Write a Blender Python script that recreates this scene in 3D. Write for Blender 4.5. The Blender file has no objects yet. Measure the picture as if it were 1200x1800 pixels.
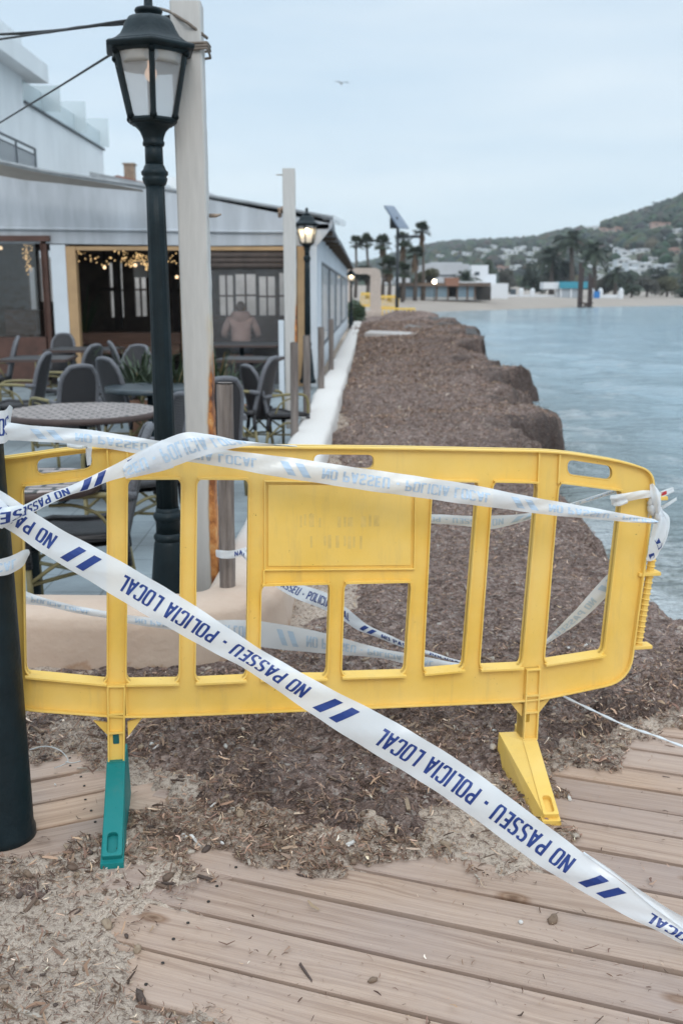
import bpy, bmesh, math, random
import numpy as np
from mathutils import Vector, Matrix, noise as mn
from mathutils.geometry import tessellate_polygon

R = math.radians
scene = bpy.context.scene
COL = scene.collection

# ------------------------------------------------------------------ camera
PITCH = R(12.4)
EYE = Vector((0, 0, 1.5))
FPX = 1750.0                     # 35 mm lens on a 1200 x 1800 px frame
cam_data = bpy.data.cameras.new('camera')
cam_data.sensor_fit = 'VERTICAL'
cam_data.sensor_height = 36.0
cam_data.sensor_width = 24.0
cam_data.lens = 35.0
cam_data.clip_start = 0.05
cam_data.clip_end = 6000
cam_data.dof.use_dof = True
cam_data.dof.focus_distance = 2.55
cam_data.dof.aperture_fstop = 4.5
cam = bpy.data.objects.new('camera', cam_data)
COL.objects.link(cam)
cam.location = EYE
cam.rotation_euler = (R(90) - PITCH, 0, 0)
scene.camera = cam

# ------------------------------------------------------------------ sky, sun, exposure
SUN_EL, SUN_AZ = R(38), R(168)
world = bpy.data.worlds.new('World')
scene.world = world
world.use_nodes = True
wt = world.node_tree
wt.nodes.clear()
def wn(kind, **kw):
    n = wt.nodes.new(kind)
    for k, v in kw.items():
        setattr(n, k, v)
    return n
w_out = wn('ShaderNodeOutputWorld')
w_bg = wn('ShaderNodeBackground')
w_bg.inputs['Strength'].default_value = 0.1
w_sky = wn('ShaderNodeTexSky', sky_type='NISHITA')
w_sky.sun_disc = False
w_sky.sun_elevation = SUN_EL
w_sky.sun_rotation = SUN_AZ
w_tc = wn('ShaderNodeTexCoord')
w_sep = wn('ShaderNodeSeparateXYZ')
wt.links.new(w_tc.outputs['Generated'], w_sep.inputs[0])
# overcast: flat layered cloud, stretched sideways, brighter towards the zenith
w_map = wn('ShaderNodeMapping')
w_map.inputs['Scale'].default_value = (1.2, 1.2, 7.0)
w_map.inputs['Rotation'].default_value = (0.05, 0.06, 0)
wt.links.new(w_tc.outputs['Generated'], w_map.inputs[0])
w_no = wn('ShaderNodeTexNoise')
w_no.inputs['Scale'].default_value = 2.2
w_no.inputs['Detail'].default_value = 6
w_no.inputs['Roughness'].default_value = 0.5
wt.links.new(w_map.outputs[0], w_no.inputs['Vector'])
w_cr = wn('ShaderNodeValToRGB')
w_cr.color_ramp.elements[0].position = 0.36
w_cr.color_ramp.elements[0].color = (4.8, 5.9, 6.85, 1)
w_cr.color_ramp.elements[1].position = 0.66
w_cr.color_ramp.elements[1].color = (6.1, 6.85, 7.4, 1)
wt.links.new(w_no.outputs['Fac'], w_cr.inputs['Fac'])
w_el = wn('ShaderNodeMapRange')
w_el.inputs['From Min'].default_value = 0.3
w_el.inputs['From Max'].default_value = 1.0
w_el.inputs['To Min'].default_value = 1.0
w_el.inputs['To Max'].default_value = 2.5
w_el.interpolation_type = 'SMOOTHSTEP'
wt.links.new(w_sep.outputs['Z'], w_el.inputs['Value'])
w_mul = wn('ShaderNodeVectorMath', operation='SCALE')
wt.links.new(w_cr.outputs['Color'], w_mul.inputs[0])
wt.links.new(w_el.outputs[0], w_mul.inputs['Scale'])
w_mix = wn('ShaderNodeMix', data_type='RGBA')
w_mix.inputs['Factor'].default_value = 0.86
wt.links.new(w_sky.outputs['Color'], w_mix.inputs['A'])
wt.links.new(w_mul.outputs[0], w_mix.inputs['B'])
wt.links.new(w_mix.outputs['Result'], w_bg.inputs['Color'])
wt.links.new(w_bg.outputs[0], w_out.inputs[0])

sun_d = bpy.data.lights.new('sun', 'SUN')
sun_d.energy = 0.7
sun_d.angle = R(25)
sun_d.color = (1.0, 0.96, 0.9)
sun = bpy.data.objects.new('sun', sun_d)
COL.objects.link(sun)
sun.location = (-10, -20, 30)
_sd = Vector((math.sin(SUN_AZ) * math.cos(SUN_EL), math.cos(SUN_AZ) * math.cos(SUN_EL), math.sin(SUN_EL)))
sun.rotation_euler = _sd.to_track_quat('Z', 'Y').to_euler()

scene.view_settings.view_transform = 'Standard'
scene.view_settings.look = 'None'
scene.view_settings.exposure = 0.44
scene.view_settings.gamma = 1.0
scene.cycles.max_bounces = 7
scene.cycles.diffuse_bounces = 3
scene.cycles.glossy_bounces = 3
scene.cycles.transmission_bounces = 4
scene.cycles.transparent_max_bounces = 12
scene.cycles.volume_bounces = 2
scene.cycles.caustics_reflective = False
scene.cycles.caustics_refractive = False

# ------------------------------------------------------------------ surveying: photo point -> place at a known distance
CP, SP = math.cos(PITCH), math.sin(PITCH)
def ray(px, py):
    a = (px - 600) / FPX
    b = (900 - py) / FPX
    return Vector((a, CP + b * SP, -SP + b * CP))
def aty(px, py, Y):
    r = ray(px, py)
    return EYE + r * (Y / r.y)
def atz(px, py, z=0.0):
    r = ray(px, py)
    return EYE + r * ((z - EYE.z) / r.z)
def tan_down(py):
    r = ray(600, py)
    return -r.z / r.y

# ------------------------------------------------------------------ mesh builder
class MB:
    def __init__(self):
        self.v = []; self.f = []; self.m = []; self.s = []
    def add(self, vs, fs, mi=0, smooth=False):
        b = len(self.v)
        self.v.extend([tuple(x) for x in vs])
        for f in fs:
            self.f.append([b + i for i in f]); self.m.append(mi); self.s.append(smooth)
    def box(self, lo, hi, mi=0, mat=None):
        x0, y0, z0 = lo; x1, y1, z1 = hi
        vs = [(x0,y0,z0),(x1,y0,z0),(x1,y1,z0),(x0,y1,z0),(x0,y0,z1),(x1,y0,z1),(x1,y1,z1),(x0,y1,z1)]
        if mat is not None: vs = [mat @ Vector(q) for q in vs]
        self.add(vs, [(0,3,2,1),(4,5,6,7),(0,1,5,4),(1,2,6,5),(2,3,7,6),(3,0,4,7)], mi)
    def bbox(self, lo, hi, bev=0.01, mi=0, mat=None):
        """box with chamfered long edges"""
        bm = bmesh.new()
        bmesh.ops.create_cube(bm, size=1)
        for v in bm.verts:
            v.co = Vector([lo[i] + (v.co[i] + 0.5) * (hi[i] - lo[i]) for i in range(3)])
        bmesh.ops.bevel(bm, geom=list(bm.edges), offset=bev, segments=2, affect='EDGES', profile=0.6)
        bm.verts.ensure_lookup_table()
        vs = [v.co.copy() for v in bm.verts]
        if mat is not None: vs = [mat @ q for q in vs]
        self.add(vs, [[v.index for v in f.verts] for f in bm.faces], mi)
        bm.free()
    def tube(self, pts, rad, n=8, mi=0, smooth=True, cap=True, flat=1.0, closed=False):
        pts = [Vector(p) for p in pts]
        k = len(pts)
        rs = rad if isinstance(rad, (list, tuple)) else [rad] * k
        vs = []; prev = None
        for i, p in enumerate(pts):
            if closed:
                d = pts[(i + 1) % k] - pts[i - 1]
            else:
                d = (pts[min(i + 1, k - 1)] - pts[max(i - 1, 0)])
            if d.length < 1e-9: d = Vector((0, 0, 1))
            d.normalize()
            if prev is None:
                ref = Vector((0, 0, 1)) if abs(d.z) < 0.9 else Vector((1, 0, 0))
                a = d.cross(ref).normalized()
            else:
                a = (prev - d * prev.dot(d))
                a = a.normalized() if a.length > 1e-6 else d.orthogonal().normalized()
            prev = a
            b = d.cross(a)
            for j in range(n):
                t = 2 * math.pi * j / n
                vs.append(p + a * (math.cos(t) * rs[i]) + b * (math.sin(t) * rs[i] * flat))
        fs = []
        rng = k if closed else k - 1
        for i in range(rng):
            i2 = (i + 1) % k
            for j in range(n):
                fs.append((i*n+j, i*n+(j+1)%n, i2*n+(j+1)%n, i2*n+j))
        self.add(vs, fs, mi, smooth)
        if cap and not closed:
            b = len(self.v) - k * n
            self.f.append([b + j for j in range(n)][::-1]); self.m.append(mi); self.s.append(False)
            self.f.append([b + (k-1)*n + j for j in range(n)]); self.m.append(mi); self.s.append(False)
    def lathe(self, prof, n=24, c=(0,0,0), mi=0, smooth=True, cap=True, rmod=None, phase=0.0):
        vs = []
        for (r, z) in prof:
            for j in range(n):
                t = 2*math.pi*j/n + phase
                rr = r * (rmod(t, z) if rmod else 1)
                vs.append((c[0] + rr*math.cos(t), c[1] + rr*math.sin(t), c[2] + z))
        fs = []
        for i in range(len(prof)-1):
            for j in range(n):
                fs.append((i*n+j, i*n+(j+1)%n, (i+1)*n+(j+1)%n, (i+1)*n+j))
        self.add(vs, fs, mi, smooth)
        if cap:
            b = len(self.v) - len(prof)*n
            self.f.append([b+j for j in range(n)][::-1]); self.m.append(mi); self.s.append(False)
            self.f.append([b+(len(prof)-1)*n+j for j in range(n)]); self.m.append(mi); self.s.append(False)
    def prism(self, poly, vec, mi=0):
        """planar polygon of 3-D points, extruded by vec"""
        poly = [Vector(p) for p in poly]; vec = Vector(vec)
        n = len(poly)
        tris = tessellate_polygon([poly])
        vs = poly + [p + vec for p in poly]
        fs = [tuple(t) for t in tris] + [tuple(n + i for i in reversed(t)) for t in tris]
        fs += [(i, (i+1) % n, n + (i+1) % n, n + i) for i in range(n)]
        self.add(vs, fs, mi)
    def grid(self, rows, mi=0, smooth=True, closed=False):
        k = len(rows); n = len(rows[0])
        vs = [q for r in rows for q in r]
        fs = []
        for i in range(k-1):
            for j in range(n if closed else n-1):
                fs.append((i*n+j, i*n+(j+1)%n, (i+1)*n+(j+1)%n, (i+1)*n+j))
        self.add(vs, fs, mi, smooth)
    def ball(self, c, r, n=10, m=7, mi=0, sc=(1,1,1)):
        prof = [(math.sin(math.pi*i/(m-1))*r if 0 < i < m-1 else r*0.02, -math.cos(math.pi*i/(m-1))*r) for i in range(m)]
        vs0 = len(self.v)
        self.lathe(prof, n, (0,0,0), mi)
        for i in range(vs0, len(self.v)):
            q = self.v[i]
            self.v[i] = (q[0]*sc[0]+c[0], q[1]*sc[1]+c[1], q[2]*sc[2]+c[2])
    def build(self, name, mats, parent=None, world=False, fix=True):
        me = bpy.data.meshes.new(name)
        vs = self.v
        if parent is not None and world:
            W = parent.matrix_basis.copy(); q_ = parent.parent
            while q_ is not None: W = q_.matrix_basis @ W; q_ = q_.parent
            inv = W.inverted()
            vs = [tuple(inv @ Vector(q)) for q in vs]
        me.from_pydata(vs, [], self.f)
        me.polygons.foreach_set('material_index', self.m)
        me.polygons.foreach_set('use_smooth', self.s)
        if not isinstance(mats, (list, tuple)): mats = [mats]
        for q in mats: me.materials.append(q)
        me.update()
        if fix:
            bm = bmesh.new(); bm.from_mesh(me)
            bmesh.ops.recalc_face_normals(bm, faces=bm.faces)
            bm.to_mesh(me); bm.free()
        o = bpy.data.objects.new(name, me)
        COL.objects.link(o)
        if parent is not None: o.parent = parent
        return o

def tag(o, label=None, cat=None, group=None, kind=None):
    if label: o['label'] = label
    if cat: o['category'] = cat
    if group: o['group'] = group
    if kind: o['kind'] = kind
    return o
def thing(name, label, cat, loc=(0,0,0), rotz=0.0, group=None):
    o = bpy.data.objects.new(name, None)
    o.empty_display_size = 0.1
    COL.objects.link(o)
    o.location = loc; o.rotation_euler = (0, 0, rotz)
    o.matrix_basis = Matrix.Translation(Vector(loc)) @ Matrix.Rotation(rotz, 4, 'Z')
    return tag(o, label, cat, group)
def copy_tree(o, parent=None):
    kids = [c for c in COL.objects if c.parent == o]
    c = o.copy(); COL.objects.link(c)
    if parent is not None: c.parent = parent
    for k in kids: copy_tree(k, c)
    return c
def smoothstep(a, b, x):
    t = np.clip((x - a) / (b - a), 0, 1)
    return t * t * (3 - 2 * t)
def lerp(a, b, t): return a + (b - a) * t
def spline(pts, n):
    """Catmull-Rom through a list of float tuples -> n samples"""
    P = [np.array(p, float) for p in pts]
    P = [2*P[0]-P[1]] + P + [2*P[-1]-P[-2]]
    out = []
    segs = len(P) - 3
    for i in range(n):
        u = i / (n - 1) * segs
        k = min(int(u), segs - 1); t = u - k
        a, b, c, d = P[k:k+4]
        out.append(0.5*((2*b)+(-a+c)*t+(2*a-5*b+4*c-d)*t*t+(-a+3*b-3*c+d)*t**3))
    return out

# ------------------------------------------------------------------ materials
def new_mat(name):
    m = bpy.data.materials.new(name); m.use_nodes = True
    return m, m.node_tree, m.node_tree.nodes['Principled BSDF']
def mat(name, col, rough=0.6, metal=0.0, vary=0.25, scale=6.0, bump=0.0, bscale=40.0, col2=None, spec=0.5, stretch=None, thr=(0.35, 0.68)):
    """weathered surface: two tones mixed by noise, with optional bump"""
    m, nt, p = new_mat(name)
    c1 = tuple(col) + (1,)
    c2 = tuple(col2) + (1,) if col2 else tuple(x * (1 - vary) for x in col) + (1,)
    tc = nt.nodes.new('ShaderNodeTexCoord')
    vec = tc.outputs['Object']
    if stretch:
        mp = nt.nodes.new('ShaderNodeMapping'); mp.inputs['Scale'].default_value = stretch
        nt.links.new(vec, mp.inputs[0]); vec = mp.outputs[0]
    n = nt.nodes.new('ShaderNodeTexNoise')
    n.inputs['Scale'].default_value = scale; n.inputs['Detail'].default_value = 7; n.inputs['Roughness'].default_value = 0.62
    nt.links.new(vec, n.inputs['Vector'])
    cr = nt.nodes.new('ShaderNodeValToRGB')
    cr.color_ramp.elements[0].position = thr[0]; cr.color_ramp.elements[0].color = c2
    cr.color_ramp.elements[1].position = thr[1]; cr.color_ramp.elements[1].color = c1
    nt.links.new(n.outputs['Fac'], cr.inputs['Fac'])
    nt.links.new(cr.outputs['Color'], p.inputs['Base Color'])
    p.inputs['Roughness'].default_value = rough
    p.inputs['Metallic'].default_value = metal
    p.inputs['Specular IOR Level'].default_value = spec
    if bump:
        n2 = nt.nodes.new('ShaderNodeTexNoise'); n2.inputs['Scale'].default_value = bscale; n2.inputs['Detail'].default_value = 5
        nt.links.new(vec, n2.inputs['Vector'])
        b = nt.nodes.new('ShaderNodeBump'); b.inputs['Strength'].default_value = bump; b.inputs['Distance'].default_value = 0.02
        nt.links.new(n2.outputs['Fac'], b.inputs['Height'])
        nt.links.new(b.outputs['Normal'], p.inputs['Normal'])
    return m
def emit_mat(name, col, strength):
    m, nt, p = new_mat(name)
    p.inputs['Base Color'].default_value = tuple(col) + (1,)
    p.inputs['Emission Color'].default_value = tuple(col) + (1,)
    p.inputs['Emission Strength'].default_value = strength
    return m
def sheer_mat(name, col, clear=0.6, gloss=0.12, rough=0.15, transl=0.0):
    """thin clear or milky sheet: see-through share, diffuse share, a little gloss"""
    m, nt, p = new_mat(name)
    nt.nodes.remove(p)
    out = nt.nodes['Material Output']
    tr = nt.nodes.new('ShaderNodeBsdfTransparent')
    di = nt.nodes.new('ShaderNodeBsdfDiffuse'); di.inputs['Color'].default_value = tuple(col) + (1,)
    body = di
    if transl:
        tl = nt.nodes.new('ShaderNodeBsdfTranslucent'); tl.inputs['Color'].default_value = tuple(col) + (1,)
        mx0 = nt.nodes.new('ShaderNodeMixShader'); mx0.inputs[0].default_value = transl
        nt.links.new(di.outputs[0], mx0.inputs[1]); nt.links.new(tl.outputs[0], mx0.inputs[2]); body = mx0
    mx = nt.nodes.new('ShaderNodeMixShader'); mx.inputs[0].default_value = clear
    nt.links.new(body.outputs[0], mx.inputs[1]); nt.links.new(tr.outputs[0], mx.inputs[2])
    gl = nt.nodes.new('ShaderNodeBsdfGlossy'); gl.inputs['Roughness'].default_value = rough
    tcg = nt.nodes.new('ShaderNodeTexCoord')
    ng = nt.nodes.new('ShaderNodeTexNoise'); ng.inputs['Scale'].default_value = 9.0; ng.inputs['Detail'].default_value = 3
    nt.links.new(tcg.outputs['Object'], ng.inputs['Vector'])
    bg = nt.nodes.new('ShaderNodeBump'); bg.inputs['Strength'].default_value = 0.25; bg.inputs['Distance'].default_value = 0.02
    nt.links.new(ng.outputs['Fac'], bg.inputs['Height'])
    nt.links.new(bg.outputs['Normal'], gl.inputs['Normal'])
    mx2 = nt.nodes.new('ShaderNodeMixShader'); mx2.inputs[0].default_value = gloss
    nt.links.new(mx.outputs[0], mx2.inputs[1]); nt.links.new(gl.outputs[0], mx2.inputs[2])
    nt.links.new(mx2.outputs[0], out.inputs['Surface'])
    return m
def attr_mat(name, attr, rough=0.8, mul=1.0):
    m, nt, p = new_mat(name)
    a = nt.nodes.new('ShaderNodeAttribute'); a.attribute_name = attr
    nt.links.new(a.outputs['Color'], p.inputs['Base Color'])
    p.inputs['Roughness'].default_value = rough
    p.inputs['Specular IOR Level'].default_value = 0.3
    return m
# ================================================================== GROUND, SEA, BANK
SEA_Z = -0.25
def poly_world(pts):
    return [(q.x, q.y) for q in (atz(x, y, 0) for x, y in pts)]
BOARDS_SHOW = [poly_world([(270,1488),(400,1505),(520,1512),(600,1520),(700,1513),(800,1516),(860,1543),(925,1530),(962,1480),(958,1400),(972,1360),
                           (1070,1337),(1158,1292),(1230,1272),(1700,1240),(2300,1500),(2300,2300),(600,2300),(420,1840),(215,1745),(215,1655),(285,1592),(400,1548),(330,1512)]),
               poly_world([(40,1342),(120,1330),(190,1345),(250,1372),(300,1392),(312,1420),(240,1455),(180,1478),(100,1497),(0,1522),(-160,1545),(-160,1345)])]
def sd_poly(x, y, poly):
    """signed distance, positive inside (vectorised)"""
    d = np.full(x.shape, 1e9); inside = np.zeros(x.shape, bool)
    n = len(poly)
    for i in range(n):
        x0, y0 = poly[i]; x1, y1 = poly[(i+1) % n]
        ex, ey = x1-x0, y1-y0
        t = np.clip(((x-x0)*ex+(y-y0)*ey)/(ex*ex+ey*ey+1e-12), 0, 1)
        d = np.minimum(d, np.hypot(x-x0-t*ex, y-y0-t*ey))
        c = ((y0 > y) != (y1 > y)) & (x < (x1-x0)*(y-y0)/(y1-y0+1e-12)+x0)
        inside ^= c
    return np.where(inside, d, -d)
# value noise, vectorised
_rng = np.random.default_rng(7)
_NT = _rng.random((256, 256))
def vnoise(x, y):
    xi = np.floor(x).astype(int); yi = np.floor(y).astype(int)
    fx = x - xi; fy = y - yi
    fx = fx*fx*(3-2*fx); fy = fy*fy*(3-2*fy)
    a = _NT[xi % 256, yi % 256]; b = _NT[(xi+1) % 256, yi % 256]
    c = _NT[xi % 256, (yi+1) % 256]; d = _NT[(xi+1) % 256, (yi+1) % 256]
    return (a*(1-fx)+b*fx)*(1-fy)+(c*(1-fx)+d*fx)*fy - 0.5
def fbm(x, y, f, oct=4, g=0.5):
    s = 0; a = 1.0
    for i in range(oct):
        s = s + a*vnoise(x*f+17.3*i, y*f-9.1*i); f *= 2.03; a *= g
    return s
def exposure(x, y):
    e = np.maximum(sd_poly(x, y, BOARDS_SHOW[0]), sd_poly(x, y, BOARDS_SHOW[1]))
    return e + fbm(x, y, 9, 4, 0.6) * 0.10
SHORE_Y = [-5, 3.0, 4.4, 5.0, 5.7, 9.2, 11.6, 14, 17, 22, 27, 35, 45, 55, 62, 70, 97, 130, 155, 165, 200]
SHORE_X = [4.5, 2.6, 1.95, 1.8, 1.85, 1.95, 2.35, 2.5, 2.85, 3.15, 3.3, 4.0, 4.2, 3.4, 4.0, 5.0, 8.0, 30, 55, 100, 400]
def shore_x(y):
    return np.interp(y, SHORE_Y, SHORE_X)
def bank_edge(x, y):
    return shore_x(y) + fbm(x*0+3.1, y, 0.9, 3) * np.interp(y, [6, 9, 12, 40], [0.1, 0.35, 0.6, 1.7]) + fbm(x, y, 4, 3) * 0.22
def bank_z(x, y):
    top = np.interp(y, [2.2, 2.75, 3.3, 4.0, 5.0, 7, 10, 15, 30, 60], [-0.06, -0.004, 0.045, 0.06, 0.08, 0.15, 0.22, 0.27, 0.27, 0.2])
    wx = -0.25 + (y - 4.3) * 0.0272
    top = top - np.exp(-np.maximum(0, x - wx) / 0.45) * np.interp(y, [3.2, 4.5, 8, 20, 45], [0.0, 0.10, 0.22, 0.24, 0.1])
    top = top + fbm(x, y, 0.5, 3) * np.interp(y, [2, 4, 10], [0.03, 0.10, 0.16]) + fbm(x, y, 5, 4, 0.6) * 0.045 + fbm(x, y, 34, 2) * 0.012
    xe = bank_edge(x, y)
    _ = (fbm(x*0+3.1, y, 0.9, 3) * np.interp(y, [6, 9, 12, 40], [0.1, 0.35, 0.6, 1.7]) + fbm(x, y, 4, 3) * 0.22) if False else None
    steep = np.interp(y, [5.0, 8.0, 10.5], [0.5, 0.4, 0.20])
    fall = smoothstep(0, 1, (xe - x) / steep)
    top = top + (fbm(x, y, 11, 3, 0.65)*0.05 + fbm(x, y, 2.6, 2)*0.05) * smoothstep(3.9, 3.3, y)
    top = np.where(y < 3.6, top - 0.12*smoothstep(-0.12, 0.02, exposure(x, y)), top)
    low = np.interp(y, [4.5, 7, 9], [-0.40, -0.45, -0.6])
    top = top + fbm(x, y, 1.0, 3)*0.34*np.exp(-np.maximum(0, xe - x)/0.9)*np.interp(y, [7, 11], [0, 1])
    # a soft lip along the cut edge
    lip = np.exp(-((xe - x - 0.5) / 0.4) ** 2) * np.interp(y, [8, 11, 40], [0, 0.10, 0.14])
    return low + (top + lip - low) * fall
def sand_z(x, y):
    e = exposure(x, y)
    cover = 0.016 + fbm(x, y, 3, 4, 0.55) * 0.03 + fbm(x, y, 30, 3, 0.6) * 0.010
    z = cover + (-0.014 - 0.05*smoothstep(0.05, 0.22, e) - cover) * smoothstep(-0.03, 0.05, e)
    # down to the sea bed on the right and under the terrace on the left
    z = np.where(y > 2.2, z + (-0.6 - z) * smoothstep(0.5, -0.25, shore_x(y) - x), z)
    z = np.where(x > shore_x(y) , np.minimum(z, -0.5), z)
    z = np.where((y > 4.2) & (x < -0.35 + (y - 4.3) * 0.027), np.minimum(z, -0.6), z)
    return z
def axis(lo, f0, f1, hi, step, grow):
    mid = list(np.arange(f0, f1, step))
    up = []; q = f1; s = step
    while q < hi: up.append(q); s *= grow; q += s
    up.append(hi)
    dn = []; q = f0 - step; s = step
    while q > lo: dn.append(q); s *= grow; q -= s
    dn.append(lo)
    return np.array(dn[::-1] + mid + up)
def sheet(name, xs, ys, zfun, material, drop=None):
    X, Y = np.meshgrid(xs, ys)
    Z = zfun(X, Y)
    nx, ny = len(xs), len(ys)
    V = np.stack([X, Y, Z], -1).reshape(-1, 3)
    i = np.arange(ny-1)[:, None]*nx + np.arange(nx-1)[None, :]
    Fq = np.stack([i, i+1, i+nx+1, i+nx], -1).reshape(-1, 4)
    if drop is not None:
        keep = ~drop(X, Y, Z).reshape(-1)[Fq].all(axis=1)
        Fq = Fq[keep]
    me = bpy.data.meshes.new(name)
    me.vertices.add(len(V)); me.vertices.foreach_set('co', V.ravel())
    me.loops.add(Fq.size); me.loops.foreach_set('vertex_index', Fq.ravel())
    me.polygons.add(len(Fq)); me.polygons.foreach_set('loop_start', np.arange(0, Fq.size, 4))
    me.polygons.foreach_set('use_smooth', np.ones(len(Fq), bool))
    me.materials.append(material)
    me.update(calc_edges=True); me.validate()
    o = bpy.data.objects.new(name, me); COL.objects.link(o)
    return o

# --- sand
m_sand, nt, p = new_mat('sand')
tc = nt.nodes.new('ShaderNodeTexCoord')
def noise_node(nt, vec, sc, det=5, ro=0.6):
    n = nt.nodes.new('ShaderNodeTexNoise'); n.inputs['Scale'].default_value = sc
    n.inputs['Detail'].default_value = det; n.inputs['Roughness'].default_value = ro
    nt.links.new(vec, n.inputs['Vector']); return n
def ramp_node(nt, fac, stops):
    c = nt.nodes.new('ShaderNodeValToRGB')
    el = c.color_ramp.elements
    while len(el) < len(stops): el.new(0.5)
    for e, (ps, col) in zip(el, stops):
        e.position = ps; e.color = tuple(col) + (1,) if len(col) == 3 else col
    nt.links.new(fac, c.inputs['Fac']); return c
def mix_node(nt, fac, a, b, mode='MIX'):
    m = nt.nodes.new('ShaderNodeMix'); m.data_type = 'RGBA'; m.blend_type = mode
    for s, v in (('Factor', fac), ('A', a), ('B', b)):
        if isinstance(v, (int, float)): m.inputs[s].default_value = v
        elif isinstance(v, tuple): m.inputs[s].default_value = v + (1,) if len(v) == 3 else v
        else: nt.links.new(v, m.inputs[s])
    return m
ob = tc.outputs['Object']
big = noise_node(nt, ob, 2.4, 6); grain = noise_node(nt, ob, 330, 2, 0.7); mid = noise_node(nt, ob, 60, 4, 0.7)
base = ramp_node(nt, big.outputs['Fac'], [(0.32, (0.35, 0.285, 0.235)), (0.6, (0.48, 0.395, 0.325)), (0.8, (0.52, 0.435, 0.365))])
spk = ramp_node(nt, grain.outputs['Fac'], [(0.3, (0.45, 0.42, 0.4)), (0.5, (1, 1, 1)), (0.72, (1.35, 1.33, 1.3))])
spm = ramp_node(nt, mid.outputs['Fac'], [(0.36, (0.36, 0.31, 0.29)), (0.50, (1, 1, 1)), (0.7, (1.1, 1.09, 1.08))])
c1 = mix_node(nt, 0.8, base.outputs[0], spk.outputs[0], 'MULTIPLY')
c2 = mix_node(nt, 0.9, c1.outputs['Result'], spm.outputs[0], 'MULTIPLY')
nt.links.new(c2.outputs['Result'], p.inputs['Base Color']); p.inputs['Roughness'].default_value = 0.95; p.inputs['Specular IOR Level'].default_value = 0.15
bp = nt.nodes.new('ShaderNodeBump'); bp.inputs['Strength'].default_value = 0.6; bp.inputs['Distance'].default_value = 0.008
nt.links.new(mid.outputs['Fac'], bp.inputs['Height']); nt.links.new(bp.outputs[0], p.inputs['Normal'])

xs = axis(-400, -1.9, 1.9, 400, 0.014, 1.10); ys = axis(-30, 1.2, 3.9, 70, 0.014, 1.10)
sand = sheet('sand', xs, ys, sand_z, m_sand)
tag(sand, kind='structure')
sea_bed = sheet('seabed', np.linspace(-2500, 2500, 11), np.linspace(-60, 4000, 11), lambda x, y: x*0 - 1.6, mat('sea_bed_sand', (0.3, 0.3, 0.27), 0.9))
tag(sea_bed, kind='structure')

# --- dried seagrass bank
m_bank, nt, p = new_mat('seagrass')
tc = nt.nodes.new('ShaderNodeTexCoord'); ob = tc.outputs['Object']
mp = nt.nodes.new('ShaderNodeMapping'); mp.inputs['Scale'].default_value = (1, 1, 1.4); nt.links.new(ob, mp.inputs[0]); ob = mp.outputs[0]
vo = nt.nodes.new('ShaderNodeTexVoronoi'); vo.inputs['Scale'].default_value = 75; vo.inputs['Randomness'].default_value = 1
wrp = noise_node(nt, ob, 25, 3)
wm = mix_node(nt, 0.06, ob, wrp.outputs['Color']); nt.links.new(wm.outputs['Result'], vo.inputs['Vector'])
big = noise_node(nt, ob, 0.9, 6, 0.6); med = noise_node(nt, ob, 14, 6, 0.75)
sepc = nt.nodes.new('ShaderNodeSeparateColor'); nt.links.new(vo.outputs['Color'], sepc.inputs[0])
fl = ramp_node(nt, sepc.outputs[0], [(0.0, (0.108, 0.074, 0.062)), (0.35, (0.222, 0.158, 0.135)), (0.7, (0.32, 0.236, 0.203)), (0.93, (0.37, 0.30, 0.265)), (1.0, (0.45, 0.41, 0.37))])
dk = ramp_node(nt, med.outputs['Fac'], [(0.3, (0.42, 0.4, 0.4)), (0.55, (1, 1, 1)), (0.75, (1.25, 1.22, 1.2))])
bg = ramp_node(nt, big.outputs['Fac'], [(0.3, (0.72, 0.68, 0.66)), (0.6, (1.05, 1.03, 1.02))])
c1 = mix_node(nt, 1.0, fl.outputs[0], dk.outputs[0], 'MULTIPLY'); c2 = mix_node(nt, 1.0, c1.outputs['Result'], bg.outputs[0], 'MULTIPLY')
nt.links.new(c2.outputs['Result'], p.inputs['Base Color']); p.inputs['Roughness'].default_value = 0.9; p.inputs['Specular IOR Level'].default_value = 0.2
wa = nt.nodes.new('ShaderNodeAttribute'); wa.attribute_name = 'wet'  # darkening mask: soaked sea face, plus shade painted in under the barrier
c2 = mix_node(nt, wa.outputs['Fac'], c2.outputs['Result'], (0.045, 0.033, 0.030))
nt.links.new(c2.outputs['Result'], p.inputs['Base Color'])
bp = nt.nodes.new('ShaderNodeBump'); bp.inputs['Strength'].default_value = 0.9; bp.inputs['Distance'].default_value = 0.03
hm = mix_node(nt, 0.5, vo.outputs['Distance'], med.outputs['Fac']); nt.links.new(hm.outputs['Result'], bp.inputs['Height']); nt.links.new(bp.outputs[0], p.inputs['Normal'])
def inside_terrace(x, y, pad=0.0):
    return (y > 4.15) & (x < -0.47 + (y - 4.3) * 0.0272 - pad)
xs = axis(-3.2, -0.9, 3.6, 8, 0.02, 1.07)
ys = [2.2]
while ys[-1] < 64: ys.append(ys[-1] + max(0.018, 0.0042 * ys[-1]))
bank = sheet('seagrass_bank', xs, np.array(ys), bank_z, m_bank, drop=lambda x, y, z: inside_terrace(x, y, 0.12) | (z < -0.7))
tag(bank, 'brown bank of dried seagrass piled between the low white wall and the sea', 'seaweed', kind='stuff')

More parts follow.
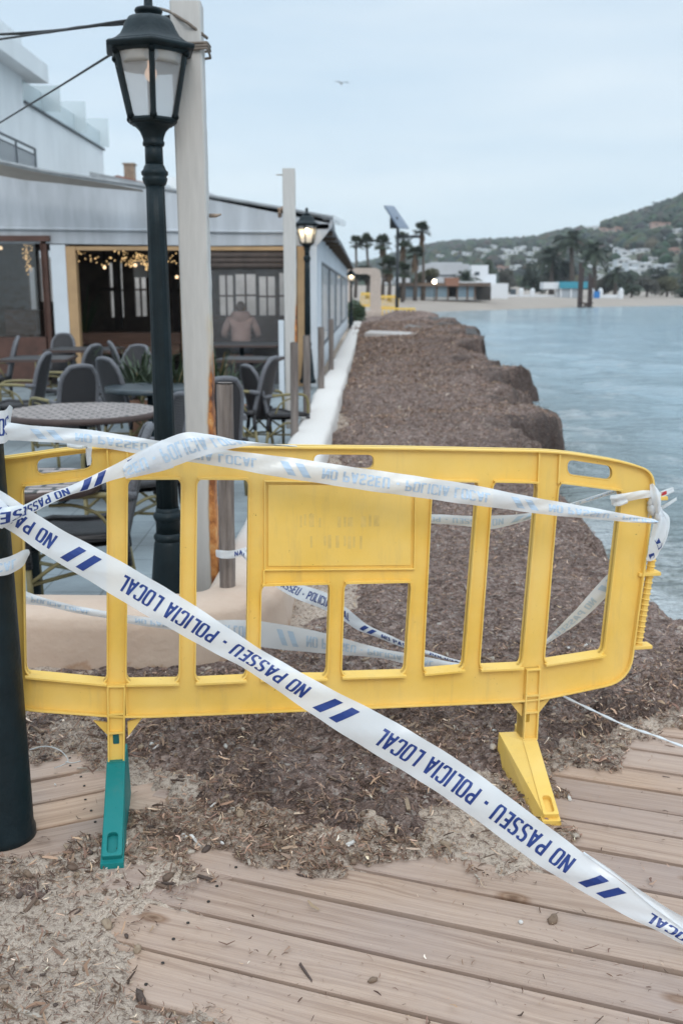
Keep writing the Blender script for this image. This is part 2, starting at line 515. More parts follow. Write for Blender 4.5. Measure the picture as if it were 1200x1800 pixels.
# the undercut sea face of the bank is soaked and nearly black
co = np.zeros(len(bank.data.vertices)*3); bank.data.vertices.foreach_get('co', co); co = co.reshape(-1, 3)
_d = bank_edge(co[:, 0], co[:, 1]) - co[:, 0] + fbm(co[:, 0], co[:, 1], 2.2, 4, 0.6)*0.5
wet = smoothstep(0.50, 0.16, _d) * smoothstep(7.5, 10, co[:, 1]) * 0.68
wet = np.maximum(wet, 0.38*smoothstep(-0.15, 0.3, fbm(co[:, 0], co[:, 1], 3.0, 4, 0.6)) * smoothstep(3.9, 3.2, co[:, 1]))  # near strip: shade below the barrier painted into the tone along with wet clumps
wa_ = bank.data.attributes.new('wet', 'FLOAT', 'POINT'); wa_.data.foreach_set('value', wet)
# --- loose seagrass flakes
def ground_top(x, y):
    s = sand_z(x, y)
    s = np.where(exposure(x, y) > 0.0, np.maximum(s, 0.002), s)
    return np.maximum(s, np.where(y > 2.2, bank_z(x, y), -9))
def flakes(name, label, n, pick, size, material, lift=0.004, seed=1):
    rg = np.random.default_rng(seed)
    x, y = pick(rg, n)
    n = len(x)
    z = ground_top(x, y)
    L = size(rg, y, n)
    W = L * rg.uniform(0.08, 0.26, n)
    th = rg.uniform(0, 2*np.pi, n)
    tilt = rg.normal(0, 0.38, n); roll = rg.normal(0, 0.5, n)
    bend = rg.normal(0, 0.22, n) * L
    ux = np.stack([np.cos(th)*np.cos(tilt), np.sin(th)*np.cos(tilt), np.sin(tilt)], -1)
    sx = np.stack([-np.sin(th), np.cos(th), np.zeros(n)], -1) * np.cos(roll)[:, None]
    sx[:, 2] = np.sin(roll)
    c = np.stack([x, y, z + lift + np.abs(np.sin(tilt))*L*0.35 + rg.uniform(0, 1, n)*0.25*L], -1)
    V = np.zeros((n, 6, 3))
    for k, t in enumerate((-0.5, 0.0, 0.5)):
        mid = c + ux*(t*L)[:, None] + sx*(bend*(0.25 - t*t)*2)[:, None]
        mid[:, 2] += bend*(0.25 - t*t)*1.2
        wk = W*(1.0 if k == 1 else 0.55)
        V[:, 2*k] = mid - sx*(wk/2)[:, None]; V[:, 2*k+1] = mid + sx*(wk/2)[:, None]
    Fq = np.array([[0, 1, 3, 2], [2, 3, 5, 4]])[None] + (np.arange(n)*6)[:, None, None]
    me = bpy.data.meshes.new(name)
    V = V.reshape(-1, 3); Fq = Fq.reshape(-1, 4)
    me.vertices.add(len(V)); me.vertices.foreach_set('co', V.ravel())
    me.loops.add(Fq.size); me.loops.foreach_set('vertex_index', Fq.ravel())
    me.polygons.add(len(Fq)); me.polygons.foreach_set('loop_start', np.arange(0, Fq.size, 4))
    me.update(calc_edges=True)
    pal = np.array([(0.055,0.038,0.032),(0.095,0.067,0.056),(0.15,0.11,0.092),(0.21,0.16,0.135),(0.29,0.225,0.185),(0.40,0.33,0.275),(0.58,0.55,0.51)])
    w = np.array([0.12, 0.20, 0.25, 0.20, 0.12, 0.06, 0.015])
    ci = rg.choice(len(pal), n, p=w/w.sum())
    colr = pal[ci] * rg.uniform(0.8, 1.25, (n, 1)) * np.stack([rg.uniform(1.2, 1.48, n), np.full(n, 1.14), rg.uniform(0.88, 1.05, n)], 1)
    at = me.color_attributes.new('tone', 'FLOAT_COLOR', 'POINT')
    at.data.foreach_set('color', np.repeat(np.concatenate([colr, np.ones((n, 1))], 1), 6, 0).ravel())
    me.materials.append(material)
    o = bpy.data.objects.new(name, me); COL.objects.link(o)
    return tag(o, label, 'seaweed', kind='stuff')
m_flake = attr_mat('dry_seagrass', 'tone', 0.85)
def ground_pts(rg, n, x0, x1, y0, y1):
    px = rg.uniform(x0, x1, n); py = rg.uniform(y0, y1, n)
    a = (px-600)/FPX; b = (900-py)/FPX
    dy = CP+b*SP; dz = -SP+b*CP
    t = (0.03-1.5)/dz
    return a*t, dy*t
def pick_near(rg, n):
    x, y = ground_pts(rg, n, -80, 1280, 1150, 1830)
    e = exposure(x, y)
    k = np.clip(fbm(x, y, 3.2, 4, 0.6)*1.6 + 0.55, 0.10, 1)
    # thicker litter in the middle strip and along the edge of the boards, thin on the open sand at the lower left
    py = np.interp(y, [1.8, 2.2, 2.5, 2.75, 3.0], [0.20, 0.36, 0.85, 1.1, 1.25])
    keep = np.where(e > 0.03, 0.006, np.clip(py*k*1.15, 0.10, 1)) 
    keep = np.where((e > -0.10) & (e < 0.03) & (y > 2.25), np.clip(keep*1.7, 0, 1), keep)
    ok = (rg.random(n) < keep) & (x < shore_x(y) - 0.05) & ~inside_terrace(x, y) & ~((y > 3.72) & (x < -0.3))
    return x[ok], y[ok]
def pick_bank(rg, n):
    y = np.exp(rg.uniform(np.log(3.0), np.log(45), n))
    x = rg.uniform(-1.4, 4.6, n) 
    ok = (x < shore_x(y) + 0.3) & ~inside_terrace(x, y, -0.06) & ~((y > 3.72) & (y < 4.4) & (x < -0.2)) & (exposure(x, y) < 0)
    x, y = x[ok], y[ok]
    n_ = len(x)
    dry = (bank_edge(x, y) - x + fbm(x, y, 2.2, 4, 0.6)*0.5 > 0.34) | (y < 8.5) | (rg.random(n_) < 0.4)
    ok = dry & (bank_z(x, y) > -0.22) | ((y < 8) & (x < shore_x(y) - 0.05))
    return x[ok], y[ok]
flakes('seagrass_litter', 'loose brown seagrass litter strewn over the sand around the barrier', 260000, pick_near,
       lambda rg, y, n: np.exp(rg.normal(-4.75, 0.58, n)).clip(0.003, 0.045), m_flake, 0.003, 3)
flakes('seagrass_flakes', 'brown seagrass flakes covering the bank behind the barrier', 300000, pick_bank,
       lambda rg, y, n: np.exp(rg.normal(-3.85, 0.45, n)).clip(0.008, 0.06) * np.interp(y, [3, 5, 8, 30], [0.44, 0.58, 0.82, 2.3]), m_flake, 0.004, 4)

# chunky bits: seagrass balls, wood chips, pebbles and shell
def bits(name, label, n, seed):
    rg = random.Random(seed); m = MB(); tones = []
    rr = np.random.default_rng(seed)
    x, y = pick_near(rr, n*14)
    pal = [(0.14,0.095,0.07),(0.20,0.14,0.10),(0.30,0.225,0.16),(0.09,0.065,0.055),(0.42,0.36,0.30),(0.6,0.58,0.55)]
    for i in range(min(n, len(x))):
        z = float(ground_top(np.array([x[i]]), np.array([y[i]]))[0])
        r = min(0.013, math.exp(rg.gauss(-5.1, 0.45))); b = len(m.v)
        kind = rg.random()
        c = pal[rg.choices(range(6), (5,5,4,5,2,1))[0]]
        if kind < 0.55:
            m.ball((0,0,0), 1, 7, 5)
            sc = (r*rg.uniform(1,1.8), r*rg.uniform(0.7,1.1), r*rg.uniform(0.45,0.8))
        else:
            m.box((-1,-1,-1),(1,1,1)); sc = (r*rg.uniform(1.5,3.6), r*rg.uniform(0.25,0.6), r*rg.uniform(0.12,0.3))
        M = Matrix.Translation((x[i], y[i], z + sc[2]*0.5)) @ Matrix.Rotation(rg.uniform(0,6.28),4,'Z') @ Matrix.Rotation(rg.gauss(0,0.3),4,'Y')
        for k in range(b, len(m.v)):
            q = Vector(m.v[k]); q = Vector((q.x*sc[0], q.y*sc[1], q.z*sc[2])) * (1+rg.uniform(-0.2,0.2))
            m.v[k] = tuple(M @ q); tones.append(c)
    o = m.build(name, m_flake, fix=False)
    at = o.data.color_attributes.new('tone', 'FLOAT_COLOR', 'POINT')
    at.data.foreach_set('color', np.concatenate([np.array(tones), np.ones((len(tones),1))],1).ravel())
    return tag(o, label, 'debris', kind='stuff')
bits('beach_debris', 'small wood chips, seagrass balls and shell bits among the litter', 1100, 5)

# --- boardwalk
def wood_mat(name, c_lo, c_mid, c_hi):
    m, nt, p = new_mat(name)
    tc = nt.nodes.new('ShaderNodeTexCoord'); ob = tc.outputs['Object']
    at = nt.nodes.new('ShaderNodeAttribute'); at.attribute_name = 'tone'
    off = nt.nodes.new('ShaderNodeVectorMath'); off.operation = 'MULTIPLY_ADD'
    nt.links.new(at.outputs['Color'], off.inputs[0]); off.inputs[1].default_value = (7, 3, 5); nt.links.new(ob, off.inputs[2])
    # grain rings: stretched wave with knots pulling the lines
    mp = nt.nodes.new('ShaderNodeMapping'); mp.inputs['Scale'].default_value = (0.55, 1.0, 1.0); nt.links.new(off.outputs[0], mp.inputs[0])
    warp = noise_node(nt, mp.outputs[0], 2.6, 3, 0.5)
    wv = mix_node(nt, 0.09, mp.outputs[0], warp.outputs['Color'])
    mp2 = nt.nodes.new('ShaderNodeMapping'); mp2.inputs['Scale'].default_value = (0.35, 20, 6); nt.links.new(wv.outputs['Result'], mp2.inputs[0])
    ring = noise_node(nt, mp2.outputs[0], 3.4, 5, 0.7)
    mp3 = nt.nodes.new('ShaderNodeMapping'); mp3.inputs['Scale'].default_value = (3, 150, 30); nt.links.new(off.outputs[0], mp3.inputs[0])
    fib = noise_node(nt, mp3.outputs[0], 2, 3, 0.6)
    base = ramp_node(nt, ring.outputs['Fac'], [(0.34, c_lo), (0.475, c_mid), (0.66, c_hi)])
    fr = ramp_node(nt, fib.outputs['Fac'], [(0.3, (0.74, 0.72, 0.71)), (0.55, (1, 1, 1))])
    c1 = mix_node(nt, 0.8, base.outputs[0], fr.outputs[0], 'MULTIPLY')
    # dry grey weathering in broad patches
    wth = noise_node(nt, off.outputs[0], 2.1, 5, 0.6)
    wr = ramp_node(nt, wth.outputs['Fac'], [(0.36, (0, 0, 0)), (0.66, (1, 1, 1))])
    wf = nt.nodes.new('ShaderNodeMath'); wf.operation = 'MULTIPLY'; wf.inputs[1].default_value = 0.6
    nt.links.new(wr.outputs[0], wf.inputs[0])
    c2 = mix_node(nt, wf.outputs[0], c1.outputs['Result'], (0.39, 0.308, 0.274))
    # knots
    mk = nt.nodes.new('ShaderNodeMapping'); mk.inputs['Scale'].default_value = (0.55, 1.25, 0.0); nt.links.new(off.outputs[0], mk.inputs[0])
    kv = nt.nodes.new('ShaderNodeTexVoronoi'); kv.inputs['Scale'].default_value = 4.5; nt.links.new(mk.outputs[0], kv.inputs['Vector'])
    kr = ramp_node(nt, kv.outputs['Distance'], [(0.02, (0.42, 0.34, 0.28)), (0.055, (0.75, 0.68, 0.6)), (0.075, (0.62, 0.52, 0.44)), (0.13, (1, 1, 1))])
    c3 = mix_node(nt, 1.0, c2.outputs['Result'], kr.outputs[0], 'MULTIPLY')
    # per-board tone
    sp = nt.nodes.new('ShaderNodeSeparateColor'); nt.links.new(at.outputs['Color'], sp.inputs[0])
    tr = ramp_node(nt, sp.outputs[0], [(0, (0.86, 0.86, 0.88)), (0.5, (1, 1, 1)), (1, (1.14, 1.05, 0.93))])
    c4 = mix_node(nt, 1.0, c3.outputs['Result'], tr.outputs[0], 'MULTIPLY')
    nt.links.new(c4.outputs['Result'], p.inputs['Base Color'])
    p.inputs['Roughness'].default_value = 0.8; p.inputs['Specular IOR Level'].default_value = 0.25
    bp = nt.nodes.new('ShaderNodeBump'); bp.inputs['Strength'].default_value = 0.35; bp.inputs['Distance'].default_value = 0.004
    nt.links.new(fib.outputs['Fac'], bp.inputs['Height']); nt.links.new(bp.outputs[0], p.inputs['Normal'])
    return m
m_wood = wood_mat('board_wood', (0.31, 0.212, 0.158), (0.42, 0.303, 0.233), (0.50, 0.372, 0.292))
m_screw = mat('screw_steel', (0.06, 0.055, 0.05), 0.5, 0.6)
def boardwalk(name, loc, rot, gaps, u0, u1, seed, screws):
    rg = random.Random(seed); m = MB(); tones = []
    for a, b in zip(gaps[:-1], gaps[1:]):
        t = (rg.random(), rg.random(), rg.random()); n0 = len(m.v)
        g = rg.uniform(0.0055, 0.0115)
        N = 26; rows = []
        e0 = u0 + rg.uniform(-0.04, 0.04)
        w1, w2 = rg.uniform(0, 9), rg.uniform(0, 9)
        dz = rg.uniform(-0.002, 0.002)
        for i in range(N + 1):
            u = lerp(e0, u1, i / N)
            va = a + g + 0.0013*math.sin(u*3+w1); vb = b - g + 0.0013*math.sin(u*2.6+w2)
            prof = [(va, -0.03), (va, -0.005), (va+0.004, -0.001), (va+0.02, 0.0), ((va+vb)/2, 0.001), (vb-0.02, 0.0), (vb-0.004, -0.001), (vb, -0.005), (vb, -0.03)]
            rows.append([(u, v, z + dz) for v, z in prof])
        m.grid(rows, smooth=False)
        m.add([rows[0][k] for k in range(9)], [tuple(range(9))])
        tones += [t] * (len(m.v) - n0)
        for su in screws:
            for f in (0.28, 0.74):
                n0 = len(m.v)
                m.lathe([(0.0042, 0.0), (0.0042, 0.0016), (0.0022, 0.0018), (0.002, 0.0008)], 8, (su + rg.uniform(-.012,.012), lerp(a, b, f) + rg.uniform(-.008,.008), 0.0015+dz), 1)
                tones += [(0, 0, 0)] * (len(m.v) - n0)
    o = m.build(name, [m_wood, m_screw])
    o.location = loc; o.rotation_euler = (0, 0, rot)
    at = o.data.color_attributes.new('tone', 'FLOAT_COLOR', 'POINT')
    at.data.foreach_set('color', np.concatenate([np.array(tones), np.ones((len(tones), 1))], 1).ravel())
    return tag(o, kind='structure')
c195 = math.cos(R(19.5))
gaps = [y * c195 for y in (0.60, 0.77, 0.94, 1.11, 1.28, 1.45, 1.618, 1.795, 1.968, 2.142, 2.301, 2.467, 2.627, 2.777, 2.917, 3.057, 3.197, 3.35, 3.5, 3.65, 3.8)]
boardwalk('boardwalk', (0.3, 0, 0), R(-19.5), gaps, -1.75, 3.4, 2, (-1.345, 0.35, 2.0))
c24 = math.cos(R(24))
gaps = [y * c24 for y in (2.12, 2.29, 2.46, 2.63, 2.80, 2.97, 3.13, 3.3)]
boardwalk('boardwalk', (-0.8, 0, -0.004), R(24), gaps, -1.2, 1.60, 3, (1.15,))

# --- sea
m_sea, nt, p = new_mat('sea_water')
tc = nt.nodes.new('ShaderNodeTexCoord'); ob = tc.outputs['Object']
w1 = noise_node(nt, ob, 0.05, 4); 
colr = ramp_node(nt, w1.outputs['Fac'], [(0.35, (0.36, 0.485, 0.565)), (0.65, (0.45, 0.59, 0.66))])
# foam lines near the shore come from a stretched noise kept to the shallow strip
mpf = nt.nodes.new('ShaderNodeMapping'); mpf.inputs['Scale'].default_value = (1.0, 0.42, 1); mpf.inputs['Rotation'].default_value = (0, 0, R(-28)); nt.links.new(ob, mpf.inputs[0])
f1 = noise_node(nt, mpf.outputs[0], 1.5, 8, 0.68)
at = nt.nodes.new('ShaderNodeAttribute'); at.attribute_name = 'shallow'
fa = nt.nodes.new('ShaderNodeMath'); fa.operation = 'MULTIPLY_ADD'; fa.inputs[1].default_value = 0.16
nt.links.new(at.outputs['Fac'], fa.inputs[0]); nt.links.new(f1.outputs['Fac'], fa.inputs[2])
fr = ramp_node(nt, fa.outputs[0], [(0.60, (0, 0, 0)), (0.71, (0.8, 0.8, 0.8))])
sandy = mix_node(nt, at.outputs['Fac'], colr.outputs[0], (0.25, 0.27, 0.245))
cf = mix_node(nt, fr.outputs[0], sandy.outputs['Result'], (0.62, 0.66, 0.68))
nt.links.new(cf.outputs['Result'], p.inputs['Base Color'])
p.inputs['Roughness'].default_value = 0.12; p.inputs['IOR'].default_value = 1.33
mp1 = nt.nodes.new('ShaderNodeMapping'); mp1.inputs['Scale'].default_value = (0.6, 1.7, 1); mp1.inputs['Rotation'].default_value = (0, 0, R(14)); nt.links.new(ob, mp1.inputs[0])
n1 = noise_node(nt, mp1.outputs[0], 2.2, 5, 0.62); n2 = noise_node(nt, mp1.outputs[0], 0.28, 3, 0.5)
hh = mix_node(nt, 0.4, n1.outputs['Fac'], n2.outputs['Fac'])
bp = nt.nodes.new('ShaderNodeBump'); bp.inputs['Strength'].default_value = 1.0; bp.inputs['Distance'].default_value = 1.3
nt.links.new(hh.outputs['Result'], bp.inputs['Height']); nt.links.new(bp.outputs[0], p.inputs['Normal'])
def sea_z(x, y):
    a = np.exp(-np.maximum(0, y-8)/60)
    d = x - shore_x(y)
    w = 0.05*np.sin(x*1.5+y*0.55+1.2*fbm(x, y, 0.35, 3)*3)*smoothstep(0.1, 2.5, d) + 0.05*fbm(x, y, 0.8, 4)
    return SEA_Z + w*a
xs = axis(-6, 0.8, 7.0, 1500, 0.05, 1.045)
ys = [-20, -10, 0]
while ys[-1] < 1600: ys.append(ys[-1] + max(0.06 if ys[-1] > 3 else 0.5, 0.009*ys[-1]))
sea = sheet('sea', xs, np.array(ys), sea_z, m_sea, drop=lambda x, y, z: x < shore_x(y) - 3.0)
co = np.zeros(len(sea.data.vertices)*3); sea.data.vertices.foreach_get('co', co); co = co.reshape(-1, 3)
dsh = co[:, 0] - shore_x(co[:, 1])
shl = np.exp(-np.maximum(0, dsh)/1.7) * np.exp(-np.maximum(0, co[:, 1]-6)/18) + 0.75*np.exp(-np.maximum(0, dsh)/9.0)*smoothstep(50, 75, co[:, 1])
ca = sea.data.attributes.new('shallow', 'FLOAT', 'POINT'); ca.data.foreach_set('value', np.clip(shl, 0, 1))
tag(sea, kind='structure')
# ================================================================== PLASTIC BARRIER
B0 = Vector((-0.666, 2.72, 0.0)); BYAW = math.atan2(0.23, 1.252)
BD = Vector((math.cos(BYAW), math.sin(BYAW), 0)); BN = Vector((-math.sin(BYAW), math.cos(BYAW), 0))
def on_plane(px, py, off=0.0):
    r = ray(px, py)
    t = (B0 + BN*off - EYE).dot(BN) / r.dot(BN)
    return EYE + r*t
def loc2(px, py, off=0.0):
    q = on_plane(px, py, off) - B0
    return (q.dot(BD), q.z)
def round_poly(pts, r, n=5):
    out = []; k = len(pts)
    for i in range(k):
        a, b, c = Vector(pts[i-1]), Vector(pts[i]), Vector(pts[(i+1) % k])
        d1 = (a-b); d2 = (c-b)
        rr = min(r, d1.length*0.48, d2.length*0.48)
        d1.normalize(); d2.normalize()
        p0 = b + d1*rr; p2 = b + d2*rr
        for j in range(n+1):
            t = j/n
            out.append(tuple(p0*(1-t)**2 + b*2*t*(1-t) + p2*t*t))
    return out
def area(p): return 0.5*sum(p[i-1][0]*p[i][1]-p[i][0]*p[i-1][1] for i in range(len(p)))
def offset_poly(p, d):
    """move a loop outwards (d > 0) or inwards (d < 0)"""
    if area(p) < 0: p = p[::-1]
    q = [p[0]]
    for a in p[1:]:
        if (Vector(a)-Vector(q[-1])).length > 1e-5: q.append(a)
    p = q; k = len(p); out = []
    for i in range(k):
        a, b, c = Vector(p[i-1]), Vector(p[i]), Vector(p[(i+1) % k])
        e1 = (b-a).normalized(); e2 = (c-b).normalized()
        n1 = Vector((e1.y, -e1.x)); n2 = Vector((e2.y, -e2.x))
        m = n1+n2
        if m.length < 1e-6: m = n1
        m.normalize()
        out.append(tuple(b + m*(d/max(0.4, m.dot(n1)))))
    return out
def fill_loops(loops, depth, bev=0.0015):
    """solid plate from closed 2-D loops (outer + holes); returns verts, faces in (x, y, z)"""
    cu = bpy.data.curves.new('tmp', 'CURVE'); cu.dimensions = '2D'; cu.fill_mode = 'BOTH'
    cu.extrude = max(depth/2 - bev, 0.0005); cu.bevel_depth = bev; cu.bevel_resolution = 1; cu.offset = -bev
    for lp in loops:
        s = cu.splines.new('POLY'); s.points.add(len(lp)-1)
        for pt, q in zip(s.points, lp): pt.co = (q[0], q[1], 0, 1)
        s.use_cyclic_u = True
    ob = bpy.data.objects.new('tmp', cu); COL.objects.link(ob)
    dg = bpy.context.evaluated_depsgraph_get()
    me = bpy.data.meshes.new_from_object(ob.evaluated_get(dg))
    vs = [v.co.copy() for v in me.vertices]; fs = [tuple(f.vertices) for f in me.polygons]
    bpy.data.objects.remove(ob); bpy.data.curves.remove(cu); bpy.data.meshes.remove(me)
    return vs, fs
def plate(mb, loops, depth, y=0.0, mi=0, bev=0.0015):
    vs, fs = fill_loops(loops, depth, bev)
    mb.add([(v.x, v.z + y, v.y) for v in vs], fs, mi)
def band(mb, loop, w, depth, outward, y=0.0, mi=0):
    o = offset_poly(loop, w if outward else -w)
    plate(mb, [loop, o], depth, y, mi)

def plastic(name, col, dirt, faded, sss=0.0):
    m, nt, p = new_mat(name)
    tc = nt.nodes.new('ShaderNodeTexCoord'); ob = tc.outputs['Object']
    n = noise_node(nt, ob, 5, 6, 0.65); n2 = noise_node(nt, ob, 70, 4, 0.7)
    sm = nt.nodes.new('ShaderNodeMapping'); sm.inputs['Scale'].default_value = (26, 26, 3.5); nt.links.new(ob, sm.inputs[0])
    n3 = noise_node(nt, sm.outputs[0], 1.0, 5, 0.7)
    base = ramp_node(nt, n.outputs['Fac'], [(0.3, tuple(c*0.90 for c in col)), (0.7, tuple(min(1, c*1.05) for c in col))])
    st = ramp_node(nt, n3.outputs['Fac'], [(0.54, (0, 0, 0)), (0.82, (0.6, 0.6, 0.6))])
    c1 = mix_node(nt, st.outputs[0], base.outputs[0], dirt)
    nf = noise_node(nt, ob, 2.6, 6, 0.6); ff = ramp_node(nt, nf.outputs['Fac'], [(0.38, (0, 0, 0)), (0.68, (0.75,)*3)])
    c1 = mix_node(nt, ff.outputs[0], c1.outputs['Result'], faded)
    sp = ramp_node(nt, n2.outputs['Fac'], [(0.275, (0.32, 0.27, 0.22)), (0.315, (1, 1, 1))])
    c2 = mix_node(nt, 0.8, c1.outputs['Result'], sp.outputs[0], 'MULTIPLY')
    nt.links.new(c2.outputs['Result'], p.inputs['Base Color'])
    rr = ramp_node(nt, n.outputs['Fac'], [(0.3, (0.42,)*3), (0.7, (0.6,)*3)]); nt.links.new(rr.outputs[0], p.inputs['Roughness'])
    p.inputs['Specular IOR Level'].default_value = 0.28
    if sss:
        p.inputs['Subsurface Weight'].default_value = sss
        p.inputs['Subsurface Radius'].default_value = (0.02, 0.012, 0.003)
        p.inputs['Subsurface Scale'].default_value = 0.5
    bp = nt.nodes.new('ShaderNodeBump'); bp.inputs['Strength'].default_value = 0.12; bp.inputs['Distance'].default_value = 0.003
    nt.links.new(n2.outputs['Fac'], bp.inputs['Height']); nt.links.new(bp.outputs[0], p.inputs['Normal'])
    return m
m_yel = plastic('yellow_plastic', (0.85, 0.545, 0.105), (0.50, 0.34, 0.13), (0.85, 0.61, 0.21))
m_teal = plastic('teal_plastic', (0.002, 0.19, 0.185), (0.07, 0.17, 0.16), (0.02, 0.20, 0.195))

barrier = thing('plastic_barrier', 'yellow plastic crowd barrier with one teal foot, strung with police tape', 'barrier', B0, BYAW)
def L(pts): return [loc2(x, y) for x, y in pts]
outer = round_poly(L([(-20,900),(-16,806),(30,800),(150,783),(400,782),(700,785),(985,791),(1092,809),(1146,826),(1139,905),(1122,1040),(1101,1194),(935,1229),(600,1243),(225,1258),(50,1245),(-14,1232)]), 0.085, 8)
holes = {
 'a': L([(44,853),(186,839),(186,1196),(49,1182)]), 'b': L([(228,841),(316,841),(312,1195),(225,1196)]),
 'c': L([(349,841),(434,842),(430,1190),(346,1194)]), 'd': L([(461,1027),(576,1024),(571,1187),(459,1188)]),
 'e': L([(606,1023),(718,1021),(708,1181),(601,1184)]), 'f': L([(760,845),(836,846),(810,1172),(744,1178)]),
 'g': L([(866,846),(940,848),(912,1168),(842,1171)]), 'h': L([(981,848),(1087,862),(1055,1146),(955,1162)])}
slots = [L([(66,807),(162,794),(162,822),(66,834)]), L([(551,798),(656,799),(655,823),(551,822)]), L([(995,807),(1073,819),(1073,843),(995,833)])]
hr = [round_poly(offset_poly(h, 0.0035), 0.026) for h in holes.values()]
sr = [round_poly(s, 0.021, 6) for s in slots]
fm = MB()
plate(fm, [outer] + hr + sr, 0.014)
band(fm, outer, 0.006, 0.050, False)
for h in hr: band(fm, h, 0.0042, 0.036, True)
for s in sr: band(fm, s, 0.003, 0.018, True)
# the rail below each opening carries a broad horizontal ledge
for h in holes.values():
    (bx1, bz1), (bx0, bz0) = h[2], h[3]
    fm.prism([(bx0-0.004, -0.034, bz0-0.006), (bx1+0.004, -0.034, bz1-0.006), (bx1+0.004, -0.034, bz1-0.0005), (bx0-0.004, -0.034, bz0-0.0005)], (0, 0.060, 0))
    (tx0, tz0), (tx1, tz1) = h[0], h[1]
    fm.prism([(tx0-0.003, -0.027, tz0+0.001), (tx1+0.003, -0.027, tz1+0.001), (tx1+0.003, -0.027, tz1+0.0055), (tx0-0.003, -0.027, tz0+0.0055)], (0, 0.050, 0))
# moulded ribs down the two leg columns and beside the sign panel
for a, b in (((189,785),(189,839)), ((224,784),(224,840)), ((944,792),(944,848)), ((980,792),(980,848)), ((189,1198),(190,1256)), ((221,1198),(221,1256)), ((921,1172),(917,1229)), ((944,1168),(940,1228)), ((463,1024),(463,1000))):
    A, Bq = loc2(*a), loc2(*b)
    fm.box((A[0]-0.0025, -0.019, min(A[1], Bq[1])), (A[0]+0.0025, 0.019, max(A[1], Bq[1])))
frame = fm.build('frame', m_yel, barrier)
# sign panel
sp_loop = L([(463,843),(729,846),(727,999),(463,1001)])
pm = MB()
band(pm, sp_loop, 0.0045, 0.036, False)
plate(pm, [offset_poly(sp_loop, -0.012)], 0.004, -0.0095)
sign = pm.build('sign_panel', m_yel, barrier)

# letters built from strokes -------------------------------------------------
def arc(cx, cy, rx, ry, a0, a1, n=8):
    return [(cx+rx*math.cos(R(lerp(a0, a1, i/n))), cy+ry*math.sin(R(lerp(a0, a1, i/n)))) for i in range(n+1)]
GW = 0.40
_o = arc(.2,.78,.2,.22,0,180,8) + arc(.2,.22,.2,.22,180,360,8)
GLY = {
 'N': (GW, [[(0,0),(0,1)], [(0.01,0.97),(.39,0.03)], [(.4,0),(.4,1)]]), 'O': (GW, [_o + [_o[0]]]),
 'P': (.38, [[(0,0),(0,1)], [(0,.94),(.2,.94)] + arc(.2,.71,.18,.23,90,-90,8) + [(0,.48)]]),
 'A': (.42, [[(0,0),(.19,1)], [(.42,0),(.23,1)], [(.07,.27),(.35,.27)]]),
 'S': (.38, [arc(.19,.77,.19,.23,15,180,7) + arc(.19,.70,.19,.19,190,235,3) + arc(.19,.29,.19,.19,60,0,4) + arc(.19,.23,.19,.23,0,-165,7)]),
 'E': (.34, [[(0,0),(0,1)], [(0,.94),(.34,.94)], [(0,.51),(.3,.51)], [(0,.06),(.34,.06)]]),
 'U': (GW, [[(0,1),(0,.24)] + arc(.2,.22,.2,.22,180,360,8) + [(.4,.24),(.4,1)]]), 'L': (.32, [[(0,1),(0,0)], [(0,.06),(.32,.06)]]),
 'I': (.02, [[(0,0),(0,1)]]), 'C': (GW, [arc(.2,.78,.2,.22,-8,180,8) + arc(.2,.22,.2,.22,180,368,8)]),
 '-': (.22, [[(0,.4),(.22,.4)]]), ' ': (.12, [])}
def stroke_quads(line, w):
    """offset a polyline both ways with mitred joints -> list of (left, right) pairs"""
    P = [Vector(p) for p in line]; k = len(P); out = []
    closed = (P[0]-P[-1]).length < 1e-6
    for i in range(k):
        if closed: a, c = P[i-1] if i else P[-2], P[i+1] if i < k-1 else P[1]
        else: a, c = P[max(i-1, 0)], P[min(i+1, k-1)]
        d1 = (P[i]-a); d2 = (c-P[i])
        if d1.length < 1e-9: d1 = d2
        if d2.length < 1e-9: d2 = d1
        d1.normalize(); d2.normalize()
        n1 = Vector((-d1.y, d1.x)); n2 = Vector((-d2.y, d2.x)); m = (n1+n2).normalized()
        s = w/2/max(.5, m.dot(n1))
        out.append((P[i]+m*s, P[i]-m*s))
    return out
def text_quads(txt, height, length, stroke=0.175):
    """quads in (r, t): r along the reading direction, t up, both in metres"""
    adv = []; x = 0
    for ch in txt:
        w, ls = GLY[ch]; adv.append(x); x += w + 0.145 + 0.10
    tot = x - 0.10; sx = length/tot; quads = []
    for ch, x0 in zip(txt, adv):
        for ln in GLY[ch][1]:
            q = stroke_quads(ln, stroke)
            for (a, b), (c, d) in zip(q[:-1], q[1:]):
                # stroke stays inside the cap height
                f = lambda v: ((x0 + 0.07 + v.x)*sx, min(1.0, max(0.0, v.y))*height)
                quads.append([f(a), f(b), f(d), f(c)])
    return quads
# worn, unreadable remains of a printed notice on the sign panel
m_ghost = mat('worn_print', (0.815, 0.55, 0.15), 0.6, vary=0.2, scale=40)
rg = random.Random(8)
for (x0, x1, yt, yb) in ((527, 670, 903, 930), (545, 645, 940, 966)):
    x = x0
    while x < x1:
        w = rg.choice((4, 6, 9)); h0 = yt + rg.uniform(0, 8); h1 = yb - rg.uniform(0, 8)
        if rg.random() < 0.75:
            a = loc2(x, h0, -0.0118); b = loc2(x+w, h1, -0.0118)
            gm = MB(); gm.add([(a[0], -0.0119, b[1]), (b[0], -0.0119, b[1]), (b[0], -0.0119, a[1]), (a[0], -0.0119, a[1])], [(0,1,2,3)]); gm.build('worn_print', m_ghost, sign)
        x += w + rg.choice((3, 5, 8))

